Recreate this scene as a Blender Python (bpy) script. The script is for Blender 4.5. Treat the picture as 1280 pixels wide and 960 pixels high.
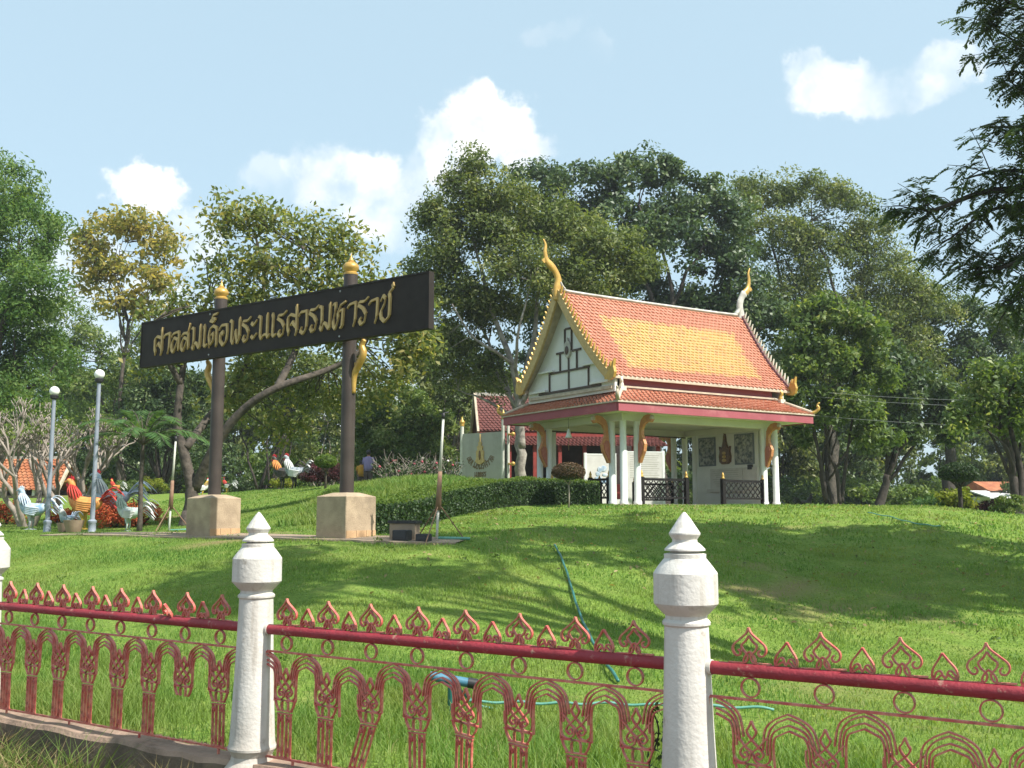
import bpy, math, random
import numpy as np
from mathutils import Vector, Matrix
R = math.radians
random.seed(7)
rng = np.random.default_rng(7)
for o in list(bpy.data.objects):
    bpy.data.objects.remove(o, do_unlink=True)
scene = bpy.context.scene
col = scene.collection

# ------------------------------------------------------------------ camera
F = 1300.0                      # focal length in pixels of a 1280 wide frame
PITCH = math.atan(160.0 / F)
EYE = 1.6
cam_d = bpy.data.cameras.new('camera')
cam = bpy.data.objects.new('camera', cam_d)
col.objects.link(cam)
cam.location = (0, 0, EYE)
cam.rotation_euler = (R(90) + PITCH, 0, 0)
cam_d.sensor_width = 36
cam_d.lens = F / 1280 * 36
cam_d.clip_end = 3000
cam_d.clip_start = 0.1
scene.camera = cam

def at(px, py, Y):
    """a point Y metres ahead on the sight line of a place in the photograph"""
    x = (px - 640) / F
    u = (480 - py) / F
    c, s = math.cos(PITCH), math.sin(PITCH)
    dy = c - u * s
    k = Y / dy
    return Vector((x * k, Y, EYE + (s + u * c) * k))

# ------------------------------------------------------------------ light
SUN_AZ = (0.86, -0.51)          # horizontal direction towards the sun
SUN_EL = 50.0
sd = bpy.data.lights.new('sun', 'SUN')
sd.energy = 4.8
sd.angle = R(0.55)
sd.color = (1.0, 0.955, 0.885)
sun = bpy.data.objects.new('sun', sd)
col.objects.link(sun)
tosun = Vector((SUN_AZ[0] * math.cos(R(SUN_EL)), SUN_AZ[1] * math.cos(R(SUN_EL)), math.sin(R(SUN_EL)))).normalized()
sun.rotation_euler = tosun.to_track_quat('Z', 'Y').to_euler()
sun.location = (30, -20, 40)

world = bpy.data.worlds.new('World')
scene.world = world
world.use_nodes = True
wt = world.node_tree
for n in list(wt.nodes):
    wt.nodes.remove(n)
wo = wt.nodes.new('ShaderNodeOutputWorld')
wb = wt.nodes.new('ShaderNodeBackground')
wb.inputs['Strength'].default_value = 0.105
sky = wt.nodes.new('ShaderNodeTexSky')
sky.sky_type = 'NISHITA'
sky.sun_disc = False
sky.sun_elevation = R(SUN_EL)
sky.sun_rotation = math.atan2(SUN_AZ[0], SUN_AZ[1])
sky.air_density = 1.0
sky.dust_density = 2.2
sky.ozone_density = 1.6
wt.links.new(wb.outputs[0], wo.inputs['Surface'])
# clouds: soft cumulus blobs, broken by noise, in directions of the sky dome
tc = wt.nodes.new('ShaderNodeTexCoord')
def wn(kind, **kw):
    n = wt.nodes.new(kind)
    for k, v in kw.items():
        setattr(n, k, v)
    return n
wnoise = wn('ShaderNodeTexNoise')
wnoise.inputs['Scale'].default_value = 9
wnoise.inputs['Detail'].default_value = 7
wnoise.inputs['Roughness'].default_value = 0.62
wt.links.new(tc.outputs['Generated'], wnoise.inputs['Vector'])
wsub = wn('ShaderNodeVectorMath', operation='SUBTRACT')
wt.links.new(wnoise.outputs['Color'], wsub.inputs[0])
wsub.inputs[1].default_value = (0.5, 0.5, 0.5)
wsc = wn('ShaderNodeVectorMath', operation='SCALE')
wsc.inputs['Scale'].default_value = 0.075
wt.links.new(wsub.outputs[0], wsc.inputs[0])
wadd = wn('ShaderNodeVectorMath', operation='ADD')
wt.links.new(tc.outputs['Generated'], wadd.inputs[0])
wt.links.new(wsc.outputs[0], wadd.inputs[1])
wnf = wn('ShaderNodeTexNoise')
wnf.inputs['Scale'].default_value = 34
wnf.inputs['Detail'].default_value = 6
wnf.inputs['Roughness'].default_value = 0.6
wt.links.new(tc.outputs['Generated'], wnf.inputs['Vector'])
wsf = wn('ShaderNodeVectorMath', operation='SUBTRACT')
wt.links.new(wnf.outputs['Color'], wsf.inputs[0])
wsf.inputs[1].default_value = (0.5, 0.5, 0.5)
wsg = wn('ShaderNodeVectorMath', operation='SCALE')
wsg.inputs['Scale'].default_value = 0.035
wt.links.new(wsf.outputs[0], wsg.inputs[0])
wad2 = wn('ShaderNodeVectorMath', operation='ADD')
wt.links.new(wadd.outputs[0], wad2.inputs[0])
wt.links.new(wsg.outputs[0], wad2.inputs[1])
wadd = wad2
def pixdir(px, py):
    v = at(px, py, 10.0) - Vector((0, 0, EYE))
    return v.normalized()
blobs = []
for px, py, rx, rz, s in ((182, 238, 50, 34, .95), (232, 300, 46, 46, .45), (430, 225, 72, 52, 1.0), (400, 215, 60, 40, .5),
                          (480, 262, 70, 50, .7), (610, 155, 62, 50, 1.1), (655, 180, 44, 34, 1.0), (560, 190, 52, 44, .9),
                          (540, 215, 60, 40, .5), (1040, 108, 66, 34, .62), (1130, 108, 66, 30, .6), (1190, 82, 46, 26, .5), (1010, 90, 40, 24, .5),
                          (1060, 90, 40, 20, .5), (690, 42, 44, 20, .3), (745, 70, 30, 18, .22), (100, 330, 80, 50, .5),
                          (340, 215, 50, 30, .35), (150, 390, 160, 50, .6), (560, 520, 300, 60, .5)):
    blobs.append((pixdir(px, py), rx / F, rz / F, s))
for az, el, r, s in ((70, 20, .12, .9), (110, 24, .15, .8), (160, 18, .14, .9), (200, 30, .12, .8), (250, 22, .15, .9), (300, 26, .12, .8), (310, 17, .1, .9), (40, 26, .08, .7)):
    blobs.append((Vector((math.sin(R(az)) * math.cos(R(el)), math.cos(R(az)) * math.cos(R(el)), math.sin(R(el)))), r, r * .6, s))
acc = None
for d, rx, rz, s in blobs:
    a = wn('ShaderNodeVectorMath', operation='SUBTRACT')
    wt.links.new(wadd.outputs[0], a.inputs[0])
    a.inputs[1].default_value = d
    b = wn('ShaderNodeVectorMath', operation='MULTIPLY')
    wt.links.new(a.outputs[0], b.inputs[0])
    b.inputs[1].default_value = (1 / rx, 1 / rx, 1 / rz)
    l = wn('ShaderNodeVectorMath', operation='LENGTH')
    wt.links.new(b.outputs[0], l.inputs[0])
    m = wn('ShaderNodeMapRange', interpolation_type='SMOOTHSTEP')
    m.inputs['From Min'].default_value = 1.12
    m.inputs['From Max'].default_value = 0.62
    m.inputs['To Min'].default_value = 0
    m.inputs['To Max'].default_value = s
    wt.links.new(l.outputs['Value'], m.inputs['Value'])
    if acc is None:
        acc = m.outputs[0]
    else:
        mx = wn('ShaderNodeMath', operation='MAXIMUM')
        wt.links.new(acc, mx.inputs[0])
        wt.links.new(m.outputs[0], mx.inputs[1])
        acc = mx.outputs[0]
wn2 = wn('ShaderNodeTexNoise')
wn2.inputs['Scale'].default_value = 16
wn2.inputs['Detail'].default_value = 6
wt.links.new(tc.outputs['Generated'], wn2.inputs['Vector'])
wr = wn('ShaderNodeMapRange')
wr.inputs['From Min'].default_value = 0.32
wr.inputs['From Max'].default_value = 0.6
wr.inputs['To Min'].default_value = 0.3
wt.links.new(wn2.outputs['Fac'], wr.inputs['Value'])
wm = wn('ShaderNodeMath', operation='MULTIPLY', use_clamp=True)
wt.links.new(acc, wm.inputs[0])
wt.links.new(wr.outputs[0], wm.inputs[1])
# thin humid haze whitens the whole dome
wh = wn('ShaderNodeMixRGB')
wh.inputs['Fac'].default_value = 0.64
wh.inputs['Color2'].default_value = (4.3, 5.8, 6.5, 1)
wt.links.new(sky.outputs[0], wh.inputs['Color1'])
wmix = wn('ShaderNodeMixRGB')
wcl = wn('ShaderNodeTexNoise')
wcl.inputs['Scale'].default_value = 22
wcl.inputs['Detail'].default_value = 7
wt.links.new(wadd.outputs[0], wcl.inputs['Vector'])
wcr = wn('ShaderNodeValToRGB')
wcr.color_ramp.elements[0].position = .36
wcr.color_ramp.elements[0].color = (5.6, 6.1, 6.5, 1)
wcr.color_ramp.elements[1].position = .58
wcr.color_ramp.elements[1].color = (7.7, 7.75, 7.7, 1)
wt.links.new(wcl.outputs['Fac'], wcr.inputs['Fac'])
wt.links.new(wcr.outputs['Color'], wmix.inputs['Color2'])
wms = wn('ShaderNodeMapRange', interpolation_type='SMOOTHSTEP')
wms.inputs['From Min'].default_value = 0.03
wms.inputs['From Max'].default_value = 0.88
wt.links.new(wm.outputs[0], wms.inputs['Value'])
wt.links.new(wms.outputs[0], wmix.inputs['Fac'])
wt.links.new(wh.outputs[0], wmix.inputs['Color1'])
wt.links.new(wmix.outputs[0], wb.inputs['Color'])

scene.view_settings.view_transform = 'Standard'
scene.view_settings.look = 'None'
scene.view_settings.exposure = 0.7
scene.view_settings.gamma = 1.0
scene.view_settings.use_curve_mapping = False
scene.render.resolution_x = 1024
scene.render.resolution_y = 768

# ------------------------------------------------------------------ helpers
class MB:
    """collects shapes; build() links them as one mesh object"""
    def __init__(self):
        self.v = []
        self.f = []
    def add(self, vs, fs):
        b = len(self.v)
        self.v.extend([tuple(p) for p in vs])
        self.f.extend([tuple(b + i for i in f) for f in fs])
    def box(self, x0, x1, y0, y1, z0, z1):
        self.add([(x0, y0, z0), (x1, y0, z0), (x1, y1, z0), (x0, y1, z0), (x0, y0, z1), (x1, y0, z1), (x1, y1, z1), (x0, y1, z1)],
                 [(3, 2, 1, 0), (4, 5, 6, 7), (0, 1, 5, 4), (1, 2, 6, 5), (2, 3, 7, 6), (3, 0, 4, 7)])
    def bar(self, a, b, w, h):
        """rectangular bar from a to b, w across, h tall"""
        a, b = Vector(a), Vector(b)
        d = (b - a).normalized()
        up = Vector((0, 0, 1)) if abs(d.z) < .95 else Vector((0, 1, 0))
        s = d.cross(up).normalized()
        u = s.cross(d)
        vs = []
        for p in (a, b):
            for q in ((-1, -1), (1, -1), (1, 1), (-1, 1)):
                vs.append(p + s * q[0] * w / 2 + u * q[1] * h / 2)
        self.add(vs, [(3, 2, 1, 0), (4, 5, 6, 7), (0, 1, 5, 4), (1, 2, 6, 5), (2, 3, 7, 6), (3, 0, 4, 7)])
    def tube(self, pts, rad, n=8, caps=True, flat=None):
        pts = [Vector(p) for p in pts]
        if not hasattr(rad, '__len__'):
            rad = [rad] * len(pts)
        vs = []
        ref = None
        for i, p in enumerate(pts):
            d = (pts[min(i + 1, len(pts) - 1)] - pts[max(i - 1, 0)])
            d = d.normalized() if d.length > 1e-9 else Vector((0, 0, 1))
            if ref is None:
                ref = Vector((0, 1, 0)) if abs(d.y) < .9 else Vector((1, 0, 0))
            s = ref - d * ref.dot(d)
            s = s.normalized()
            ref = s
            t = d.cross(s)
            r = rad[i]
            r1, r2 = r if hasattr(r, '__len__') else (r, r)
            for k in range(n):
                an = 2 * math.pi * k / n
                vs.append(p + s * math.cos(an) * r1 + t * math.sin(an) * r2)
        fs = []
        m = len(pts)
        for i in range(m - 1):
            for k in range(n):
                k2 = (k + 1) % n
                fs.append((i * n + k, i * n + k2, (i + 1) * n + k2, (i + 1) * n + k))
        if caps:
            fs.append(tuple(range(n - 1, -1, -1)))
            fs.append(tuple((m - 1) * n + k for k in range(n)))
        self.add(vs, fs)
    def lathe(self, prof, n=24, c=(0, 0, 0)):
        vs = []
        for r, z in prof:
            for k in range(n):
                an = 2 * math.pi * k / n
                vs.append((c[0] + r * math.cos(an), c[1] + r * math.sin(an), c[2] + z))
        fs = []
        for i in range(len(prof) - 1):
            for k in range(n):
                k2 = (k + 1) % n
                fs.append((i * n + k, i * n + k2, (i + 1) * n + k2, (i + 1) * n + k))
        fs.append(tuple(range(n - 1, -1, -1)))
        fs.append(tuple((len(prof) - 1) * n + k for k in range(n)))
        self.add(vs, fs)
    def prism(self, poly, fn, t):
        """polygon (a,b) swept over depth -t/2..t/2; fn(a,b,d) gives the point"""
        n = len(poly)
        vs = [fn(a, b, -t / 2) for a, b in poly] + [fn(a, b, t / 2) for a, b in poly]
        fs = [tuple(range(n)), tuple(range(2 * n - 1, n - 1, -1))]
        for i in range(n):
            j = (i + 1) % n
            fs.append((j, i, n + i, n + j))
        self.add(vs, fs)
    def ellipsoid(self, c, r, n=12, m=8):
        prof = []
        vs = []
        for i in range(1, m):
            th = math.pi * i / m
            for k in range(n):
                an = 2 * math.pi * k / n
                vs.append((c[0] + r[0] * math.sin(th) * math.cos(an), c[1] + r[1] * math.sin(th) * math.sin(an), c[2] - r[2] * math.cos(th)))
        fs = []
        for i in range(m - 2):
            for k in range(n):
                k2 = (k + 1) % n
                fs.append((i * n + k, i * n + k2, (i + 1) * n + k2, (i + 1) * n + k))
        b = len(vs)
        vs.append((c[0], c[1], c[2] - r[2]))
        vs.append((c[0], c[1], c[2] + r[2]))
        for k in range(n):
            k2 = (k + 1) % n
            fs.append((b, k2, k))
            fs.append((b + 1, (m - 2) * n + k, (m - 2) * n + k2))
        self.add(vs, fs)
    def ribbon(self, pts, t, depth, y0=0.0):
        """flat iron bar following (x,z) points, t thick, depth deep in y"""
        P = [Vector((p[0], p[1])) for p in pts]
        n = len(P)
        vs = []
        for i in range(n):
            d = P[min(i + 1, n - 1)] - P[max(i - 1, 0)]
            if d.length < 1e-9:
                d = Vector((1, 0))
            d.normalize()
            nn = Vector((-d.y, d.x)) * t / 2
            for (q, yy) in ((P[i] + nn, y0 - depth / 2), (P[i] - nn, y0 - depth / 2), (P[i] - nn, y0 + depth / 2), (P[i] + nn, y0 + depth / 2)):
                vs.append((q.x, yy, q.y))
        fs = [(0, 1, 2, 3), tuple((n - 1) * 4 + k for k in (3, 2, 1, 0))]
        for i in range(n - 1):
            for k in range(4):
                k2 = (k + 1) % 4
                fs.append((i * 4 + k2, i * 4 + k, (i + 1) * 4 + k, (i + 1) * 4 + k2))
        self.add(vs, fs)
    def mesh(self, name, mat, smooth=False):
        me = bpy.data.meshes.new(name)
        me.from_pydata(self.v, [], self.f)
        if mat:
            me.materials.append(mat)
        if smooth:
            me.polygons.foreach_set('use_smooth', [True] * len(me.polygons))
            if smooth != 'all':
                me.set_sharp_from_angle(angle=R(smooth if smooth is not True else 38))
        me.update()
        return me
    def build(self, name, mat, parent=None, smooth=False, loc=None):
        return link(name, self.mesh(name, mat, smooth), parent, loc)

def link(name, me, parent=None, loc=None, rz=0):
    o = bpy.data.objects.new(name, me)
    col.objects.link(o)
    if parent:
        o.parent = parent
    if loc is not None:
        o.location = loc
    if rz:
        o.rotation_euler = (0, 0, rz)
    return o

def tag(o, label, cat, group=None):
    o['label'] = label
    o['category'] = cat
    if group:
        o['group'] = group
    return o

def thing(name, label, cat, loc=(0, 0, 0), rz=0, group=None):
    o = link(name, None, None, loc, rz)
    o.empty_display_size = 0.2
    return tag(o, label, cat, group)

def copy_tree(o, parent=None):
    c = o.copy()
    col.objects.link(c)
    c.parent = parent
    for ch in list(o.children):
        copy_tree(ch, c)
    return c

def smooth_pts(pts, k=5):
    """Catmull-Rom through the points"""
    P = [Vector(p) for p in pts]
    out = []
    n = len(P)
    for i in range(n - 1):
        p0, p1, p2, p3 = P[max(i - 1, 0)], P[i], P[i + 1], P[min(i + 2, n - 1)]
        for j in range(k):
            t = j / k
            out.append(0.5 * ((2 * p1) + (p2 - p0) * t + (2 * p0 - 5 * p1 + 4 * p2 - p3) * t * t + (3 * p1 - p0 - 3 * p2 + p3) * t ** 3))
    out.append(P[-1])
    return out

# ------------------------------------------------------------------ materials
def mat(name, c1, c2=None, scale=4.0, rough=0.7, bump=0.0, bscale=None, metal=0.0, spec=0.4, detail=5.0, lo=.35, hi=.65, c3=None, c3scale=1.5, c3lo=.5, c3hi=.75, coat=0.0, emit=0):
    m = bpy.data.materials.new(name)
    m.use_nodes = True
    nt = m.node_tree
    b = nt.nodes['Principled BSDF']
    b.inputs['Roughness'].default_value = rough
    b.inputs['Metallic'].default_value = metal
    b.inputs['Specular IOR Level'].default_value = spec
    b.inputs['Coat Weight'].default_value = coat
    tcn = nt.nodes.new('ShaderNodeTexCoord')
    outc = None
    if c2 is None:
        b.inputs['Base Color'].default_value = (*c1, 1)
    else:
        n = nt.nodes.new('ShaderNodeTexNoise')
        n.inputs['Scale'].default_value = scale
        n.inputs['Detail'].default_value = detail
        nt.links.new(tcn.outputs['Object'], n.inputs['Vector'])
        r = nt.nodes.new('ShaderNodeValToRGB')
        r.color_ramp.elements[0].position = lo
        r.color_ramp.elements[0].color = (*c1, 1)
        r.color_ramp.elements[1].position = hi
        r.color_ramp.elements[1].color = (*c2, 1)
        nt.links.new(n.outputs['Fac'], r.inputs['Fac'])
        outc = r.outputs['Color']
        if c3 is not None:
            n3 = nt.nodes.new('ShaderNodeTexNoise')
            n3.inputs['Scale'].default_value = c3scale
            n3.inputs['Detail'].default_value = 8
            n3.inputs['Roughness'].default_value = .65
            nt.links.new(tcn.outputs['Object'], n3.inputs['Vector'])
            mr = nt.nodes.new('ShaderNodeMapRange')
            mr.inputs['From Min'].default_value = c3lo
            mr.inputs['From Max'].default_value = c3hi
            nt.links.new(n3.outputs['Fac'], mr.inputs['Value'])
            mx = nt.nodes.new('ShaderNodeMixRGB')
            mx.inputs['Color2'].default_value = (*c3, 1)
            nt.links.new(mr.outputs[0], mx.inputs['Fac'])
            nt.links.new(outc, mx.inputs['Color1'])
            outc = mx.outputs[0]
        nt.links.new(outc, b.inputs['Base Color'])
    if bump:
        n2 = nt.nodes.new('ShaderNodeTexNoise')
        n2.inputs['Scale'].default_value = bscale or scale * 5
        n2.inputs['Detail'].default_value = 6
        nt.links.new(tcn.outputs['Object'], n2.inputs['Vector'])
        bp = nt.nodes.new('ShaderNodeBump')
        bp.inputs['Strength'].default_value = bump
        bp.inputs['Distance'].default_value = 0.02
        nt.links.new(n2.outputs['Fac'], bp.inputs['Height'])
        nt.links.new(bp.outputs[0], b.inputs['Normal'])
    return m

def leafmat(name, stops, trans=0.35, rough=0.45, spec=0.35, patch=None):
    """leaf colour from the per-leaf attribute var, part of the light passes through"""
    m = bpy.data.materials.new(name)
    m.use_nodes = True
    nt = m.node_tree
    b = nt.nodes['Principled BSDF']
    o = nt.nodes['Material Output']
    a = nt.nodes.new('ShaderNodeAttribute')
    a.attribute_name = 'var'
    r = nt.nodes.new('ShaderNodeValToRGB')
    els = r.color_ramp.elements
    while len(els) < len(stops):
        els.new(.5)
    for e, (p, c) in zip(els, stops):
        e.position = p
        e.color = (*c, 1)
    nt.links.new(a.outputs['Fac'], r.inputs['Fac'])
    outc = r.outputs['Color']
    if patch:
        tcn = nt.nodes.new('ShaderNodeNewGeometry')
        n3 = nt.nodes.new('ShaderNodeTexNoise')
        n3.inputs['Scale'].default_value = patch[1]
        n3.inputs['Detail'].default_value = 5
        nt.links.new(tcn.outputs['Position'], n3.inputs['Vector'])
        mr = nt.nodes.new('ShaderNodeMapRange')
        mr.inputs['From Min'].default_value = .42
        mr.inputs['From Max'].default_value = .68
        nt.links.new(n3.outputs['Fac'], mr.inputs['Value'])
        mx = nt.nodes.new('ShaderNodeMixRGB')
        mx.inputs['Color2'].default_value = (*patch[0], 1)
        nt.links.new(mr.outputs[0], mx.inputs['Fac'])
        nt.links.new(outc, mx.inputs['Color1'])
        outc = mx.outputs[0]
    b.inputs['Roughness'].default_value = rough
    b.inputs['Specular IOR Level'].default_value = spec
    nt.links.new(outc, b.inputs['Base Color'])
    t = nt.nodes.new('ShaderNodeBsdfTranslucent')
    g = nt.nodes.new('ShaderNodeMixRGB')
    g.blend_type = 'MULTIPLY'
    g.inputs['Fac'].default_value = 1
    g.inputs['Color2'].default_value = (1.5, 1.45, .6, 1)
    nt.links.new(outc, g.inputs['Color1'])
    nt.links.new(g.outputs[0], t.inputs['Color'])
    mx = nt.nodes.new('ShaderNodeMixShader')
    mx.inputs['Fac'].default_value = trans
    nt.links.new(b.outputs[0], mx.inputs[1])
    nt.links.new(t.outputs[0], mx.inputs[2])
    nt.links.new(mx.outputs[0], o.inputs['Surface'])
    return m

M = {}
M['post_white'] = mat('post_white', (.57, .54, .475), (.49, .46, .40), 5, .8, .16, 45, c3=(.36, .31, .23), c3scale=4.4, c3lo=.55, c3hi=.8)
M['rail_red'] = mat('rail_red', (.30, .032, .045), (.24, .028, .036), 7, .55, .3, 45, c3=(.38, .2, .15), c3scale=17, c3lo=.6, c3hi=.68)
M['iron'] = mat('iron', (.50, .09, .075), (.60, .21, .15), 16, .42, .2, 90, lo=.4, hi=.6, spec=.55, c3=(.20, .085, .05), c3scale=30, c3lo=.52, c3hi=.7)
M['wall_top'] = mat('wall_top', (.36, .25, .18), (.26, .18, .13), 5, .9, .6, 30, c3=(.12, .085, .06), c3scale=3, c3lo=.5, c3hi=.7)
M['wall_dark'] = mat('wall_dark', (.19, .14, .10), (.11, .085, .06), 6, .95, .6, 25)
M['soil'] = mat('soil', (.16, .10, .065), (.09, .055, .04), 5, .95, .8, 20)
M['sign_dark'] = mat('sign_dark', (.026, .021, .018), (.034, .028, .024), 5, .7, .1, 60, spec=.2)
M['col_brown'] = mat('col_brown', (.042, .031, .025), (.062, .047, .038), 3, .5, .1, 50)
M['gold'] = mat('gold', (.58, .37, .09), (.46, .27, .06), 8, .38, .12, 60, metal=.25, spec=.5)
M['gold_dull'] = mat('gold_dull', (.56, .40, .17), (.46, .31, .12), 12, .55, .1, 60)
M['plinth'] = mat('plinth', (.43, .33, .22), (.33, .25, .165), 5, .9, .4, 40, c3=(.22, .17, .115), c3scale=2.2, c3lo=.5, c3hi=.75)
M['plinth_tile'] = mat('plinth_tile', (.52, .34, .18), (.44, .28, .15), 6, .8, .3, 40)
M['concrete'] = mat('concrete', (.33, .25, .175), (.25, .19, .135), 2.5, .9, .4, 30)
M['white_wall'] = mat('white_wall', (.74, .74, .71), (.68, .68, .64), 1.6, .8, .06, 30, c3=(.5, .49, .44), c3scale=1.1, c3lo=.6, c3hi=.85)
M['white_col'] = mat('white_col', (.78, .79, .77), (.7, .71, .68), 2, .7, .05, 40)
M['ceil'] = mat('ceil', (.7, .69, .63), (.64, .63, .57), 2, .8)
M['pink'] = mat('pink', (.36, .085, .105), (.31, .075, .09), 1.8, .65, .05, 30, c3=(.5, .2, .2), c3scale=1.2, c3lo=.55, c3hi=.85)
M['brown_trim'] = mat('brown_trim', (.10, .07, .055), (.07, .05, .04), 6, .7)
M['cream_trim'] = mat('cream_trim', (.55, .47, .36), (.42, .35, .26), 5, .8, .2, 40)
M['tile_orange'] = mat('tile_orange', (.46, .165, .095), (.55, .25, .165), 9, .38, .1, 50, spec=.5, c3=(.36, .1, .06), c3scale=3, c3lo=.55, c3hi=.8)
M['tile_yellow'] = mat('tile_yellow', (.56, .35, .11), (.64, .43, .18), 9, .34, .1, 50, spec=.5, c3=(.52, .27, .10), c3scale=2.2, c3lo=.5, c3hi=.75)
M['tile_amber'] = mat('tile_amber', (.53, .27, .12), (.58, .36, .17), 9, .38, .1, 50, spec=.5)
M['tile_maroon'] = mat('tile_maroon', (.11, .036, .03), (.17, .06, .05), 9, .55, .1, 50)
M['ridge'] = mat('ridge', (.56, .54, .48), (.36, .34, .3), 4, .85, .3, 30)
M['mosaic'] = mat('mosaic', (.16, .06, .08), (.24, .12, .14), 14, .5, .2, 60)
M['mosaic_white'] = mat('mosaic_white', (.7, .66, .58), (.55, .48, .36), 12, .4)
M['bracket'] = mat('bracket', (.55, .27, .10), (.48, .18, .09), 10, .5, .3, 40)
M['bracket_red'] = mat('bracket_red', (.46, .17, .12), (.4, .13, .09), 9, .6)
M['lattice'] = mat('lattice', (.010, .009, .009), (.016, .014, .013), 9, .7, spec=.2)
M['relief'] = mat('relief', (.10, .12, .14), (.42, .42, .40), 9, .7, .5, 14, lo=.38, hi=.62)
M['relief_frame'] = mat('relief_frame', (.13, .15, .18), (.2, .22, .25), 8, .6)
M['ornament'] = mat('ornament', (.09, .045, .025), (.2, .11, .05), 14, .45, .3, 40)
M['slab'] = mat('slab', (.62, .6, .57), (.55, .53, .5), 5, .6)
M['lamp_pole'] = mat('lamp_pole', (.27, .30, .35), (.22, .25, .30), 4, .45)
M['lamp_globe'] = mat('lamp_globe', (.82, .82, .80), None, rough=.25)
M['black'] = mat('black', (.018, .018, .02), (.03, .03, .03), 9, .5)
M['hose'] = mat('hose', (.02, .13, .11), (.04, .19, .16), 6, .4)
M['hose_pale'] = mat('hose_pale', (.09, .27, .21), (.14, .34, .27), 6, .45)
M['pipe_blue'] = mat('pipe_blue', (.05, .15, .22), (.07, .2, .28), 8, .4)
M['pipe_white'] = mat('pipe_white', (.6, .6, .52), (.48, .47, .4), 7, .6)
M['rust'] = mat('rust', (.26, .16, .10), (.2, .11, .07), 12, .8)
M['steel'] = mat('steel', (.42, .44, .45), (.32, .33, .33), 9, .45, metal=.5)
M['bark_grey'] = mat('bark_grey', (.115, .095, .075), (.05, .042, .035), 7, .9, .9, 12)
M['bark_pale'] = mat('bark_pale', (.36, .33, .28), (.17, .15, .13), 5, .9, .7, 14)
M['bark_dark'] = mat('bark_dark', (.065, .052, .043), (.035, .03, .026), 7, .9, .9, 12)
M['twig_pale'] = mat('twig_pale', (.36, .31, .26), (.24, .2, .17), 6, .85)
M['red_paint'] = mat('red_paint', (.3, .045, .035), (.22, .035, .03), 4, .6)
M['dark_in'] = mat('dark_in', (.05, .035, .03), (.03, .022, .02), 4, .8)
M['board_grey'] = mat('board_grey', (.40, .39, .34), (.35, .34, .29), 2.5, .8, .1, 40, c3=(.3, .29, .25), c3scale=1.4)
M['roof_rust'] = mat('roof_rust', (.42, .15, .06), (.3, .1, .05), 3, .75, .3, 30, c3=(.5, .24, .12), c3scale=2)
M['clay'] = mat('clay', (.33, .24, .17), (.24, .17, .12), 5, .85)
M['wire'] = mat('wire', (.30, .31, .30), None, rough=.5)

# the posts: old white paint with rain streaks, chips and earth splashed round the foot
def post_material():
    m = mat('post_paint', (.62, .60, .55), (.53, .51, .46), 5, .8, .22, 45, c3=(.30, .26, .2), c3scale=9, c3lo=.62, c3hi=.74)
    nt = m.node_tree
    b = nt.nodes['Principled BSDF']
    src = b.inputs['Base Color'].links[0].from_socket
    t = nt.nodes.new('ShaderNodeTexCoord')
    mp = nt.nodes.new('ShaderNodeMapping')
    mp.inputs['Scale'].default_value = (14, 14, 1.1)
    nt.links.new(t.outputs['Object'], mp.inputs['Vector'])
    n = nt.nodes.new('ShaderNodeTexNoise')          # streaks
    n.inputs['Scale'].default_value = 1.6
    n.inputs['Detail'].default_value = 6
    nt.links.new(mp.outputs[0], n.inputs['Vector'])
    r = nt.nodes.new('ShaderNodeMapRange')
    r.inputs['From Min'].default_value = .52
    r.inputs['From Max'].default_value = .78
    r.inputs['To Max'].default_value = .8
    nt.links.new(n.outputs['Fac'], r.inputs['Value'])
    x = nt.nodes.new('ShaderNodeMixRGB')
    x.inputs['Color2'].default_value = (.33, .29, .235, 1)
    nt.links.new(r.outputs[0], x.inputs['Fac'])
    nt.links.new(src, x.inputs['Color1'])
    # splashed earth, thinning upwards
    sx = nt.nodes.new('ShaderNodeSeparateXYZ')
    nt.links.new(t.outputs['Object'], sx.inputs[0])
    r2 = nt.nodes.new('ShaderNodeMapRange')
    r2.inputs['From Min'].default_value = .42
    r2.inputs['From Max'].default_value = -.02
    nt.links.new(sx.outputs['Z'], r2.inputs['Value'])
    n2 = nt.nodes.new('ShaderNodeTexNoise')
    n2.inputs['Scale'].default_value = 13
    n2.inputs['Detail'].default_value = 7
    nt.links.new(t.outputs['Object'], n2.inputs['Vector'])
    mu = nt.nodes.new('ShaderNodeMath')
    mu.operation = 'MULTIPLY'
    mu.use_clamp = True
    nt.links.new(r2.outputs[0], mu.inputs[0])
    nt.links.new(n2.outputs['Fac'], mu.inputs[1])
    y = nt.nodes.new('ShaderNodeMixRGB')
    y.inputs['Color2'].default_value = (.26, .17, .10, 1)
    nt.links.new(mu.outputs[0], y.inputs['Fac'])
    nt.links.new(x.outputs[0], y.inputs['Color1'])
    nt.links.new(y.outputs[0], b.inputs['Base Color'])
    return m
M['post_paint'] = post_material()

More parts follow.
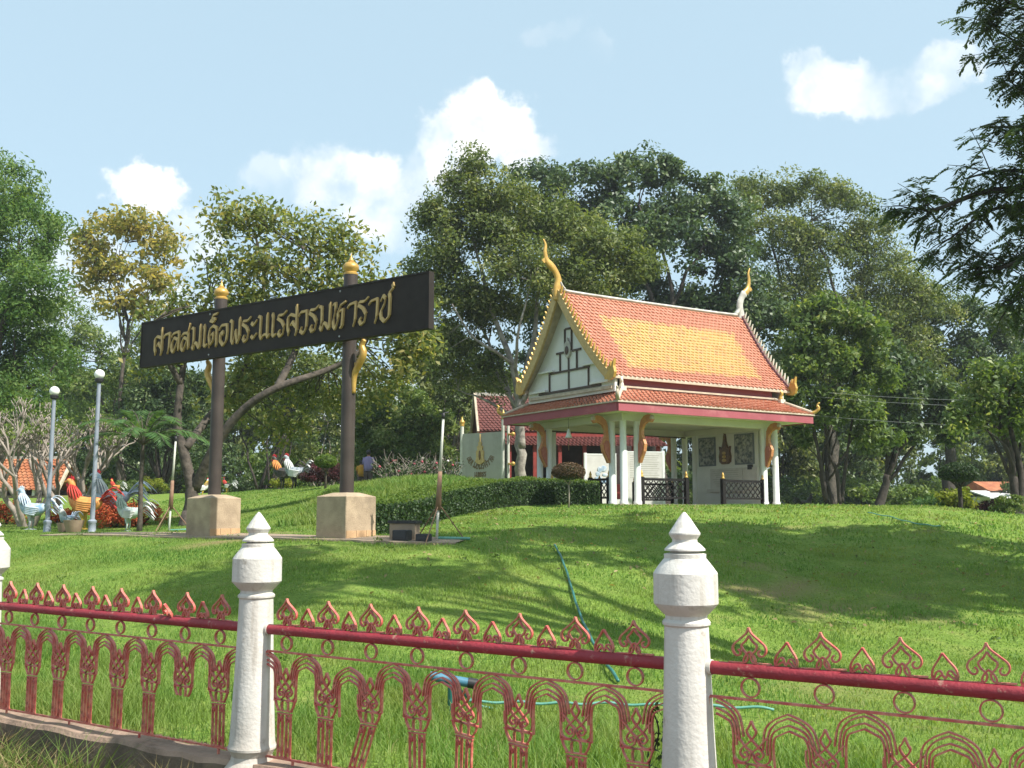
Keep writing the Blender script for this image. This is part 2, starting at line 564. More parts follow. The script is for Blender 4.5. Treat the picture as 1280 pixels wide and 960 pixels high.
# ------------------------------------------------------------------ terrain
FD = Vector((.836, -.547, 0)).normalized()      # along the fence
FN = Vector((-FD.y, FD.x, 0))                   # across it, into the garden
FA = math.atan2(FD.y, FD.x)
P2 = Vector((-1.594, 6.6, 0))
ctrl_px = [
    # left: bank up to the path, then the lawn behind
    (100, 672, 20.5), (0, 672, 21.5), (-150, 675, 23), (250, 673, 19.6), (100, 700, 17.6), (0, 705, 18.2), (-150, 715, 19),
    (100, 740, 14.6), (0, 745, 15.2), (100, 790, 12.0), (0, 800, 12.4), (-150, 820, 13), (200, 700, 16.8), (200, 745, 14.0), (200, 795, 11.6),
    (60, 666, 25), (160, 662, 26.5), (0, 660, 27), (-150, 660, 28), (250, 664, 24), (60, 645, 34), (200, 640, 33), (-150, 640, 36), (100, 618, 46), (250, 617, 44), (0, 618, 47), (-200, 615, 50),
    (330, 673, 18.6), (433, 675, 17.4), (330, 700, 15.9), (330, 745, 13.4), (330, 795, 11.2),
    (330, 655, 23.5), (310, 640, 29), (300, 620, 36), (360, 612, 38), (400, 608, 40), (355, 655, 22.6), (395, 637, 24.6), (435, 620, 27),
    # middle: sign foot, hedge, bank behind the hedge
    (467, 671, 19.6), (515, 660, 21.4), (567, 643, 24.6), (592, 636, 26.2), (640, 633, 27.4), (700, 631, 28.2),
    (480, 609, 28.5), (520, 603, 28.8), (560, 602, 29.2), (600, 606, 30.5), (500, 601, 36), (590, 606, 36),
    (560, 676, 17.3), (560, 700, 15.3), (560, 740, 13.2), (560, 790, 11.2), (600, 660, 19.6), (600, 648, 22),
    (700, 645, 22.5), (700, 660, 19.6), (700, 700, 15.8), (700, 745, 13.2), (700, 800, 11), (640, 680, 17.2),
    # right hand mound and the pavilion's terrace
    (800, 632.5, 27.6), (900, 633, 27.4), (1000, 633, 27.2), (1100, 633.5, 27), (1180, 634, 26.6), (1230, 641, 25.8), (1280, 650, 25),
    (850, 650, 22.5), (850, 690, 17.6), (850, 745, 14.1), (850, 800, 11.8), (1000, 655, 22.6), (1000, 700, 18.6), (1000, 750, 15.6), (1000, 810, 12.4),
    (1150, 655, 22.4), (1150, 700, 18.8), (1150, 750, 15.8), (1150, 820, 12.2), (1280, 680, 20.5), (1280, 720, 17.4), (1280, 780, 14), (1400, 690, 22), (1400, 760, 16), (1500, 820, 13.5),
]
cp = []
for px, py, Y in ctrl_px:
    p = at(px, py, Y)
    cp.append((p.x, p.y, p.z))
for k in range(-8, 12):
    for s in (0.0, 0.8, 1.7):
        q = P2 + FD * (k * 1.6) + FN * s
        cp.append((q.x, q.y, 0.02 + 0.012 * s))
# the pavilion's terrace, a lower ground beyond, and the wide park
for x, y, z in ((3, 30, 1.76), (6, 30, 1.76), (9, 32, 1.74), (1, 33, 1.78), (4, 35, 1.76), (8, 36, 1.72), (12, 33, 1.5), (16, 34, 1.2), (6, 42, 1.66), (12, 42, 1.6), (20, 40, 1.3),
                (-2, 42, 1.95), (-8, 60, 2.4), (8, 60, 1.6), (20, 60, 1.5), (-30, 60, 2.6), (-60, 70, 2.6), (40, 60, 1.3), (0, 90, 2.2), (-50, 120, 2.6), (50, 120, 1.8), (-120, 60, 2.5), (120, 60, 1.5),
                (25, 25, 1.0), (35, 20, .6), (30, 5, .1), (-30, 30, 1.4), (-40, 22, .8), (-45, 34, 1.5), (0, 200, 2.4), (150, 200, 2), (-150, 200, 2.6)):
    cp.append((x, y, z))
cp = np.array(cp)
def _k(a, b):
    d = np.sqrt(((a[:, None, :] - b[None, :, :]) ** 2).sum(-1) + 0.6)
    return d
A = _k(cp[:, :2], cp[:, :2]) - np.eye(len(cp)) * 0.18
mean_z = 1.2
W_ = np.linalg.solve(A, cp[:, 2] - mean_z)
def terr(X, Y):
    X = np.asarray(X, float).ravel()
    Y = np.asarray(Y, float).ravel()
    out = np.empty(len(X))
    for i in range(0, len(X), 20000):
        q = np.stack([X[i:i + 20000], Y[i:i + 20000]], 1)
        out[i:i + 20000] = _k(q, cp[:, :2]) @ W_ + mean_z
    s = (X - P2.x) * FN.x + (Y - P2.y) * FN.y
    out = np.clip(out, -.05, 3.4)
    outside = np.clip(-.26 + .075 * np.clip(-s - .2, 0, 3.4), -.3, 0)
    return np.where(s < 0, outside, out)
def tz(x, y):
    return float(terr([x], [y])[0])
def ground(px, Y):
    x = (px - 640) / F * Y
    # sight line column: small correction from the camera pitch is handled by at() for a point near the horizon
    x = at(px, 640, Y).x
    return Vector((x, Y, tz(x, Y)))

def axis(fine0, fine1, step, lo, hi, grow=1.22):
    a = list(np.arange(fine0, fine1 + 1e-6, step))
    s = step
    while a[-1] < hi:
        s *= grow
        a.append(a[-1] + s)
    s = step
    while a[0] > lo:
        s *= grow
        a.insert(0, a[0] - s)
    return np.array(a)
us = axis(-26, 16, .45, -320, 320)
ss = axis(.0, 30, .4, -.05, 420)
ss = ss[ss >= 0]
ss = np.concatenate([[-60, -25, -12, -8, -5, -4, -3, -2.2, -1.6, -1.1, -.8, -.55, -.35, -.2, -.06, -.02], ss[ss > .005]])
UU, SS = np.meshgrid(us, ss)
GX = P2.x + UU * FD.x + SS * FN.x
GY = P2.y + UU * FD.y + SS * FN.y
GZ = terr(GX, GY).reshape(GX.shape)
bump = 0.02 * np.sin(GX * 2.1 + GY * .7) * np.sin(GY * 1.7 - GX * .4) + .012 * np.sin(GX * 5.3) * np.sin(GY * 4.7)
GZ = GZ + np.where(SS > .4, bump, bump * .3)
nr, nc = GX.shape
gv = np.stack([GX.ravel(), GY.ravel(), GZ.ravel()], 1)
ii, jj = np.meshgrid(np.arange(nr - 1), np.arange(nc - 1), indexing='ij')
b0 = (ii * nc + jj).ravel()
gf = np.stack([b0, b0 + 1, b0 + nc + 1, b0 + nc], 1)

def np_mesh(name, V, Q, mat_, smooth=False, var=None):
    """mesh from numpy: V (n,3), Q (m,k) equal-sided faces, optional per-face attribute var"""
    me = bpy.data.meshes.new(name)
    me.vertices.add(len(V))
    me.vertices.foreach_set('co', np.ascontiguousarray(V, np.float32).ravel())
    k = Q.shape[1]
    me.loops.add(len(Q) * k)
    me.loops.foreach_set('vertex_index', np.ascontiguousarray(Q, np.int32).ravel())
    me.polygons.add(len(Q))
    me.polygons.foreach_set('loop_start', np.arange(0, len(Q) * k, k, dtype=np.int32))
    me.update(calc_edges=True)
    if smooth:
        me.polygons.foreach_set('use_smooth', np.ones(len(Q), bool))
    if var is not None:
        at_ = me.attributes.new('var', 'FLOAT', 'FACE')
        at_.data.foreach_set('value', np.ascontiguousarray(var, np.float32))
    if mat_:
        me.materials.append(mat_)
    me.validate()
    return me

def lownoise(x, y, f, seed):
    r = np.random.default_rng(seed)
    out = np.zeros_like(x)
    for k in range(7):
        a = r.uniform(0, 2 * np.pi)
        ff = f * r.uniform(.6, 1.9)
        out += np.sin((x * np.cos(a) + y * np.sin(a)) * ff + r.uniform(0, 6.3))
    return out / 3.0
def bareness(x, y):
    return np.clip((lownoise(x, y, .8, 21) + .5 * lownoise(x, y, 3.1, 22) - 1.05) * 1.5, 0, 1)

# lawn material: turf with worn, dry and bare patches
lm = bpy.data.materials.new('turf')
lm.use_nodes = True
nt = lm.node_tree
pb = nt.nodes['Principled BSDF']
pb.inputs['Roughness'].default_value = .95
pb.inputs['Specular IOR Level'].default_value = .1
geo = nt.nodes.new('ShaderNodeNewGeometry')
def noise_(nt, src, scale, detail=5, rough=.55):
    n = nt.nodes.new('ShaderNodeTexNoise')
    n.inputs['Scale'].default_value = scale
    n.inputs['Detail'].default_value = detail
    n.inputs['Roughness'].default_value = rough
    nt.links.new(src, n.inputs['Vector'])
    return n.outputs['Fac']
def ramp_(nt, fac, stops):
    r = nt.nodes.new('ShaderNodeValToRGB')
    els = r.color_ramp.elements
    while len(els) < len(stops):
        els.new(.5)
    for e, (p, c) in zip(els, stops):
        e.position = p
        e.color = (*c, 1)
    nt.links.new(fac, r.inputs['Fac'])
    return r.outputs['Color']
c_a = ramp_(nt, noise_(nt, geo.outputs['Position'], 2.2, 8), [(.3, (.125, .21, .036)), (.5, (.17, .265, .05)), (.7, (.22, .28, .07))])
c_b = ramp_(nt, noise_(nt, geo.outputs['Position'], 22, 6), [(.3, (.55, .55, .5)), (.7, (1.25, 1.2, 1.1))])
mm = nt.nodes.new('ShaderNodeMixRGB')
mm.blend_type = 'MULTIPLY'
mm.inputs['Fac'].default_value = .8
nt.links.new(c_a, mm.inputs['Color1'])
nt.links.new(c_b, mm.inputs['Color2'])
mr = nt.nodes.new('ShaderNodeMapRange')
mr.inputs['From Min'].default_value = .6
mr.inputs['From Max'].default_value = .72
mr.inputs['To Max'].default_value = .75
nt.links.new(noise_(nt, geo.outputs['Position'], .9, 7, .65), mr.inputs['Value'])
m2 = nt.nodes.new('ShaderNodeMixRGB')
m2.inputs['Color2'].default_value = (.17, .14, .06, 1)
nt.links.new(mr.outputs[0], m2.inputs['Fac'])
nt.links.new(mm.outputs[0], m2.inputs['Color1'])
m3 = nt.nodes.new('ShaderNodeMixRGB')
m3.inputs['Color2'].default_value = (.24, .175, .09, 1)
atn = nt.nodes.new('ShaderNodeAttribute')
atn.attribute_name = 'bare'
mb3 = nt.nodes.new('ShaderNodeMath')
mb3.operation = 'MULTIPLY'
mb3.inputs[1].default_value = .7
nt.links.new(atn.outputs['Fac'], mb3.inputs[0])
nt.links.new(mb3.outputs[0], m3.inputs['Fac'])
nt.links.new(m2.outputs[0], m3.inputs['Color1'])
nt.links.new(m3.outputs[0], pb.inputs['Base Color'])
bp = nt.nodes.new('ShaderNodeBump')
bp.inputs['Strength'].default_value = .9
bp.inputs['Distance'].default_value = .05
nt.links.new(noise_(nt, geo.outputs['Position'], 26, 6), bp.inputs['Height'])
nt.links.new(bp.outputs[0], pb.inputs['Normal'])

ground_me = np_mesh('lawn', gv, gf, lm, smooth=True)
ground_me.materials.append(M['soil'])
gm = np.where((SS[:-1, :-1] < -.01).ravel(), 1, 0).astype(np.int32)
ground_me.polygons.foreach_set('material_index', gm)
ba = ground_me.attributes.new('bare', 'FLOAT', 'POINT')
ba.data.foreach_set('value', np.where(gv[:, 1] < 40, bareness(gv[:, 0], gv[:, 1]), 0).astype(np.float32))
lawn = link('lawn', ground_me)
lawn['kind'] = 'structure'

# ------------------------------------------------------------------ grass blades
def blades(P, h, w, lean, var, name, material):
    n = len(P)
    an = rng.uniform(0, 2 * np.pi, n)
    la = rng.uniform(0, 2 * np.pi, n)
    dx = np.stack([np.cos(an), np.sin(an), np.zeros(n)], 1) * (w / 2)[:, None]
    ld = np.stack([np.cos(la), np.sin(la), np.zeros(n)], 1) * (lean * h)[:, None]
    up = np.stack([np.zeros(n), np.zeros(n), h], 1)
    mid = P + up * .6 + ld * .35
    top = P + up + ld
    base = P - np.array([0, 0, .015])
    V = np.stack([base - dx, base + dx, mid + dx * .7, mid - dx * .7, top], 1).reshape(-1, 3)
    i = np.arange(n) * 5
    T = np.concatenate([np.stack([i, i + 1, i + 2], 1), np.stack([i, i + 2, i + 3], 1), np.stack([i + 3, i + 2, i + 4], 1)])
    return np_mesh(name, V, T, material, var=np.concatenate([var] * 3))
def scatter(s0, s1, u0, u1, dens):
    n = int((s1 - s0) * (u1 - u0) * dens)
    s = rng.uniform(s0, s1, n)
    u = rng.uniform(u0, u1, n)
    x = P2.x + u * FD.x + s * FN.x
    y = P2.y + u * FD.y + s * FN.y
    # keep what the picture can see, with a margin for steps to the side
    px = x / np.maximum(y, .5)
    k = (px > -.66) & (px < .66) & (y > 2.2)
    return x[k], y[k], s[k]
M['grass'] = leafmat('grass', [(0, (.082, .175, .032)), (.45, (.142, .258, .054)), (.8, (.212, .315, .085)), (1, (.33, .32, .15))], trans=.4, rough=.6, spec=.2, patch=((.225, .285, .075), .8))
def grass_obj(parts, name, label):
    for k, (x, y, h, w, lean) in enumerate(parts):
        z = terr(x, y)
        P = np.stack([x, y, z], 1)
        var = np.clip(rng.normal(.45, .2, len(x)) + .18 * lownoise(x, y, 1.2, 5), 0, 1)
        o = link(name, blades(P, h, w, lean, var, name, M['grass']))
        o['kind'] = 'stuff'
        o['label'] = label
        o['category'] = 'grass'
parts = []
x, y, s = scatter(.12, 3.4, -9, 7, 1900)
t = lownoise(x, y, 2.6, 3)
keep = rng.uniform(0, 1, len(x)) < np.clip(.75 + .4 * t, .2, 1)
x, y, s, t = x[keep], y[keep], s[keep], t[keep]
fall = np.clip(1 - (s - 1.6) / 2.2, .0, 1)
h = (.03 + fall * .075 * (1 + .7 * t)) * rng.uniform(.6, 1.35, len(x))
parts.append((x, y, np.maximum(h, .03), rng.uniform(.005, .011, len(x)), rng.uniform(.2, 1.0, len(x))))
grass_obj(parts, 'long_grass', 'long lush green grass just behind the red iron fence')
parts = []
for s0, s1, d, hh, ww in ((3.4, 8.5, 1100, .032, .010), (8.5, 15, 520, .034, .016), (15, 24, 170, .04, .028), (24, 36, 40, .05, .05)):
    x, y, s = scatter(s0, s1, -26, 18, d)
    kk = rng.uniform(0, 1, len(x)) > bareness(x, y) * .8
    x, y, s = x[kk], y[kk], s[kk]
    t = lownoise(x, y, 2.2, 9)
    h = hh * (1 + .35 * t) * rng.uniform(.5, 1.5, len(x))
    parts.append((x, y, np.maximum(h, .02), rng.uniform(.6, 1.3, len(x)) * ww, rng.uniform(.3, 1.2, len(x))))
X = [np.concatenate([p[i] for p in parts]) for i in range(5)]
grass_obj([tuple(X)], 'mown_grass', 'short mown grass covering the sunny bank and mound')

# small broad-leaved weeds in the turf
def quads_leaf(C, A_, B_, S, Wd, fold=.12):
    """rhombic leaves: centre, axis, side vector, length, width"""
    n = len(C)
    N = np.cross(A_, B_)
    v0 = C - A_ * (S / 2)[:, None]
    v2 = C + A_ * (S / 2)[:, None]
    v1 = C + B_ * (Wd / 2)[:, None] + N * (S * fold)[:, None]
    v3 = C - B_ * (Wd / 2)[:, None] + N * (S * fold)[:, None]
    V = np.stack([v0, v1, v2, v3], 1).reshape(-1, 3)
    i = np.arange(n) * 4
    Q = np.stack([i, i + 1, i + 2, i + 3], 1)
    return V, Q
def unit(v):
    return v / np.maximum(np.linalg.norm(v, axis=1, keepdims=True), 1e-9)
def rand_dirs(n):
    return unit(rng.normal(size=(n, 3)))
def leaves_mesh(name, C, out, size, aspect, material, bias=.6, droop=.0, cv=None, spread=.25):
    """leaf cards at C; out = outward directions the leaf faces lean to"""
    n = len(C)
    N = unit(out * bias + rand_dirs(n) * (1 - bias * .5))
    a = unit(np.cross(N, rand_dirs(n)))
    a = unit(a + np.array([0, 0, -droop]))
    a = unit(a - N * (a * N).sum(1, keepdims=True) * .5)
    b = unit(np.cross(N, a))
    S = size * rng.uniform(.65, 1.3, n)
    V, Q = quads_leaf(C, a, b, S, S * aspect)
    var = np.clip((cv if cv is not None else .5) + rng.normal(0, spread, n), 0, 1)
    return np_mesh(name, V, Q, material, var=var)

# ------------------------------------------------------------------ fence
TIP = EYE
post_prof = [(.165, -.32), (.168, .02), (.160, .055), (.128, .10), (.122, .125), (.134, .150), (.146, .165), (.147, .178), (.139, .20),
             (.135, .26), (.118, .62), (.104, 1.04), (.103, 1.066), (.112, 1.074), (.113, 1.086), (.106, 1.095), (.098, 1.10), (.098, 1.116), (.112, 1.128), (.149, 1.168),
             (.151, 1.172), (.151, 1.312), (.149, 1.316), (.128, 1.346), (.106, 1.374), (.099, 1.382), (.100, 1.402), (.085, 1.406), (.068, 1.409),
             (.070, 1.414), (.097, 1.418), (.096, 1.426), (.074, 1.448), (.060, 1.458), (.059, 1.470), (.074, 1.492), (.075, 1.500), (.062, 1.520), (.032, 1.566), (.012, 1.592), (.004, 1.6)]
def make_post():
    b = MB()
    rs = random.Random(3)
    b.lathe([(r, z) for r, z in post_prof], 40)
    b.v = [(x * (1 + .008 * math.sin(5 * z + 3 * x * 9)), y * (1 + .008 * math.sin(6 * z + 1)), z) for x, y, z in b.v]
    return b.mesh('fence_post', M['post_paint'], 22)
post_me = make_post()
posts_t = [(-2.98), 0.0, 2.89, 5.85]
post_labels = ['white fence post beside the roosters, its drum head cut by the lamp posts behind',
               'white fence post with pointed cap below the dark sign, stained base showing',
               'white fence post with pointed cap standing before the pavilion mound',
               'white fence post at the far end of the damaged railing']
post_labels = ['white pointed fence post at the end of the railing toward the rooster statues',
               'white pointed fence post standing on the cracked low wall, its base in view',
               'white pointed fence post in front of the pavilion mound, beside the green hose',
               'white pointed fence post closing the bent railing panel in front of shaded lawn']
for t, lb in zip(posts_t, post_labels):
    p = P2 + FD * t
    o = tag(link('fence_post', post_me, None, (p.x, p.y, 0), random.uniform(0, 6)), lb, 'fence post', 'white posts of the garden fence')

IT, ID = .0068, .018            # flat iron: thickness, depth
def sp(pts, k=6):
    return [(p.x, p.y) for p in smooth_pts([(a, b, 0) for a, b in pts], k)]
def mir(pts):
    return [(-a, b) for a, b in pts]
def iron(curves, name, dy=.0):
    b = MB()
    for i, c in enumerate(curves):
        b.ribbon(c, IT, ID * (1 - .02 * (i % 5)), dy)
    return b.mesh(name, M['iron'])
big_outer = sp([(0, .152), (.012, .128), (.045, .100), (.070, .078), (.075, .055), (.062, .036), (.045, .036), (.040, .050), (.050, .060)])
big_inner = sp([(0, .118), (.016, .095), (.034, .078), (.028, .058), (.008, .036), (.012, .012), (.03, .004), (.095, .003)])
big_core = sp([(0, .052), (.018, .034), (.026, .016), (.022, .003)])
me_big = iron([big_outer, mir(big_outer), big_inner, mir(big_inner), big_core, mir(big_core)], 'lotus_ornament')
sm_outer = sp([(0, .102), (.018, .076), (.040, .046), (.048, .022), (.046, 0)])
sm_in = sp([(.046, .0), (.030, .030), (.016, .034), (.010, .022), (.020, .014)])
sm_base = sp([(.046, .0), (.03, .006), (.012, .02), (0, .005)])
me_small = iron([sm_outer, mir(sm_outer), sm_in, mir(sm_in), sm_base, mir(sm_base)], 'bud_ornament')
ringp = [(.042 * math.cos(a), .042 * math.sin(a)) for a in [2 * math.pi * k / 22 for k in range(23)]]
me_ring = iron([ringp], 'ring')
def leg_curves(cut=False):
    cs = []
    bud = sp([(0, -.090), (.012, -.118), (.022, -.135), (.012, -.158), (-.018, -.190), (-.046, -.215), (-.054, -.236), (-.036, -.254), (-.020, -.243), (-.026, -.228), (-.036, -.234)])
    cs += [bud, mir(bud)]
    cup = sp([(.058, -.172), (.030, -.205), (.0, -.228), (-.014, -.252)][::-1] + [(.078, -.150)])
    cs += [cup, mir(cup)]
    cupb = sp([(0, -.222), (.016, -.262), (.048, -.276), (.078, -.262), (.086, -.232), (.086, -.19)])
    cs += [cupb, mir(cupb)]
    cs.append([(-.088, -.280), (.088, -.280)])
    nk = sp([(.080, -.282), (.070, -.312), (.052, -.338)])
    cs += [nk, mir(nk)]
    iv = sp([(.018, -.282), (.026, -.300), (.024, -.340)])
    cs += [iv, mir(iv)]
    if cut:
        return cs
    cs += [[(-.060, -.342), (.060, -.342)], [(-.058, -.358), (.058, -.358)]]
    for a in (.050, .017):
        cs += [[(a, -.358), (a, -.612)], [(-a, -.358), (-a, -.612)]]
    ch = sp([(.050, -.372), (.040, -.386), (.034, -.404), (.028, -.386), (.017, -.372)])
    ch2 = sp([(.050, -.590), (.042, -.572), (.034, -.555), (.026, -.572), (.017, -.590)])
    cs += [ch, mir(ch), ch2, mir(ch2), [(-.056, -.612), (.056, -.612)]]
    return cs
me_leg = iron(leg_curves(), 'baluster')
me_leg_cut = iron(leg_curves(True), 'baluster')
bent_c = []
for c in leg_curves():
    # the lower half of this one has been knocked sideways
    cc = []
    for a, z in c:
        t_ = min(max((-.345 - z) / .27, 0), 1)
        cc.append((a - .085 * t_, z + .012 * t_))
    bent_c.append(cc)
me_leg_bent = iron(bent_c, 'baluster')
def arch_curves():
    cs = []
    for hw, top, low, pt in ((.081, -.070, -.285, 0), (.096, -.046, -.200, 0), (.110, -.022, -.180, .006), (.128, -.008, -.160, .010)):
        half = [(hw, low), (hw * .995, -.150 - (.1 - hw) * .2), (hw * .86, -.105 + (hw - .081) * .8), (hw * .52, top - .018), (0, top + pt)]
        hs = sp(half)
        cs += [hs, mir(hs)]
    return cs
me_arch = iron(arch_curves(), 'arch', .004)
U = .335
def panel(t0, t1, label, special):
    L = t1 - t0
    o = P2 + FD * t0
    th = thing('iron_railing', label, 'railing', (o.x, o.y, 0), FA, 'iron railing panels between the white posts')
    zr = TIP - .715
    b = MB()
    b.tube([(.09, 0, zr), (L - .09, 0, zr)], .031, 16)
    b.build('rail', M['rail_red'], th, smooth=40)
    b = MB()
    b.tube([(.08, 0, zr), (.125, 0, zr)], .036, 14)
    b.build('rail_collar', M['post_white'], th, smooth=40)
    zl = TIP - .845
    zb = TIP - .845 - .622
    for z, nm in ((zl, 'upper_rod'), (zb, 'lower_rod')):
        b = MB()
        b.bar((.1, 0, z), (L - .1, 0, z), .016, .011)
        b.build(nm, M['iron'], th)
    n = 8
    mid = L / 2
    xs = [mid + U * (k - (n - 1) / 2) for k in range(n)]
    for k, x in enumerate(xs):
        q = link('lotus_ornament', me_big, th, (x, 0, zr + .029))
        q.scale = (1.05, 1.0, 1.06)
        q.rotation_euler = (R(random.uniform(-3, 3)), R(random.uniform(-3, 3)), 0)
        if k < n - 1 and ('nosmall', k) not in special:
            q = link('bud_ornament', me_small, th, (x + U / 2, 0, zr + .029))
            q.scale = (1.05, 1.0, 1.06)
            q.rotation_euler = (R(random.uniform(-5, 5)), R(random.uniform(-5, 5)), 0)
            if ('bentsmall', k) in special:
                q.rotation_euler = (R(35), R(20), 0)
        link('ring', me_ring, th, (x, 0, zr - .031 - .045))
        q = None
        if ('cut', k) in special:
            q = link('baluster', me_leg_cut, th, (x, 0, zl - .002))
        else:
            q = link('baluster', me_leg_bent if ('bent', k) in special else me_leg, th, (x, 0, zl - .002))
            if ('lean', k) in special:
                q.rotation_euler = (R(6), R(5), 0)
            q.rotation_euler.y += R(random.uniform(-1.2, 1.2))
        if k < n - 1 and ('noarch', k) not in special:
            q = link('arch', me_arch, th, (x + U / 2, 0, zl - .004))
            sag = ('sag', k) in special
            if sag:
                q.location.z -= .045
                q.rotation_euler = (0, R(-4), 0)
            q.rotation_euler.y += R(random.uniform(-1.2, 1.2))
            q.scale.z = random.uniform(.96, 1.02)
    # half arches against the posts
    b = MB()
    for i, c in enumerate(arch_curves()[1::2]):
        b.ribbon([(a, z) for a, z in c], IT, ID, 0)
    hm = b.mesh('half_arch', M['iron'])
    b2 = MB()
    for c in arch_curves()[0::2]:
        b2.ribbon(c, IT, ID, 0)
    hm2 = b2.mesh('half_arch', M['iron'])
    link('half_arch', hm2, th, (xs[0] - U / 2, 0, zl - .004))
    link('half_arch', hm, th, (xs[-1] + U / 2, 0, zl - .004))
    for x in (.11, L - .11):
        b = MB()
        b.bar((x, 0, zl), (x, 0, zl - .1), .006, .03)
        b.build('end_tab', M['iron'], th)
    for x in [L * .12, L * .38, L * .64, L * .9]:
        b = MB()
        b.bar((x, 0, zb - .003), (x, 0, .06), .012, .012)
        b.build('foot', M['iron'], th)
    return th
panel(posts_t[0], posts_t[1], 'red iron railing panel with one baluster broken short, above the earth bank', {('cut', 6), ('bentsmall', 5)})
panel(posts_t[1], posts_t[2], 'red iron railing panel crossed by the green hose, one baluster bent askew', {('bent', 2), ('lean', 4), ('sag', 1), ('lean', 5)})
panel(posts_t[2], posts_t[3], 'red iron railing panel with sagging arches in front of the shaded lawn', {('sag', 0), ('sag', 2), ('bent', 3), ('sag', 3), ('lean', 2)})
panel(-5.96, posts_t[0], 'red iron railing panel running on beyond the rooster garden', set())

# low plinth wall under the railings, in broken lengths
wl = MB()
ts = list(np.arange(-9, 9.01, .16))
rs = random.Random(11)
prev = None
ring = []
for t in ts:
    j = rs.uniform(-.012, .012)
    top = .098 + rs.uniform(-.008, .006)
    crack = 1 if rs.random() < .1 else 0
    top -= crack * .02
    ring.append([(t, -.125 + j, -.5), (t, -.112 + j, top - .03), (t, -.092 + j, top), (t, .10, top + .004), (t, .12, top - .02), (t, .12, -.5)])
vs = [p for r_ in ring for p in r_]
fs = []
for i in range(len(ring) - 1):
    for k in range(5):
        fs.append((i * 6 + k, i * 6 + k + 1, (i + 1) * 6 + k + 1, (i + 1) * 6 + k))
wl.add(vs, fs)
low = wl.build('low_wall', M['wall_dark'], None, loc=(P2.x, P2.y, 0))
low.rotation_euler = (0, 0, FA)
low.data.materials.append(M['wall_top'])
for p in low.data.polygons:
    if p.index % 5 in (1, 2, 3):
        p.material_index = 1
tag(low, 'low weathered concrete wall carrying the red railings and white posts', 'wall')

# ------------------------------------------------------------------ the dark name sign
SD = Vector((6.33, -4.67, 0)).normalized()
SA = math.atan2(SD.y, SD.x)
cR = at(433, 640, 18.0)
cL = at(267, 640, 20.12)
gR, gL = tz(cR.x, cR.y), tz(cL.x, cL.y)
sz = (gR + gL) / 2 - .02
sbase = (cR + cL) / 2
sign = thing('shrine_name_sign', 'long dark board with golden Thai letters on two tall brown columns', 'sign', (sbase.x, sbase.y, sz), SA)
SI = sign.matrix_basis.inverted()
from mathutils import Matrix as Mx
SMi = (Mx.Translation((sbase.x, sbase.y, sz)) @ Mx.Rotation(SA, 4, 'Z')).inverted()
def sl(p):
    return SMi @ Vector(p)
hR, hL = sl((cR.x, cR.y, sz)), sl((cL.x, cL.y, sz))
ztop = ((at(433, 347, 18).z + at(267, 371, 20.12).z) / 2) - sz
zb_top = ((at(543, 347, 16.85).z + at(181, 404, 21.4).z) / 2) - sz
zb_bot = ((at(543, 416, 16.85).z + at(181, 458, 21.4).z) / 2) - sz
xl = sl(at(181, 400, 21.4)).x + .11
xr = sl(at(543, 400, 16.85)).x + .10
print('SIGN', ztop, zb_top, zb_bot, xl, xr, hL, hR, gR, gL)
def bev_box(b, x0, x1, y0, y1, z0, z1, c):
    """box with chamfered vertical and top edges"""
    pr = [(x0 + c, y0), (x1 - c, y0), (x1, y0 + c), (x1, y1 - c), (x1 - c, y1), (x0 + c, y1), (x0, y1 - c), (x0, y0 + c)]
    cx, cy = (x0 + x1) / 2, (y0 + y1) / 2
    vs = [(x, y, z0) for x, y in pr] + [(x, y, z1 - c) for x, y in pr] + [(cx + (x - cx) * (1 - 2 * c / (x1 - x0)), cy + (y - cy) * (1 - 2 * c / (y1 - y0)), z1) for x, y in pr]
    fs = [tuple(range(7, -1, -1)), tuple(range(16, 24))]
    for lv in (0, 8):
        for k in range(8):
            k2 = (k + 1) % 8
            fs.append((lv + k, lv + k2, lv + 8 + k2, lv + 8 + k))
    b.add(vs, fs)
for hx in (hL.x, hR.x):
    b = MB()
    w = .36
    bev_box(b, hx - w, hx + w, -w, w, -.35, .74, .012)
    # shallow hipped cap
    b.add([(hx - w + .02, -w + .02, .738), (hx + w - .02, -w + .02, .738), (hx + w - .02, w - .02, .738), (hx - w + .02, w - .02, .738),
           (hx - .16, -.16, .80), (hx + .16, -.16, .80), (hx + .16, .16, .80), (hx - .16, .16, .80)],
          [(0, 1, 5, 4), (1, 2, 6, 5), (2, 3, 7, 6), (3, 0, 4, 7), (4, 5, 6, 7)])
    ped = b.build('pedestal', M['plinth'], sign)
    for q in ((-.35, -.12), (-.11, .12), (.13, .35)):
        b = MB()
        b.box(hx + w - .004, hx + w + .008, q[0], q[1], .02, .16)
        b.build('base_tile', M['plinth_tile'], ped)
    b = MB()
    b.tube([(hx, 0, .78), (hx, 0, ztop)], .122, 24)
    c_o = b.build('column', M['col_brown'], sign, smooth=40)
    b = MB()
    s_ = 1.0
    b.lathe([(.126, 0), (.128, .03), (.10, .05), (.105, .07), (.14, .11), (.142, .16), (.10, .215), (.055, .235), (.06, .25), (.035, .275), (.03, .30), (.016, .33), (.004, .40)], 20, (hx, 0, ztop - .005))
    b.build('finial', M['gold'], c_o, smooth=50)
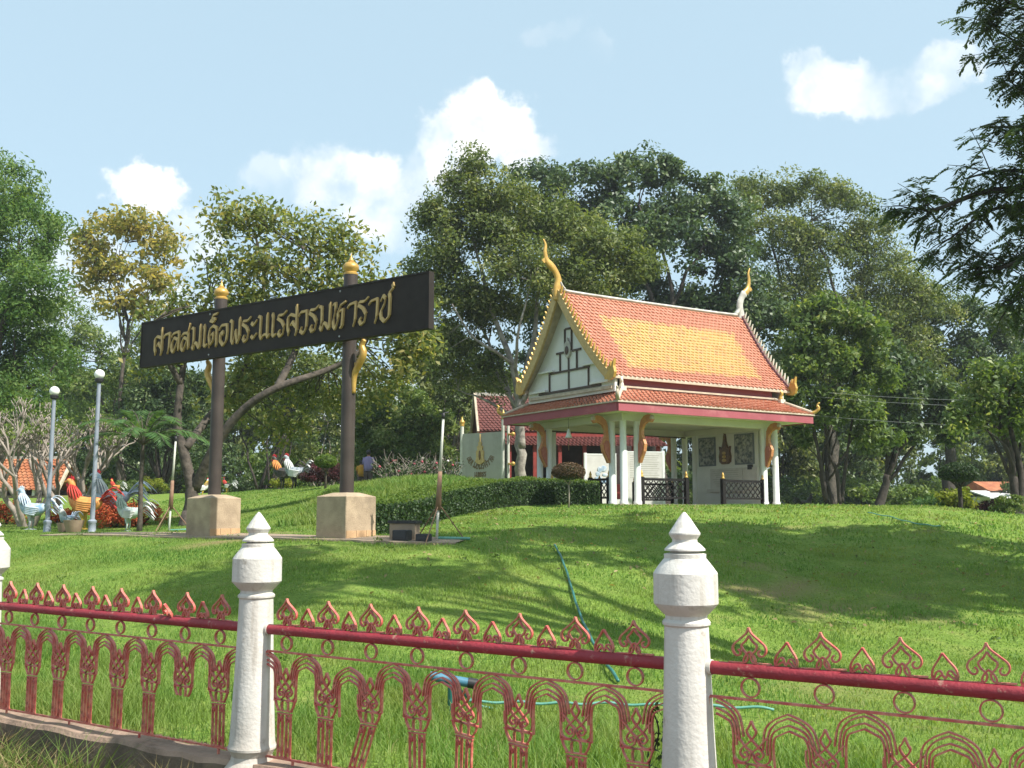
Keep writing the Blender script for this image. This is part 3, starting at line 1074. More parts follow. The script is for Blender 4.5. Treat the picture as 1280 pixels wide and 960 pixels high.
# board slightly framed
b = MB()
YB = -.20
b.box(xl, xr, YB - .05, YB + .05, zb_bot, zb_top)
brd = b.build('board', M['sign_dark'], sign)
for a, c in (((xl, zb_bot), (xr, zb_bot)), ((xl, zb_top), (xr, zb_top))):
    b = MB()
    b.bar((a[0], YB, a[1]), (c[0], YB, c[1]), .128, .03)
    b.build('frame_strip', M['sign_dark'], brd)
for xx in (xl, xr):
    b = MB()
    b.box(xx - .014 if xx == xl else xx - .004, xx + .004 if xx == xl else xx + .014, YB - .064, YB + .064, zb_bot - .015, zb_top + .015)
    b.build('end_strip', M['sign_dark'], brd)
# golden S brackets under the board at the outer side of each column
def naga(b, side, x0):
    pts = smooth_pts([(x0 + side * .12, 0, zb_bot - .92), (x0 + side * .13, 0, zb_bot - .62), (x0 + side * .22, 0, zb_bot - .45), (x0 + side * .34, 0, zb_bot - .25), (x0 + side * .30, 0, zb_bot - .10), (x0 + side * .36, 0, zb_bot + .0)], 5)
    n = len(pts)
    b.tube(pts, [(.035 + .03 * math.sin(math.pi * i / n)) for i in range(n)], 8)
    b.tube(smooth_pts([(x0 + side * .125, 0, zb_bot - .7), (x0 + side * .17, 0, zb_bot - .5), (x0 + side * .14, 0, zb_bot - .38)], 4), [.03] * 5 + [.03, .025, .018, .008], 7)
for hx, sd_ in ((hL.x, -1), (hR.x, 1)):
    b = MB()
    naga(b, sd_, hx)
    b.build('curled_bracket', M['gold'], sign, smooth='all')
for hx in (hL.x, hR.x):
    for dz in (.06, -.06):
        b = MB()
        zz = zb_top - .06 if dz > 0 else zb_bot + .06
        b.ellipsoid((hx, YB - .05, zz), (.02, .012, .02), 8, 6)
        b.build('bolt', M['steel'], brd)
GLY = {
 'so_sala': (.80, [[(.12, -.02), (.18, .1), (.10, .25), (.10, .68), (.30, .80), (.66, .70)], [(.60, -.06), (.70, .1), (.70, 1.12), (.64, 1.02)], [(.30, .36), (.44, .50), (.52, .40), (.68, .26)]]),
 'aa': (.62, [[(.02, .68), (.14, .80), (.50, .86), (.54, .80), (.50, .18), (.38, -.04)]]),
 'lo': (.80, [[(.06, .66), (.20, .80), (.62, .86), (.68, .78), (.66, .05)], [(.62, .50), (.30, .62), (.10, .36), (.12, .10), (.26, -.02), (.36, .12), (.64, .52)]]),
 'so': (.86, [[(.10, .62), (.22, .74), (.56, .74), (.64, .66), (.64, .05)], [(.58, .46), (.30, .56), (.10, .32), (.12, .08), (.26, -.02), (.36, .12), (.62, .50)], [(.60, .70), (.70, .92), (.78, 1.12)]]),
 'mo': (.84, [[(.06, .92), (.20, .88), (.20, .30), (.10, .12), (.20, -.02), (.34, .26), (.46, .22), (.66, .0)], [(.72, .98), (.74, .8), (.70, .02)]]),
 'e': (.46, [[(.16, .95), (.22, .8), (.18, .12), (.28, .02), (.44, .12)]]),
 'do': (.82, [[(.10, -.04), (.16, .12), (.08, .45), (.16, .74), (.40, .86), (.68, .76), (.68, -.02)], [(.26, .46), (.42, .56), (.46, .42), (.40, .2), (.20, .06)]]),
 'taikhu': (0, [[(-.66, 1.10), (-.40, 1.02), (-.24, 1.14), (-.52, 1.20), (-.42, 1.32), (-.12, 1.36)]]),
 'cho': (.82, [[(.04, .64), (.22, .82), (.62, .82), (.66, .5), (.60, .14), (.38, -.04), (.14, .18), (.16, .46), (.30, .56), (.36, .42)]]),
 'pho': (.88, [[(.06, .96), (.20, .88), (.16, .14), (.28, -.02), (.46, .52), (.60, -.02), (.76, .2), (.76, 1.0)]]),
 'ro': (.66, [[(.66, .98), (.44, .84), (.12, .84), (.08, .72), (.36, .58), (.52, .36), (.42, .06), (.26, -.02), (.14, .14), (.26, .24)]]),
 'a': (.50, [[(.06, .72), (.20, .60), (.44, .80)], [(.06, .18), (.20, .06), (.44, .26)]]),
 'no': (.86, [[(.06, .94), (.22, .88), (.18, .16), (.28, .0), (.42, .14), (.68, .16), (.68, .98)], [(.64, .22), (.74, .02), (.88, .14)]]),
 'wo': (.66, [[(.02, .68), (.16, .82), (.54, .84), (.56, .6), (.52, .18), (.34, -.04), (.14, .08), (.24, .22)]]),
 'ho': (.92, [[(.08, .92), (.22, .94), (.22, .7), (.08, .30), (.10, .08), (.22, -.04), (.40, .34), (.38, .58), (.54, .84), (.86, .96)], [(.50, .62), (.70, .66), (.64, .02), (.52, -.04)]]),
 'cho_chang': (.86, [[(.10, .74), (.24, .94), (.38, .82), (.30, .6), (.10, .34), (.14, .12), (.34, -.04), (.60, .14), (.64, .8), (.60, 1.0), (.84, 1.18), (.80, 1.32)]]),
}
word = ['so_sala', 'aa', 'lo', 'so', 'mo', 'e', 'do', 'taikhu', 'cho', 'pho', 'ro', 'a', 'no', 'e', 'ro', 'so_sala', 'wo', 'ro', 'mo', 'ho', 'aa', 'ro', 'aa', 'cho_chang']
tot = sum(GLY[g][0] for g in word)
tx0 = xl + (xr - xl) * .058
tx1 = xl + (xr - xl) * .905
# letters widen a little from one end of the board to the other only by perspective: one scale for all
LH = .50 * (zb_top - zb_bot)
adv = (tx1 - tx0) / tot
base_z = zb_bot + .235 * (zb_top - zb_bot)
x = tx0
for g in word:
    w, strokes = GLY[g]
    b = MB()
    li = 0
    for st in strokes:
        pts = [(x + a * adv, base_z + c * LH) for a, c in st]
        nib = (.021, .024)
        for i in range(len(pts) - 1):
            (ax, az), (bx_, bz_) = pts[i], pts[i + 1]
            li += 1
            y0 = YB - .052
            y1 = YB - .085 - .0011 * li
            q = [(ax - nib[0], az - nib[1]), (ax + nib[0], az + nib[1]), (bx_ + nib[0], bz_ + nib[1]), (bx_ - nib[0], bz_ - nib[1])]
            # give strokes lying along the nib a little body
            dx, dz = bx_ - ax, bz_ - az
            cr = abs(dx * nib[1] - dz * nib[0]) / (math.hypot(dx, dz) * math.hypot(*nib) + 1e-9)
            if cr < .45:
                k = .014
                q = [(ax - nib[0] * .5, az - nib[1] * .5 + k), (ax + nib[0] * .5, az - k + nib[1] * .5), (bx_ + nib[0] * .5, bz_ - k + nib[1] * .5), (bx_ - nib[0] * .5, bz_ + k - nib[1] * .5)]
                q = [(ax, az + k), (ax, az - k), (bx_, bz_ - k), (bx_, bz_ + k)]
            vs = [(u_, y1, v_) for u_, v_ in q] + [(u_, y0, v_) for u_, v_ in q]
            b.add(vs, [(0, 1, 2, 3), (7, 6, 5, 4), (0, 4, 5, 1), (1, 5, 6, 2), (2, 6, 7, 3), (3, 7, 4, 0)])
    b.build('letter', M['gold_dull'], brd)
    x += w * adv

# ------------------------------------------------------------------ pavilion
PA = math.atan2(.543, .84)
PC = at(780, 640, 29.0)
PG = tz(PC.x, PC.y) - .02
PL, PW = 6.02, 4.1
pav = thing('pavilion', 'open white pavilion with steep orange and yellow tiled roof and golden finials', 'pavilion', (PC.x, PC.y, PG), PA)
pm = Mx.Translation((PC.x, PC.y, PG)) @ Mx.Rotation(PA, 4, 'Z')
Z0 = 1.75 - PG                     # figures below were measured for a floor at 1.75
EAVE_B, EAVE_T = 4.31 - 1.75, 4.55 - 1.75
SK_T = 5.04 - 1.75                 # top of the lower roof
UP_E = 5.36 - 1.75                 # upper eave
RIDGE = 8.08 - 1.75
dz0 = 1.75 - PG
EAVE_B, EAVE_T, SK_T, UP_E, RIDGE = [v + dz0 for v in (EAVE_B, EAVE_T, SK_T, UP_E, RIDGE)]
OH = .82
b = MB()
bev_box(b, -.45, PL + .45, -.45, PW + .45, -.6, .06, .03)
b.build('floor_slab', M['concrete'], pav)
colm = MB()
colm.lathe([(.118, 0), (.118, .09), (.097, .12), (.092, EAVE_B + .04)], 18)
colm_me = colm.mesh('column', M['white_col'], 40)
cols = []
for cx, sx in ((0, 1), (PL, -1)):
    for cy, sy in ((0, 1), (PW, -1)):
        cols += [(cx, cy), (cx + sx * .5, cy), (cx, cy + sy * .5)]
for c in cols:
    link('column', colm_me, pav, (c[0], c[1], .05))
# ceiling and soffit
b = MB()
b.box(-OH + .04, PL + OH - .04, -OH + .04, PW + OH - .04, EAVE_B + .03, EAVE_B + .08)
b.build('ceiling', M['ceil'], pav)
# beams just under the ceiling
for (x0, x1, y0, y1) in ((-.13, PL + .13, -.13, .13), (-.13, PL + .13, PW - .13, PW + .13)):
    b = MB()
    b.box(x0, x1, y0, y1, EAVE_B - .17, EAVE_B + .028)
    b.build('beam', M['ceil'], pav)
for x0 in (-.125, PL - .125):
    b = MB()
    b.box(x0, x0 + .25, .14, PW - .14, EAVE_B - .168, EAVE_B + .026)
    b.build('beam', M['ceil'], pav)
for (p, q) in (((.1, PW - .15), (PL - .1, PW - .15)),):
    b = MB()
    b.bar((p[0], p[1], EAVE_B - .20), (q[0], q[1], EAVE_B - .20), .04, .035)
    b.build('beam_strip', M['brown_trim'], pav)
# pink fascia on four sides with a cream drip edge above
for (a, c) in (((-OH, -OH), (PL + OH, -OH)), ((-OH, PW + OH), (PL + OH, PW + OH)), ((-OH, -OH), (-OH, PW + OH)), ((PL + OH, -OH), (PL + OH, PW + OH))):
    b = MB()
    k = .0 if a[1] == c[1] else .03
    va, vc = Vector((*a, 0)), Vector((*c, 0))
    d = (vc - va).normalized()
    b.bar((va + d * k) + Vector((0, 0, (EAVE_B + EAVE_T) / 2)), (vc - d * k) + Vector((0, 0, (EAVE_B + EAVE_T) / 2)), .05 - k * .1, EAVE_T - EAVE_B)
    fo = b.build('fascia', M['pink'], pav)
    b = MB()
    b.bar((va - d * .045) + Vector((0, 0, EAVE_T + .015 + k * .1)), (vc + d * .045) + Vector((0, 0, EAVE_T + .015 + k * .1)), .12, .035)
    b.build('drip_edge', M['cream_trim'], fo)
# ---- tiles
def tile_patch(mbs, L0, L1, U0, U1, sag, nrow, tw, pick, prof=1.0):
    """scale tiles from lower edge L0-L1 to upper edge U0-U1, sag pulls the middle of the slope in"""
    L0, L1, U0, U1 = [Vector(p) for p in (L0, L1, U0, U1)]
    nrm = (L1 - L0).cross(U0 - L0).normalized()
    if nrm.z < 0:
        nrm = -nrm
    def S(a, t):
        p = (L0 * (1 - a) + L1 * a) * (1 - t) + (U0 * (1 - a) + U1 * a) * t
        return p - nrm * sag * math.sin(math.pi * t) * (1.25 - .5 * t)
    rs = random.Random(5)
    for r in range(nrow):
        t0, t1 = r / nrow, (r + 1.45) / nrow
        t1 = min(t1, 1.0)
        w = ((L1 - L0) * (1 - t0) + (U1 - U0) * t0).length
        n = max(1, int(round(w / tw)))
        off = .5 if r % 2 else 0
        for c in range(-1, n + 1):
            a0, a1 = (c + off) / n, (c + 1 + off) / n
            if a1 <= .01 or a0 >= .99:
                continue
            a0, a1 = max(a0, 0), min(a1, 1)
            am = (a0 + a1) / 2
            g = .08 * (a1 - a0)
            lift = nrm * (.046 + rs.uniform(-.006, .008))
            tm = t0 + (t1 - t0) * .30
            P = [S(am, t0) + lift, S(a1 - g, tm) + lift * .86, S(a1 - g, t1) + nrm * .004, S(a0 + g, t1) + nrm * .004, S(a0 + g, tm) + lift * .86]
            dn = nrm * .042
            b_ = mbs[pick(am, (t0 + t1) / 2, rs)]
            vs = P + [P[0] - dn, P[1] - dn, P[4] - dn]
            b_.add(vs, [(0, 1, 2, 3, 4), (0, 5, 6, 1), (4, 7, 5, 0)])
    # sheet beneath
    sh = []
    fs = []
    N = 10
    for i in range(N + 1):
        sh += [S(0, i / N), S(1, i / N)]
    for i in range(N):
        fs.append((2 * i, 2 * i + 1, 2 * i + 3, 2 * i + 2))
    return S, sh, fs
G1 = .56                           # gable overhang at the eave
G2 = .74                           # and at the apex
RY = PW / 2
mo, my, mp, msh = MB(), MB(), MB(), MB()
def pick_up(a, t, rs):
    a += rs.gauss(0, .006)
    t += rs.gauss(0, .006)
    d = min(a - .155, .875 - a, (t - .15) * .6, (.75 - t) * .6)
    if d < -.012:
        return 0
    if d < .014:
        return rs.choice((0, 2, 2)) if d < 0 else rs.choice((1, 2, 2))
    return 1 if rs.random() < .86 else 2
SF = []
for sgn in (1, -1):
    y0 = -.17 if sgn == 1 else PW + .17
    L0, L1 = (-G1, y0, UP_E), (PL + G1, y0, UP_E)
    U0, U1 = (-G2, RY - sgn * .02, RIDGE), (PL + G2, RY - sgn * .02, RIDGE)
    if sgn == -1:
        L0, L1, U0, U1 = L1, L0, U1, U0
    S, sh, fs = tile_patch([mo, my, mp], L0, L1, U0, U1, .12, 26, .165, pick_up)
    msh.add(sh, fs)
    SF.append(S)
ro = msh.build('roof', M['cream_trim'], pav)
o = mo.build('orange_tiles', M['tile_orange'], ro)
o['kind'] = 'stuff'
o = my.build('yellow_tiles', M['tile_yellow'], ro)
o['kind'] = 'stuff'
o = mp.build('amber_tiles', M['tile_amber'], ro)
o['kind'] = 'stuff'
# eave board of the upper roof
for sgn in (1, -1):
    y0 = -.17 if sgn == 1 else PW + .17
    b = MB()
    b.bar((-G1, y0 + sgn * .03, UP_E - .03), (PL + G1, y0 + sgn * .03, UP_E - .03), .07, .06)
    b.build('eave_board', M['cream_trim'], ro)
# lower skirt roof, hipped
ml, mls = [MB()], MB()
def pk0(a, t, rs):
    return 0
OT = OH + .05
IN = .02
cr_o = [(-OT, -OT), (PL + OT, -OT), (PL + OT, PW + OT), (-OT, PW + OT)]
cr_i = [(-IN, -IN), (PL + IN, -IN), (PL + IN, PW + IN), (-IN, PW + IN)]
skirts = []
for k in range(4):
    k2 = (k + 1) % 4
    mk = [MB()]
    S, sh, fs = tile_patch(mk, (*cr_o[k], EAVE_T + .03), (*cr_o[k2], EAVE_T + .03), (*cr_i[k], SK_T), (*cr_i[k2], SK_T), .02, 7, .165, pk0)
    b = MB()
    b.add(sh, fs)
    so = b.build('skirt_roof', M['cream_trim'], pav)
    o = mk[0].build('roof_tiles', M['tile_orange'] if k in (0, 1) else M['tile_orange'], so)
    o['kind'] = 'stuff'
# hip ridges with small white and gold corner figures
for k in range(4):
    b = MB()
    p0 = Vector((*cr_o[k], EAVE_T + .07))
    p1 = Vector((*cr_i[k], SK_T + .05))
    b.tube([p0, p1], .05, 8)
    hr = b.build('hip_ridge', M['cream_trim'], pav, smooth=40)
    d = (p0 - p1)
    d.z = 0
    d.normalize()
    pc = p1.lerp(p0, .16)
    b = MB()
    b.box(pc.x - .1, pc.x + .1, pc.y - .1, pc.y + .1, pc.z - .06, pc.z + .06)
    b.build('finial_base', M['mosaic_white'], hr)
    b = MB()
    b.tube(smooth_pts([pc, pc + Vector((0, 0, .14)), pc + d * .04 + Vector((0, 0, .26)), pc - d * .02 + Vector((0, 0, .36)), pc + d * .05 + Vector((0, 0, .46))], 4), [.06, .07, .075, .07, .06, .05, .05, .055, .05, .045, .04, .035, .03, .028, .022, .016, .008], 8)
    b.build('corner_figure', M['mosaic_white'] if k in (0, 3) else M['gold'], hr, smooth='all')
    b = MB()
    b.tube(smooth_pts([p0 - d * .15, p0 + d * .02 + Vector((0, 0, .05)), p0 + d * .12 + Vector((0, 0, .16)), p0 + d * .08 + Vector((0, 0, .26)), p0 + d * .16 + Vector((0, 0, .34))], 4), [.06] * 4 + [.055] * 4 + [.045] * 4 + [.03] * 4 + [.008], 7)
    b.build('hip_tip', M['gold'] if k != 0 else M['cream_trim'], hr, smooth='all')
# frieze wall between the roofs
b = MB()
b.box(0.02, PL - .02, .03, .10, SK_T - .2, UP_E + .06)
b.build('frieze', M['pink'], pav)
b = MB()
b.box(0.02, PL - .02, PW - .10, PW - .03, SK_T - .2, UP_E + .06)
b.build('frieze', M['pink'], pav)
for y0 in (-.0, PW):
    b = MB()
    b.bar((-.02, y0, SK_T + .06), (PL + .02, y0, SK_T + .06), .09, .05)
    b.build('frieze_sill', M['cream_trim'], pav)
# gable walls
def roof_z(y):
    """height of the upper roof surface above local y"""
    yy = y if y <= RY else PW - y
    t = np.clip((yy + .17) / (RY + .15), 0, 1)
    z = UP_E + (RIDGE - UP_E) * t
    return z - .12 * math.sin(math.pi * t) * (1.25 - .5 * t) * 1.45
for gx, sgn in ((-.30, -1), (PL + .30, 1)):
    b = MB()
    ys = np.linspace(-.1, PW + .1, 25)
    poly = [(-.1, SK_T - .1)] + [(y, roof_z(y) - .05) for y in ys] + [(PW + .1, SK_T - .1)]
    b.prism(poly, lambda a, c, d, gx=gx: (gx + d, a, c), .10)
    gw = b.build('gable_wall', M['white_wall'], pav)
    xf = gx + sgn * .055
    def strip(y0, z0, y1, z1, w=.065, nm='gable_trim', m=M['brown_trim'], dp=.03):
        b = MB()
        b.bar((xf + sgn * dp / 2, y0, z0), (xf + sgn * dp / 2, y1, z1), dp if y0 != y1 else w, w if y0 != y1 else dp)
        b.build(nm, m, gw)
    zb = SK_T + .14
    for s in (-1, 1):
        strip(RY + s * .16, zb + 1.84, RY + s * .0, zb + 1.84, .055, dp=.028)
        strip(RY + s * .17, zb + 1.84, RY + s * .17, zb + 1.17, .068)
        strip(RY + s * .19, zb + 1.15, RY + s * .62, zb + 1.15, .06, dp=.032)
        strip(RY + s * .42, zb + 1.12, RY + s * .42, zb + .60, .068)
        strip(RY + s * .03, zb + .58, RY + s * 1.02, zb + .58, .06, dp=.032)
        strip(RY + s * .98, zb + .56, RY + s * .98, zb + .03, .068)
    strip(RY - 1.55, zb, RY + 1.55, zb, .07, dp=.036)
    strip(RY + .001, zb + .98, RY, zb + .03, .055, dp=.028) if False else None
    b = MB()
    b.box(*(sorted((xf, xf + sgn * .029))), RY - .028, RY + .028, zb + .03, zb + .95)
    b.build('gable_trim', M['brown_trim'], gw)
    b = MB()
    md = [(.0, .36), (.06, .24), (.13, .2), (.16, .05), (.14, -.1), (.08, -.2), (0, -.26), (-.08, -.2), (-.14, -.1), (-.16, .05), (-.13, .2), (-.06, .24)]
    b.prism(md, lambda a, c, d: (xf + sgn * .04 + d, RY + a, zb + 1.2 + c), .07)
    mo_ = b.build('medallion', M['ridge'], gw)
    b = MB()
    b.ellipsoid((xf + sgn * .085, RY, zb + 1.18), (.03, .09, .13), 12, 8)
    b.build('medallion_face', M['brown_trim'], gw, smooth='all')
    # stepped white mouldings beside the trim
    for s in (-1, 1):
        b = MB()
        b.box(*(sorted((xf, xf + sgn * .10))), *(sorted((RY + s * 1.12, RY + s * 1.98))), zb + .04, zb + .10)
        b.build('moulding', M['white_wall'], gw)
        b = MB()
        b.box(*(sorted((xf, xf + sgn * .10))), *(sorted((RY + s * .74, RY + s * 1.5))), zb + .62, zb + .67)
        b.build('moulding', M['white_wall'], gw)
# lower ledge on the gable sides
for gx in (-.34, PL + .34):
    b = MB()
    b.box(gx - .07, gx + .07, -.02, PW + .02, SK_T - .02, SK_T + .07)
    b.build('gable_ledge', M['cream_trim'], pav)
# barge boards with flame teeth, tail finials and horn finials
def barge(xe_low, xe_top, outer, m_face, m_tooth, parentname):
    for sgn in (1, -1):
        Sf = SF[0] if sgn == 1 else SF[1]
        pts = []
        N = 26
        for i in range(N + 1):
            t = i / N
            a = 0.0 if outer == -1 else 1.0
            if sgn == -1:
                a = 1 - a
            p = Sf(a, t)
            p = Vector((p.x + outer * .03, p.y, p.z))
            pts.append(p)
        b = MB()
        vs, fs = [], []
        for i, p in enumerate(pts):
            d = (pts[min(i + 1, N)] - pts[max(i - 1, 0)]).normalized()
            n_ = Vector((0, -d.z, d.y)) if sgn == 1 else Vector((0, d.z, -d.y))
            if n_.z < 0:
                n_ = -n_
            for (o_, x_) in ((-.15, -.04), (.09, -.04), (.09, .04), (-.15, .04)):
                q = p + n_ * o_
                vs.append((q.x + x_, q.y, q.z))
        for i in range(N):
            for k in range(4):
                k2 = (k + 1) % 4
                fs.append((i * 4 + k, i * 4 + k2, (i + 1) * 4 + k2, (i + 1) * 4 + k))
        fs += [(3, 2, 1, 0), tuple(N * 4 + k for k in range(4))]
        b.add(vs, fs)
        bo = b.build('barge_board', m_face, pav)
        # teeth
        tb = MB()
        tb.prism([(-.055, 0), (.06, 0), (.075, .05), (.055, .12), (.085, .2), (.02, .12), (-.03, .06)], lambda a_, c_, d_: (d_, a_, c_), .05)
        tme = tb.mesh('flame_tooth', m_tooth)
        nt_ = 19
        for j in range(nt_):
            f = (j + .7) / (nt_ + .3) * N
            i = int(f)
            p = pts[i].lerp(pts[min(i + 1, N)], f - i)
            d = (pts[min(i + 1, N)] - pts[max(i - 1, 0)]).normalized()
            n_ = Vector((0, -d.z, d.y)) if sgn == 1 else Vector((0, d.z, -d.y))
            if n_.z < 0:
                n_ = -n_
            to = link('flame_tooth', tme, bo)
            M3 = Mx((Vector((1, 0, 0)), d, n_)).transposed()
            to.matrix_local = Mx.Translation(p + n_ * .085) @ M3.to_4x4()
        # tail finial at the foot
        p = pts[0]
        yd = -1 if sgn == 1 else 1
        b = MB()
        fl = [(-.18, -.12), (.06, -.16), (.22, -.10), (.27, .05), (.22, .22), (.25, .42), (.16, .30), (.10, .16), (.10, .36), (.03, .22), (-.02, .10), (-.10, .12)]
        b.prism(fl, lambda a_, c_, d_: (p.x + d_, p.y + yd * a_, p.z + .02 + c_), .09)
        b.build('tail_finial', M['gold'], bo)
barge(-G1, -G2, -1, M['gold_dull'], M['gold'], 'front')
barge(PL + G1, PL + G2, 1, M['mosaic'], M['mosaic_white'], 'rear')
def horn(x0, sgn, white_base):
    z = RIDGE
    hk = 1.32 if white_base else 1.16
    path = smooth_pts([(x0, RY, z - .25), (x0 + sgn * .02, RY, z + .05), (x0 - sgn * .03, RY, z + .32), (x0 + sgn * .10, RY, z + .56), (x0 + sgn * .36, RY, z + .76), (x0 + sgn * .44, RY, z + 1.0), (x0 + sgn * .42, RY, z + 1.18), (x0 + sgn * .50, RY, z + 1.33)], 5)
    path = [Vector((q_.x, q_.y, z + (q_.z - z) * (hk if q_.z > z else 1))) for q_ in path]
    n = len(path)
    rad = []
    for i in range(n):
        t = i / (n - 1)
        r = .13 * (1 - t) ** .8 + .018
        if .42 < t < .62:
            r += .03 * math.sin((t - .42) / .2 * math.pi)
        rad.append((r * .6, r))
    b = MB()
    b.tube(path, rad, 10)
    h_ = b.build('horn_finial', M['gold'], pav, smooth='all')
    if white_base:
        b = MB()
        k = int(n * .52)
        b.tube(path[:k], [(r[0] * 1.15, r[1] * 1.12) for r in rad[:k]], 10)
        b.build('horn_base', M['ridge'], h_, smooth='all')
    b = MB()
    q = path[int(n * .60)]
    fl = [(0, -.06), (.10, -.12), (.17, -.05), (.12, .02), (.02, .06)]
    b.prism(fl, lambda a_, c_, d_: (q.x + sgn * a_, q.y + d_, q.z + c_), .05)
    b.build('beak', M['gold'], h_)
horn(-G2 - .02, -1, False)
horn(PL + G2 + .02, 1, True)
# ridge cap, rising to the horns
b = MB()
pp = smooth_pts([(-G2 + .05, RY, RIDGE + .30), (-G2 + .2, RY, RIDGE + .12), (-G2 + .55, RY, RIDGE + .045), (PL / 2, RY, RIDGE + .03), (PL + G2 - .55, RY, RIDGE + .045), (PL + G2 - .2, RY, RIDGE + .12), (PL + G2 - .05, RY, RIDGE + .30)], 5)
b.tube(pp, [(.09, .06)] * len(pp), 10)
b.build('ridge_cap', M['ridge'], ro, smooth=50)
# eave brackets
br = [(0, 0), (.05, -.02), (.11, .12), (.20, .30), (.235, .50), (.17, .66), (.13, .78), (.135, .92), (.20, 1.05), (.33, 1.12), (.44, 1.09), (.50, 1.16), (.47, 1.27), (.36, 1.32), (.22, 1.29), (.11, 1.18), (.06, 1.02), (.05, .85), (.03, .6), (0, .5)]
bi = [(.03, .05), (.09, .16), (.165, .32), (.19, .48), (.13, .62), (.06, .60), (.03, .4)]
bk = MB()
bk.prism(br, lambda a, c, d: (a * 1.22, d, c), .10)
bk_me = bk.mesh('eave_bracket', M['bracket'])
b2 = MB()
b2.prism(bi, lambda a, c, d: (a * 1.22, d, c), .15)
b2_me = b2.mesh('bracket_carving', M['bracket_red'])
b3 = MB()
b3.ellipsoid((.56, 0, 1.22), (.07, .07, .08), 10, 7)
b3_me = b3.mesh('bracket_knob', M['cream_trim'], 'all')
for cx, sx in ((0, 1), (PL, -1)):
    for cy, sy in ((0, 1), (PW, -1)):
        for (px_, py_, ang) in ((cx, cy + sy * .5, 180 if sx == 1 else 0), (cx + sx * .5, cy, -90 if sy == 1 else 90)):
            d = Vector((math.cos(R(ang)), math.sin(R(ang)), 0))
            o = link('eave_bracket', bk_me, pav, (px_ + d.x * .10, py_ + d.y * .10, EAVE_B - 1.33), R(ang))
            link('bracket_carving', b2_me, o)
            link('bracket_knob', b3_me, o)
# black lattice railings
def railing(p, q, posts=(True, True)):
    p, q = Vector((*p, 0)), Vector((*q, 0))
    L = (q - p).length
    d = (q - p).normalized()
    an = math.atan2(d.y, d.x)
    rt = link('lattice_railing', None, pav, (p.x, p.y, .05), an)
    def part(nm, m=M['lattice']):
        nonlocal b
        return b.build(nm, m, rt)
    b = MB(); b.bar((0, 0, .72), (L, 0, .72), .06, .07); part('top_rail')
    b = MB(); b.bar((0, 0, .20), (L, 0, .20), .05, .05); part('bottom_rail')
    for x_ in (0.03, L - .03):
        b = MB(); b.box(x_ - .06, x_ + .06, -.058, .058, 0, .78); po = part('end_post')
        b = MB(); b.lathe([(.055, 0), (.06, .03), (.03, .05), (.045, .09), (.03, .14), (.004, .2)], 10, (x_, 0, .782)); b.build('post_finial', M['gold'], po, smooth='all')
    H = .45
    step = .2
    n = int((L + H) / step)
    for s in (1, -1):
        for i in range(-3, n + 1):
            x0 = i * step
            a0, a1 = x0, x0 + H
            za, zb_ = .225, .225 + H
            if a1 < .08 or a0 > L - .08:
                continue
            if a0 < .08:
                za += (.08 - a0); a0 = .08
            if a1 > L - .08:
                zb_ -= (a1 - (L - .08)); a1 = L - .08
            if a1 - a0 < .03:
                continue
            b = MB()
            if s == 1:
                b.bar((a0, .009, za), (a1, .009, zb_), .016, .028)
            else:
                b.bar((L - a0, -.009, za), (L - a1, -.009, zb_), .016, .028)
            part('lattice_slat')
railing((.62, 0), (2.35, 0))
railing((3.75, 0), (5.48, 0))
railing((0, .62), (0, 1.55))
railing((0, 2.6), (0, 3.48))
railing((.62, PW), (2.35, PW))
railing((3.75, PW), (5.48, PW))
# solid end wall
b = MB()
b.box(PL - .06, PL + .06, .64, PW - .64, .04, EAVE_B - .17)
b.build('end_wall', M['white_wall'], pav)

def on_wall(v, z):
    return pm @ Vector((PL - .06, v, z))
def wall_thing(name, label, cat, v, z):
    p = on_wall(v, z)
    return thing(name, label, cat, p, PA)
def wbox(b, dv0, dv1, z0, z1, x0, x1):
    b.box(-x1, -x0, dv0, dv1, z0, z1)
# the wall runs away from the camera: greater v is farther to the left
t_ = wall_thing('relief_picture', 'grey stone relief picture of figures on the pavilion wall, left of the gilded ornament', 'relief', 2.92, 1.36)
def relief(t_, w, h, seed):
    b = MB(); wbox(b, -w / 2, w / 2, 0, h, 0, .04); p_ = b.build('frame', M['relief_frame'], t_)
    rs = random.Random(seed)
    b = MB()
    wbox(b, -w / 2 + .04, w / 2 - .04, .04, h - .04, .041, .052)
    for k in range(26):
        b.ellipsoid((-.05, rs.uniform(-w / 2 + .12, w / 2 - .12), rs.uniform(.12, h - .12)), (rs.uniform(.02, .045), rs.uniform(.03, .1), rs.uniform(.04, .13)), 8, 6)
    b.build('relief', M['relief'], t_, smooth=40)
relief(t_, .78, .95, 1)
t_['label'] = 'grey relief picture on the white wall, on the side of the doubled back columns'
t_ = wall_thing('relief_picture', 'grey relief picture on the white wall, above the small black switch box', 'relief', 1.22, 1.36)
relief(t_, .84, .98, 2)
t_ = wall_thing('pointed_ornament', 'dark gilded pointed emblem hung between two grey relief pictures', 'ornament', 2.06, 1.40)
b = MB()
pl = [(-.12, 0), (.12, 0), (.22, .10), (.24, .35), (.20, .55), (.23, .78), (.14, .66), (.09, .82), (.05, .98), (.03, 1.2), (0, 1.36), (-.03, 1.2), (-.05, .98), (-.09, .82), (-.14, .66), (-.23, .78), (-.20, .55), (-.24, .35), (-.22, .10)]
b.prism(pl, lambda a, c, d: (-.045 + d, a * 1.05, c * .74), .09)
b.build('plate', M['ornament'], t_)
b = MB()
for z_ in (.16, .32, .48):
    b.ellipsoid((-.10, 0, z_ * .74), (.03, .11 - z_ * .06, .055), 10, 7)
b.build('boss', M['gold_dull'], t_, smooth='all')
t_ = wall_thing('inscription_slab', 'pale stone inscription slab on the pavilion wall above a carved ledge', 'plaque', 2.05, .50)
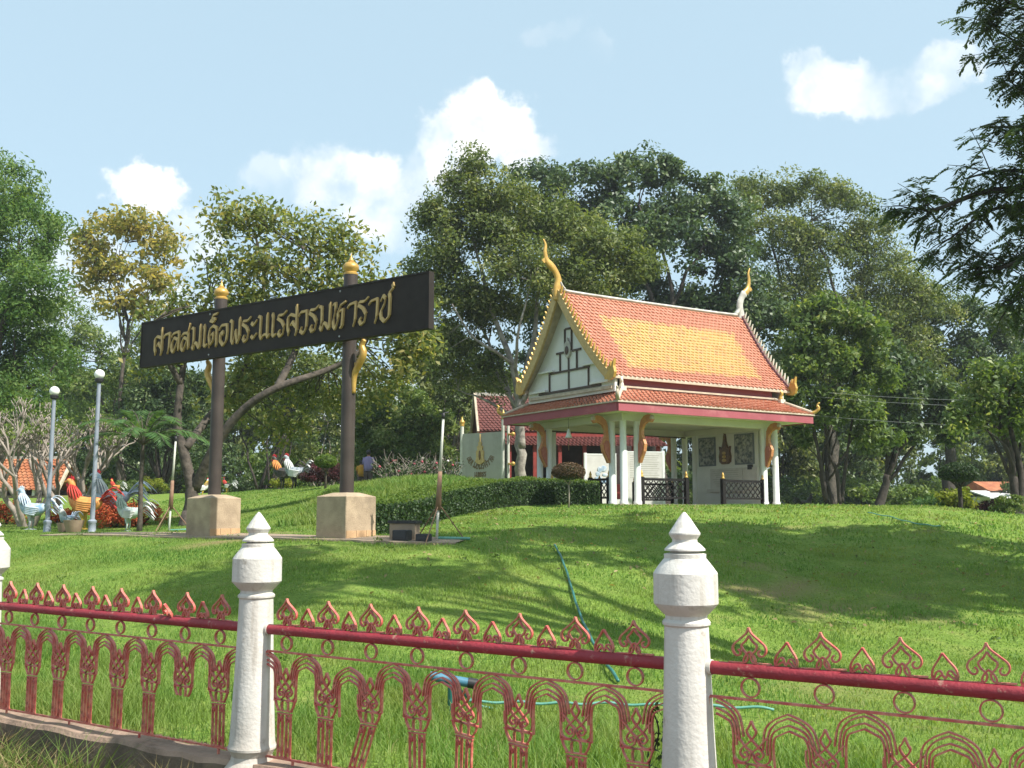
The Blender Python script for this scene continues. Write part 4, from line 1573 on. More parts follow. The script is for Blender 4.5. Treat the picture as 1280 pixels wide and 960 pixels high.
b = MB(); wbox(b, -.72, .72, .1, .76, 0, .05); b.build('slab', M['slab'], t_)
b = MB(); wbox(b, -.80, .80, .0, .095, 0, .14); b.build('ledge', M['slab'], t_)
b = MB()
for k in range(8):
    wbox(b, -.6 + .02 * (k % 3), .6 - .05 * (k % 4), .68 - k * .07, .692 - k * .07, .051, .054)
b.build('engraved_lines', M['board_grey'], t_)
t_ = wall_thing('inscription_slab', 'narrow blank stone slab on the pavilion wall beside the larger inscription', 'plaque', .98, .56)
b = MB(); wbox(b, -.28, .28, .0, .70, 0, .045); b.build('slab', M['slab'], t_)
t_ = wall_thing('switch_box', 'small black box on the white wall under the relief picture', 'switch box', .98, 1.31)
b = MB(); wbox(b, -.09, .09, -.12, .03, 0, .06); b.build('case', M['black'], t_)
# hanging lantern under the eave
hp = pm @ Vector((-.42, 2.0, EAVE_B + .03))
hl = thing('hanging_bell', 'small white bell lantern hanging under the pavilion eave', 'bell', hp)
b = MB(); b.tube([(0, 0, 0), (0, 0, -.32)], .006, 6); b.build('cord', M['black'], hl)
b = MB(); b.lathe([(.02, -.32), (.05, -.36), (.06, -.46), (.10, -.56), (.10, -.58)], 12); b.build('bell', M['white_col'], hl, smooth='all')
b = MB(); b.tube([(0, 0, -.56), (0, 0, -.95)], .005, 6); b.build('clapper_cord', M['gold_dull'], hl)

# ------------------------------------------------------------------ trees
LM = {}
LM['olive'] = leafmat('leaf_olive', [(0, (.065, .10, .03)), (.5, (.14, .185, .055)), (.85, (.22, .25, .09)), (1, (.36, .37, .2))], trans=.4, rough=.5, spec=.35)  # pale last stop paints sun glints into some leaves
LM['dark'] = leafmat('leaf_dark', [(0, (.034, .068, .026)), (.5, (.072, .12, .042)), (.85, (.125, .18, .066)), (1, (.24, .29, .15))], trans=.3, rough=.45, spec=.38)  # last stop: highlights put into the leaf colour
LM['bright'] = leafmat('leaf_bright', [(0, (.062, .135, .036)), (.5, (.11, .195, .05)), (1, (.2, .27, .085))], trans=.42, rough=.6, spec=.22)
LM['yellow'] = leafmat('leaf_yellow', [(0, (.13, .165, .045)), (.35, (.26, .25, .07)), (.7, (.40, .32, .08)), (1, (.5, .41, .16))], trans=.48, rough=.6, spec=.22)
LM['teak'] = leafmat('leaf_teak', [(0, (.10, .145, .045)), (.5, (.19, .225, .07)), (.82, (.29, .28, .09)), (1, (.42, .36, .14))], trans=.48, rough=.5, spec=.3)
LM['pinnate'] = leafmat('leaf_pinnate', [(0, (.045, .075, .034)), (.5, (.078, .12, .05)), (1, (.14, .18, .08))], trans=.38, rough=.55, spec=.3)
LM['mid'] = leafmat('leaf_mid', [(0, (.06, .11, .028)), (.5, (.125, .19, .046)), (.85, (.20, .26, .075)), (1, (.34, .37, .16))], trans=.4, rough=.5, spec=.35)  # palest stop stands in for bright glints, as leaf colour
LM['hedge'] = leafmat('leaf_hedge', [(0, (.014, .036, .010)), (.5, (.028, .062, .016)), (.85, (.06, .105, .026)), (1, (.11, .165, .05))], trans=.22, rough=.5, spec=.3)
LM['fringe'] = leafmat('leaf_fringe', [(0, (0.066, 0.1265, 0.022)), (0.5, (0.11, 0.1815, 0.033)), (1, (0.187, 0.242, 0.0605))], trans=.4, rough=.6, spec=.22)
LM['red'] = leafmat('leaf_red', [(0, (.06, .11, .03)), (.25, (.42, .08, .035)), (.7, (.6, .16, .06)), (1, (.66, .28, .13))], trans=.3, rough=.6, spec=.2)
LM['burgundy'] = leafmat('leaf_burgundy', [(0, (0.03, 0.03, 0.018)), (0.5, (0.07, 0.022, 0.026)), (1, (0.14, 0.04, 0.05))], trans=.25, rough=.6, spec=.22)
LM['dry'] = leafmat('leaf_dry', [(0, (0.07, 0.085, 0.028)), (0.4, (0.2, 0.16, 0.07)), (0.8, (0.34, 0.26, 0.13)), (1, (0.42, 0.34, 0.19))], trans=.3, rough=.6, spec=.22)
LM['brownbrush'] = leafmat('leaf_brown', [(0, (0.055, 0.04, 0.022)), (0.5, (0.11, 0.07, 0.04)), (1, (0.17, 0.11, 0.06))], trans=.25, rough=.6, spec=.22)
LM['palm'] = leafmat('leaf_palm', [(0, (0.045, 0.105, 0.0375)), (0.5, (0.0825, 0.165, 0.0525)), (1, (0.15, 0.225, 0.075))], trans=.35, rough=.6, spec=.22)
LM['lemon'] = leafmat('leaf_lemon', [(0, (0.13, 0.17, 0.02)), (0.5, (0.22, 0.26, 0.03)), (1, (0.34, 0.33, 0.06))], trans=.4, rough=.6, spec=.22)

def crown(ells, nclump, nleaf, size, aspect, material, clump_r, bias=.55, droop=.1, inner=.5, flat=.75, name='crown', spread=.16):
    """leaf clumps through the volume of ellipsoids (centre, radii); returns mesh and clump centres"""
    wts = np.array([(e[1][0] * e[1][2]) for e in ells])
    wts = wts / wts.sum()
    Cs, Os, CV = [], [], []
    cl = []
    for e, w in zip(ells, wts):
        k = max(3, int(nclump * w))
        c = np.array(e[0])
        r = np.array(e[1])
        d = rand_dirs(k)
        d[:, 2] = np.where(d[:, 2] < -.45, -d[:, 2] * .6, d[:, 2])
        d = unit(d)
        rad = inner + (1 - inner) * rng.uniform(0, 1, (k, 1)) ** .6
        cc = c + d * r * rad
        cl.append(cc)
        m = int(nleaf * w / k) + 1
        cr = clump_r * rng.uniform(.6, 1.35, (k, 1))
        off = rand_dirs(k * m) * (rng.uniform(0, 1, (k * m, 1)) ** .45)
        off[:, 2] *= flat
        P = np.repeat(cc, m, 0) + off * np.repeat(cr, m, 0)
        out = unit(off * .7 + np.repeat(d, m, 0) * .5 + np.array([0, 0, .35]))
        Cs.append(P)
        Os.append(out)
        CV.append(np.repeat(rng.normal(.45, .17, k), m))
    C = np.concatenate(Cs)
    O = np.concatenate(Os)
    cv = np.concatenate(CV)
    me = leaves_mesh(name, C, O, size, aspect, material, bias, droop, cv, spread)
    return me, np.concatenate(cl)

def limb(b, p, q, r0, r1, bend=.12, n=7, sides=7, rs=random):
    p, q = Vector(p), Vector(q)
    L = (q - p).length
    s = Vector((rs.uniform(-1, 1), rs.uniform(-1, 1), rs.uniform(-.2, .6))) * bend * L
    pts = []
    for i in range(n + 1):
        t = i / n
        w = Vector((rs.uniform(-1, 1), rs.uniform(-1, 1), rs.uniform(-1, 1))) * L * .018
        pts.append(p.lerp(q, t) + s * math.sin(math.pi * t) + (w if 0 < i < n else Vector()))
    b.tube(pts, [r0 + (r1 - r0) * (i / n) ** .8 for i in range(n + 1)], sides)
    return pts

def tree(name, label, base, ells, bark, leaf, group=None, fork=.4, r0=.22, nclump=60, nleaf=16000, size=.22, aspect=.5, clump_r=.7, bias=.55, droop=.15, inner=.5,
         nlimb=9, ntwig=30, limbs=None, seed=1, flat=.75, stems=1, lean=(0, 0), spread=.22, tw=.012, top=None):
    """base = world point; ells in world coordinates"""
    rs = random.Random(seed)
    base = Vector(base)
    th = thing(name, label, 'tree', base, 0, group)
    E_ = [((Vector(c) - base), r) for c, r in ells]
    me, cl = crown([(tuple(c), r) for c, r in E_], nclump, nleaf, size, aspect, leaf, clump_r, bias, droop, inner, flat, spread=spread)
    b = MB()
    zmin = min(c.z - r[2] for c, r in E_)
    cx = sum(c.x for c, r in E_) / len(E_)
    cy = sum(c.y for c, r in E_) / len(E_)
    zmid = sum(c.z for c, r in E_) / len(E_)
    forks = []
    for sidx in range(stems):
        f = Vector((cx * .35 + lean[0] + (rs.uniform(-.5, .5) if stems > 1 else 0), cy * .35 + lean[1] + (rs.uniform(-.5, .5) if stems > 1 else 0), max(zmin, .5) + (zmid - zmin) * fork))
        if top is not None:
            f = Vector(top) - base
        off = Vector((rs.uniform(-.25, .25), rs.uniform(-.25, .25), 0)) if stems > 1 else Vector()
        p = limb(b, off + Vector((0, 0, -.25)), f, r0 * (1.0 if stems == 1 else .7), r0 * .55, .05, 9, 9, rs)
        # root flare
        b.tube([off + Vector((0, 0, -.3)), off + Vector((0, 0, .0)), off + Vector((0, 0, .35))], [r0 * 1.6, r0 * 1.25, r0 * .9], 9)
        forks.append(p)
    ends = []
    if limbs:
        for pts, ra, rb in limbs:
            pts = smooth_pts([Vector(p) - base for p in pts], 5)
            n = len(pts)
            b.tube(pts, [ra + (rb - ra) * i / (n - 1) for i in range(n)], 9)
            ends += pts[n // 3:]
    for i in range(nlimb):
        c = Vector(cl[rs.randrange(len(cl))])
        pth = forks[i % stems]
        st = pth[-1 - rs.randrange(0, 3)]
        pts = limb(b, st, st.lerp(c, .85), r0 * .38, r0 * .09, .13, 8, 7, rs)
        ends += pts[2:]
    if ends:
        for i in range(ntwig):
            c = Vector(cl[rs.randrange(len(cl))])
            st = min(ends, key=lambda q: (q - c).length)
            limb(b, st, c, max(r0 * .09, tw), tw * .6, .12, 4, 5, rs)
    b.build('trunk', bark, th, smooth='all')
    link('crown', me, th)
    return th

def EL(lst, Y):
    out = []
    for e in lst:
        px, py, rx, ry = e[:4]
        dY = e[4] if len(e) > 4 else 0
        c = at(px, py, Y + dY)
        k = (Y + dY) / F
        out.append((c, (rx * k, max(rx, ry) * k * .85, ry * k)))
    return out
def base_at(px, Y):
    return ground(px, Y)

# bright feathery tree at the left border
tree('leafy_tree', 'tall bright green drooping tree beside the hut and bare frangipani', base_at(-25, 36), EL([(-10, 262, 56, 72), (34, 300, 40, 62), (-40, 340, 70, 80, 1), (40, 372, 40, 60, -1), (10, 420, 62, 60), (46, 455, 40, 45, 1), (-40, 470, 70, 60), (20, 500, 50, 40)], 36),
     M['bark_dark'], LM['bright'], r0=.3, nclump=240, nleaf=46000, size=.17, aspect=.34, clump_r=.62, droop=.6, seed=2, nlimb=12, ntwig=50)
# ochre-leaved tree against the sky
b0_ = base_at(152, 50)
tree('ochre_tree', 'slender tree with an ochre yellow umbrella crown rising above the lamp posts', b0_, EL([(160, 290, 46, 36), (118, 318, 30, 36), (198, 315, 30, 40), (150, 345, 54, 28), (196, 355, 28, 28, -1), (112, 355, 24, 24), (150, 385, 40, 22), (190, 390, 30, 20)], 50),
     M['bark_grey'], LM['yellow'], fork=.1, r0=.13, nclump=170, nleaf=4800, size=.30, aspect=.5, clump_r=.8, inner=.15, seed=4, nlimb=12, ntwig=60, flat=.6, tw=.02)
# wide sparse tree behind the sign with heavy crooked limbs
Yt = 26.0
limbs = [([at(241, 615, Yt), at(232, 575, Yt), at(222, 530, Yt), at(226, 480, Yt), at(236, 430, Yt + .5), at(262, 370, Yt + 1)], .15, .04),
         ([at(243, 612, Yt), at(268, 560, Yt - .3), at(300, 516, Yt - .5), at(345, 485, Yt - .6), at(410, 462, Yt), at(448, 440, Yt), at(470, 400, Yt + .5)], .14, .045),
         ([at(232, 560, Yt), at(262, 520, Yt + .6), at(300, 470, Yt + 1.2), at(318, 420, Yt + 1.5), at(330, 350, Yt + 1.5), at(318, 290, Yt + 1.5)], .11, .03),
         ([at(345, 487, Yt - .6), at(372, 430, Yt), at(380, 370, Yt + .5), at(395, 310, Yt + 1)], .10, .03),
         ([at(226, 480, Yt), at(205, 440, Yt - .5), at(196, 400, Yt - .8)], .09, .03)]
tree('sparse_tree', 'wide sparse tree with crooked grey limbs spreading behind the dark name sign', base_at(240, Yt), EL([(285, 280, 34, 34), (330, 285, 40, 34), (390, 300, 46, 32), (440, 322, 36, 32), (270, 330, 26, 30), (345, 340, 60, 34), (410, 365, 50, 36), (470, 365, 36, 30), (240, 385, 34, 26), (205, 405, 26, 22), (300, 420, 50, 30), (372, 410, 40, 30), (505, 400, 30, 34), (500, 450, 44, 30), (330, 470, 40, 26, 1), (440, 430, 40, 30, 1), (300, 375, 50, 34), (400, 400, 60, 30), (240, 430, 40, 26), (290, 500, 40, 26, 1), (400, 500, 46, 30, 1.5), (470, 490, 40, 30, 1), (350, 540, 40, 24, 2), (520, 430, 30, 30), (200, 450, 26, 26)], Yt),
     M['bark_grey'], LM['teak'], fork=-.9, r0=.26, nclump=420, nleaf=15500, size=.165, aspect=.5, clump_r=.62, inner=.05, seed=9, nlimb=0, ntwig=190, limbs=limbs, flat=.9, tw=.012, top=at(241, 602, Yt))
# tall olive tree with pale trunk beside the pavilion gable
Yp = 38.0
limbs = [([at(652, 560, Yp), at(648, 500, Yp), at(640, 455, Yp), at(625, 415, Yp), at(612, 380, Yp), at(600, 330, Yp)], .16, .05),
         ([at(650, 520, Yp), at(656, 470, Yp), at(668, 420, Yp), at(672, 370, Yp), at(680, 310, Yp)], .14, .04),
         ([at(640, 455, Yp), at(620, 440, Yp - 1), at(590, 420, Yp - 1), at(565, 380, Yp - 1)], .07, .03),
         ([at(606, 350, Yp), at(590, 290, Yp), at(592, 230, Yp)], .06, .02)]
tree('olive_tree', 'tall olive green tree with pale mottled trunk between white signboard and pavilion', base_at(652, Yp), EL([(594, 214, 22, 26), (580, 250, 34, 34), (548, 285, 36, 36), (625, 262, 50, 46), (690, 290, 60, 46), (600, 310, 60, 44), (540, 335, 38, 38), (752, 318, 52, 40, -1), (800, 345, 34, 34, -1), (660, 345, 60, 46, -1), (720, 360, 60, 40, -1), (570, 385, 50, 44), (625, 400, 46, 40, 1), (540, 440, 36, 44), (590, 470, 44, 50, 1)], Yp),
     M['bark_pale'], LM['olive'], fork=-.5, r0=.24, nclump=420, nleaf=62000, size=.175, aspect=.4, clump_r=.66, inner=.35, seed=12, top=at(650, 500, Yp), nlimb=6, ntwig=90, limbs=limbs, droop=.25)
# dark glossy tree behind the roof
tree('dark_tree', 'broad dense dark green tree crowning above the pavilion ridge', base_at(830, 50), EL([(672, 236, 40, 36), (722, 232, 44, 32), (785, 232, 44, 36), (822, 222, 34, 30), (868, 250, 48, 40), (905, 290, 44, 46), (770, 290, 70, 50), (850, 320, 70, 60), (925, 350, 40, 50), (900, 400, 60, 60, 1), (960, 420, 46, 60, 1), (700, 300, 60, 60, 1), (760, 370, 80, 60, 2), (850, 410, 70, 50, 2), (960, 490, 50, 50, 2), (690, 390, 50, 60, 2), (740, 450, 90, 60, 3)], 50),
     M['bark_dark'], LM['dark'], r0=.45, nclump=420, nleaf=66000, size=.24, aspect=.55, clump_r=.8, inner=.5, seed=14, nlimb=10, ntwig=20, bias=.7, spread=.12)
# lighter wide tree to the right
tree('wide_tree', 'wide pale olive tree standing between the dark tree and the right hand branches', base_at(1040, 54), EL([(950, 250, 44, 32), (1000, 246, 44, 30), (1052, 262, 40, 30), (1085, 300, 40, 40), (960, 305, 60, 44), (1030, 325, 60, 48), (1105, 355, 50, 44), (1150, 385, 46, 36), (1000, 390, 60, 50), (1080, 410, 60, 50), (1130, 440, 50, 44), (985, 465, 56, 46, 1), (1060, 475, 66, 46, 1), (1140, 490, 60, 40, 1)], 54),
     M['bark_grey'], LM['olive'], r0=.4, nclump=560, nleaf=76000, size=.2, aspect=.42, clump_r=.75, inner=.4, seed=17, nlimb=14, ntwig=60, droop=.3)
# medium tree right of the pavilion
Ym = 38
limbs = [([at(1032, 625, Ym), at(1028, 590, Ym), at(1022, 560, Ym), at(1015, 520, Ym)], .09, .04), ([at(1050, 630, Ym), at(1046, 590, Ym), at(1036, 565, Ym), at(1030, 520, Ym)], .09, .04),
         ([at(1052, 628, Ym), at(1056, 590, Ym), at(1060, 560, Ym), at(1066, 520, Ym)], .08, .035)]
tree('glossy_tree', 'several-stemmed glossy green tree just beyond the pavilion eave', base_at(1046, Ym), EL([(1020, 405, 36, 32), (1062, 420, 42, 40), (1035, 460, 52, 44), (1085, 475, 34, 40), (1000, 500, 26, 40), (1060, 520, 46, 36), (1095, 545, 26, 26), (1010, 545, 20, 22)], Ym),
     M['bark_dark'], LM['mid'], fork=-.2, r0=.13, nclump=150, nleaf=17000, size=.22, aspect=.45, clump_r=.5, inner=.4, seed=21, nlimb=8, ntwig=40, limbs=limbs, stems=2)
tree('shade_tree', 'straight-trunked dark tree in the shade behind the mound, between pavilion and round topiary', base_at(1093, 42), EL([(1110, 480, 40, 50), (1150, 510, 44, 44), (1120, 550, 40, 26), (1180, 540, 30, 30)], 42),
     M['bark_dark'], LM['dark'], fork=-.3, r0=.24, nclump=90, nleaf=10000, size=.24, aspect=.5, clump_r=.6, inner=.5, seed=23, nlimb=8)
tree('dark_tree', 'dark layered tree below the overhanging branches at the park edge', base_at(1190, 56), EL([(1150, 395, 50, 30), (1215, 405, 46, 34), (1165, 445, 60, 40), (1235, 455, 46, 40), (1190, 500, 60, 40), (1250, 520, 46, 44), (1110, 440, 50, 40, 1), (1280, 420, 46, 50, 1), (1120, 520, 56, 36, 1), (1290, 490, 50, 50, 1)], 56),
     M['bark_dark'], LM['dark'], r0=.4, nclump=240, nleaf=34000, size=.25, aspect=.5, clump_r=.8, inner=.4, seed=25)
Yr = 30
limbs = [([at(1272, 640, Yr), at(1266, 600, Yr), at(1262, 560, Yr), at(1240, 530, Yr), at(1205, 520, Yr)], .13, .03), ([at(1274, 640, Yr), at(1276, 590, Yr), at(1262, 530, Yr), at(1262, 490, Yr)], .12, .03),
         ([at(1275, 620, Yr), at(1290, 580, Yr), at(1292, 520, Yr)], .1, .03), ([at(1262, 570, Yr), at(1252, 540, Yr), at(1250, 490, Yr)], .07, .025)]
tree('forked_tree', 'dark forked small tree leaning at the edge of the mound before the white roof', base_at(1273, Yr), EL([(1235, 500, 34, 32), (1275, 480, 40, 34), (1212, 530, 26, 26), (1262, 540, 34, 30), (1310, 510, 40, 50), (1240, 470, 26, 22)], Yr),
     M['bark_dark'], LM['mid'], fork=-.4, r0=.18, nclump=110, nleaf=5600, size=.17, aspect=.5, clump_r=.4, inner=.3, seed=27, nlimb=3, ntwig=70, limbs=limbs)
# dense low tree left of the signboard
tree('dense_tree', 'dense rounded dark green tree behind the rose bushes and hedge', base_at(500, 43), EL([(500, 512, 44, 34), (535, 540, 36, 36), (468, 545, 34, 36), (505, 560, 56, 36), (545, 575, 26, 26), (465, 580, 26, 24)], 43),
     M['bark_dark'], LM['mid'], fork=-.3, r0=.25, nclump=170, nleaf=26000, size=.17, aspect=.42, clump_r=.45, inner=.6, seed=31, droop=.2)
# mixed trees of the left background
tree('feathery_tree', 'grey green feathery tree in the shade behind the two lamp posts', base_at(150, 56), EL([(80, 400, 36, 30), (110, 440, 44, 36), (60, 470, 40, 40), (150, 480, 46, 40), (120, 530, 54, 40), (185, 430, 36, 30), (200, 480, 36, 44)], 56),
     M['bark_grey'], LM['mid'], r0=.26, nclump=170, nleaf=15000, size=.24, aspect=.35, clump_r=.7, inner=.35, seed=33, ntwig=60)
tree('dense_tree', 'dense green tree crown behind the palm and the left sign column', base_at(205, 50), EL([(190, 520, 44, 40), (235, 500, 40, 44), (160, 560, 36, 30), (225, 560, 44, 36), (200, 470, 30, 30)], 50),
     M['bark_dark'], LM['dark'], r0=.3, fork=-.2, nclump=130, nleaf=17000, size=.2, aspect=.42, clump_r=.6, inner=.5, seed=35)
tree('thin_tree', 'double-stemmed thin dark tree behind the pair of far rooster statues', base_at(330, 45), EL([(330, 470, 40, 40), (370, 500, 46, 36), (310, 520, 34, 30), (400, 470, 36, 36), (350, 440, 40, 30)], 45),
     M['bark_dark'], LM['olive'], fork=-.9, r0=.16, nclump=120, nleaf=9000, size=.2, aspect=.45, clump_r=.55, inner=.35, seed=37, stems=2, nlimb=10, ntwig=60)
tree('pale_tree', 'pale twiggy tree seen between the sign columns, half bare', base_at(405, 50), EL([(400, 540, 44, 36), (440, 520, 34, 40), (380, 575, 30, 22), (425, 575, 30, 20), (445, 470, 34, 30)], 50),
     M['twig_pale'], LM['olive'], fork=-.5, r0=.15, nclump=110, nleaf=7000, size=.19, aspect=.45, clump_r=.55, inner=.3, seed=39, nlimb=10, ntwig=80)
tree('twiggy_tree', 'grey twiggy tree between the end of the sign board and the pale-trunked tree', base_at(560, 52), EL([(520, 470, 36, 40), (560, 500, 40, 40), (600, 520, 40, 36), (560, 440, 36, 36)], 52),
     M['bark_grey'], LM['olive'], fork=-.3, r0=.22, nclump=130, nleaf=13000, size=.22, aspect=.42, clump_r=.6, inner=.35, seed=41, ntwig=70)

# a far belt of trees closes the park: three kinds, each copied along the belt
protos = []
for k, (lf, nm, lb) in enumerate(((LM['dark'], 'park_tree', 'far dark green park tree in the belt closing the garden'), (LM['olive'], 'park_tree', 'far olive park tree in the belt closing the garden'), (LM['mid'], 'park_tree', 'far mid green park tree in the belt closing the garden'))):
    base = Vector((0, 0, 0))
    rs = random.Random(50 + k)
    ells = [(Vector((rs.uniform(-2.6, 2.6), rs.uniform(-2, 2), rs.uniform(4.0, 8.5))), (rs.uniform(1.8, 2.8),) * 2 + (rs.uniform(1.4, 2.2),)) for _ in range(9)]
    ells += [(Vector((rs.uniform(-2.6, 2.6), rs.uniform(-2, 2), 3.2)), (2.4, 2.4, 1.6)) for _ in range(2)]
    protos.append(tree(nm, lb, base, ells, M['bark_dark'], lf, group='far belt of ' + lb.split(' park')[0].split('far ')[1] + ' park trees', r0=.28, fork=-.1, nclump=120, nleaf=12000, size=.36, aspect=.5, clump_r=.9, inner=.4, seed=60 + k))
used = [0, 0, 0]
for i in range(26):
    k = (i * 7 + i // 3) % 3
    Y = 66 + (i * 37 % 17)
    px = -260 + i * 72
    p = ground(px, Y)
    o = protos[k] if not used[k] else copy_tree(protos[k])
    used[k] = 1
    o.location = (p.x, p.y, p.z - .1)
    o.rotation_euler = (0, 0, i * 1.7)
    s = .78 + .3 * ((i * 13 % 10) / 10)
    if 900 < px < 1260:
        s *= .92
    o.scale = (s, s, s * (.9 + .2 * (i % 3) / 2))

# undergrowth shrubs at the feet of the belt
def shrub(name, label, base, rx, rz, leaf, n=2600, size=.12, clump=.3, cat='shrub', group=None, stem=M['bark_dark'], nclump=26, bias=.55, lift=0.0, aspect=.45, droop=0.1, ry=None):
    th = thing(name, label, cat, base, 0, group)
    ells = [((0, 0, rz * .9 + lift), (rx, ry or rx, rz)), ((rx * .3, 0, rz * .6 + lift), (rx * .8, (ry or rx) * .8, rz * .6)), ((-rx * .35, .1, rz * .55 + lift), (rx * .75, (ry or rx) * .8, rz * .55))]
    me, cl = crown(ells, nclump, n, size, aspect, leaf, clump, bias, droop, .5, .8, 'foliage')
    b = MB()
    for k in range(6):
        c = Vector(cl[(k * 7) % len(cl)])
        limb(b, (random.uniform(-.08, .08), random.uniform(-.08, .08), -.1), c, .03, .008, .1, 4, 5)
    b.build('stem', stem, th, smooth='all')
    link('foliage', me, th)
    return th
pr = [shrub('undergrowth_shrub', 'dark leafy shrub in the shade beneath the far park trees', (0, 0, 0), 1.6, 1.0, LM['dark'], 3600, .2, .5, group='dark undergrowth shrubs'),
      shrub('undergrowth_shrub', 'lighter green shrub in the shade beneath the far park trees', (0, 0, 0), 1.5, .9, LM['mid'], 3600, .2, .5, group='light undergrowth shrubs')]
used = [0, 0]
for i in range(70):
    k = (i * 5 + i // 4) % 2
    Y = 54 + (i * 29 % 11) if i < 34 else 70 + (i * 31 % 14)
    px = -160 + i * 47 if i < 34 else -200 + (i - 34) * 46
    if (640 < px < 800 or (1180 < px < 1260)) and i < 34:
        continue
    p = ground(px, Y)
    o = pr[k] if not used[k] else copy_tree(pr[k])
    used[k] = 1
    o.location = (p.x, p.y, p.z - .05)
    o.rotation_euler = (0, 0, i * 2.1)
    s = (.8 + .7 * ((i * 17 % 10) / 10)) * (1.0 if i < 34 else 1.5)
    o.scale = (s, s, s * (.8 + .5 * (i % 3) / 2))

# ---- overhanging pinnate tree at the right: boughs of drooping compound leaves
def pinnate_tree(name, label, base, boughs, seed, nspray, r0, trunk_pts, group=None, sl_=.62):
    rs = random.Random(seed)
    th = thing(name, label, 'tree', base, 0, group)
    base = Vector(base)
    b = MB()
    tp = smooth_pts([Vector(p) - base for p in trunk_pts], 5)
    b.tube(tp, [r0 * (1 - .6 * i / (len(tp) - 1)) for i in range(len(tp))], 10)
    C, A_, B_, S, cv = [], [], [], [], []
    for pts, ra, k in boughs:
        pp = smooth_pts([Vector(p) - base for p in pts], 6)
        b.tube(pp, [ra * (1 - .85 * i / (len(pp) - 1)) for i in range(len(pp))], 7)
        for j in range(k):
            f = rs.random() ** .8
            f = .12 + .88 * f
            i0 = min(int(f * (len(pp) - 1)), len(pp) - 2)
            p = pp[i0].lerp(pp[i0 + 1], f * (len(pp) - 1) - i0)
            d = (pp[i0 + 1] - pp[i0]).normalized()
            side = Vector((rs.uniform(-1, 1), rs.uniform(-1, 1), rs.uniform(-.5, .6)))
            tl = rs.uniform(.35, 1.2) * (1.15 - .5 * f)
            tdir = (d * .5 + side).normalized()
            q = p + tdir * tl
            b.tube([p, p.lerp(q, .5) + Vector((0, 0, .04)), q], [.012, .008, .004], 4, caps=False)
            tv = rs.gauss(.45, .15)
            for m in range(rs.randint(5, 9)):
                r_ = p.lerp(q, rs.uniform(.25, 1.0))
                ld = (tdir * .5 + Vector((rs.uniform(-1, 1), rs.uniform(-1, 1), rs.uniform(-.7, .3)))).normalized()
                ln = sl_ * rs.uniform(.5, .9) * .62
                nn = rs.randint(6, 9)
                sv = ld.cross(Vector((0, 0, 1)))
                sv = sv.normalized() if sv.length > .1 else Vector((1, 0, 0))
                for a in range(nn):
                    t = (a + .6) / nn
                    c = r_ + ld * ln * t + Vector((0, 0, -.10 * t * t))
                    for s in (-1, 1):
                        ax = (sv * s * .85 + ld * .5 + Vector((0, 0, -.35 + rs.uniform(-.15, .15)))).normalized()
                        l_ = .105 * rs.uniform(.8, 1.25)
                        C.append(c + ax * l_ / 2)
                        A_.append(ax)
                        bb = ax.cross(Vector((rs.uniform(-.4, .4), rs.uniform(-.4, .4), 1)))
                        B_.append(bb.normalized())
                        S.append(l_)
                        cv.append(tv)
    b.build('trunk', M['bark_dark'], th, smooth='all')
    C, A_, B_, S = np.array(C), np.array(A_), np.array(B_), np.array(S)
    V, Q = quads_leaf(C, A_, B_, S, S * .36, .05)
    me = np_mesh('crown', V, Q, LM['pinnate'], var=np.clip(np.array(cv) + rng.normal(0, .15, len(cv)), 0, 1))
    link('crown', me, th)
    print(name, len(C))
    return th
Yo = 15.5
tb = Vector((10.6, 15.2, 0))
tb.z = tz(tb.x, tb.y)
T0 = [tb + Vector((0, 0, -.3)), tb + Vector((.1, 0, 2)), tb + Vector((-.1, .1, 4)), tb + Vector((0, .2, 6.5)), tb + Vector((.2, 0, 9.5)), tb + Vector((.1, .1, 12.5))]
A0 = lambda px, py, dY=0: at(px + 20, py, Yo + dY)
boughs = [([T0[2], A0(1330, 215), A0(1270, 235), A0(1210, 240, .4), A0(1150, 262, .8), A0(1132, 262, .9)], .10, 30),
          ([T0[2], A0(1340, 250), A0(1270, 260, .6), A0(1220, 262, .8), A0(1165, 300, 1.0)], .08, 24),
          ([T0[2], A0(1350, 300), A0(1290, 300, .3), A0(1245, 330, .5), A0(1195, 345, .8)], .08, 24),
          ([T0[2], A0(1340, 330, 1), A0(1280, 345, 1), A0(1255, 365, 1), A0(1230, 400, 1)], .06, 14),
          ([T0[2], A0(1330, 240, -.5), A0(1270, 215, -.3), A0(1222, 215, 0), A0(1180, 225, .2)], .06, 14),
          ([T0[3], A0(1360, 170), A0(1300, 165), A0(1255, 160), A0(1205, 158)], .06, 13),
          ([T0[3], A0(1360, 140), A0(1310, 130, .5), A0(1270, 120, .6), A0(1240, 100, .8)], .06, 18),
          ([T0[3], A0(1360, 80), A0(1310, 70), A0(1265, 60, .2), A0(1215, 30, .4)], .06, 22),
          ([T0[3], A0(1360, 40), A0(1300, 20), A0(1255, 10), A0(1205, -20)], .06, 22),
          ([T0[3], A0(1380, 200, -1), A0(1310, 190, -1), A0(1270, 180, -1), A0(1250, 200, -1)], .06, 18),
          ([T0[3], A0(1380, 260, 1.5), A0(1320, 260, 1.5), A0(1280, 290, 1.6), A0(1250, 300, 1.6)], .06, 22)]
rs = random.Random(77)
for k in range(115):        # the rest of the crown, out of the picture to the right and above
    an = rs.uniform(0, 2 * math.pi)
    st = T0[rs.choice((2, 3, 3, 4, 4, 5))]
    Lb = rs.uniform(2.6, 5.0)
    e = st + Vector((math.cos(an) * Lb, math.sin(an) * Lb, rs.uniform(.2, 2.2)))
    k_ = (e.x / max(e.y, .1))
    if k_ < .60:
        continue
    boughs.append(([st, st.lerp(e, .35) + Vector((0, 0, .5)), st.lerp(e, .7) + Vector((0, 0, .5)), e], .09, 26))
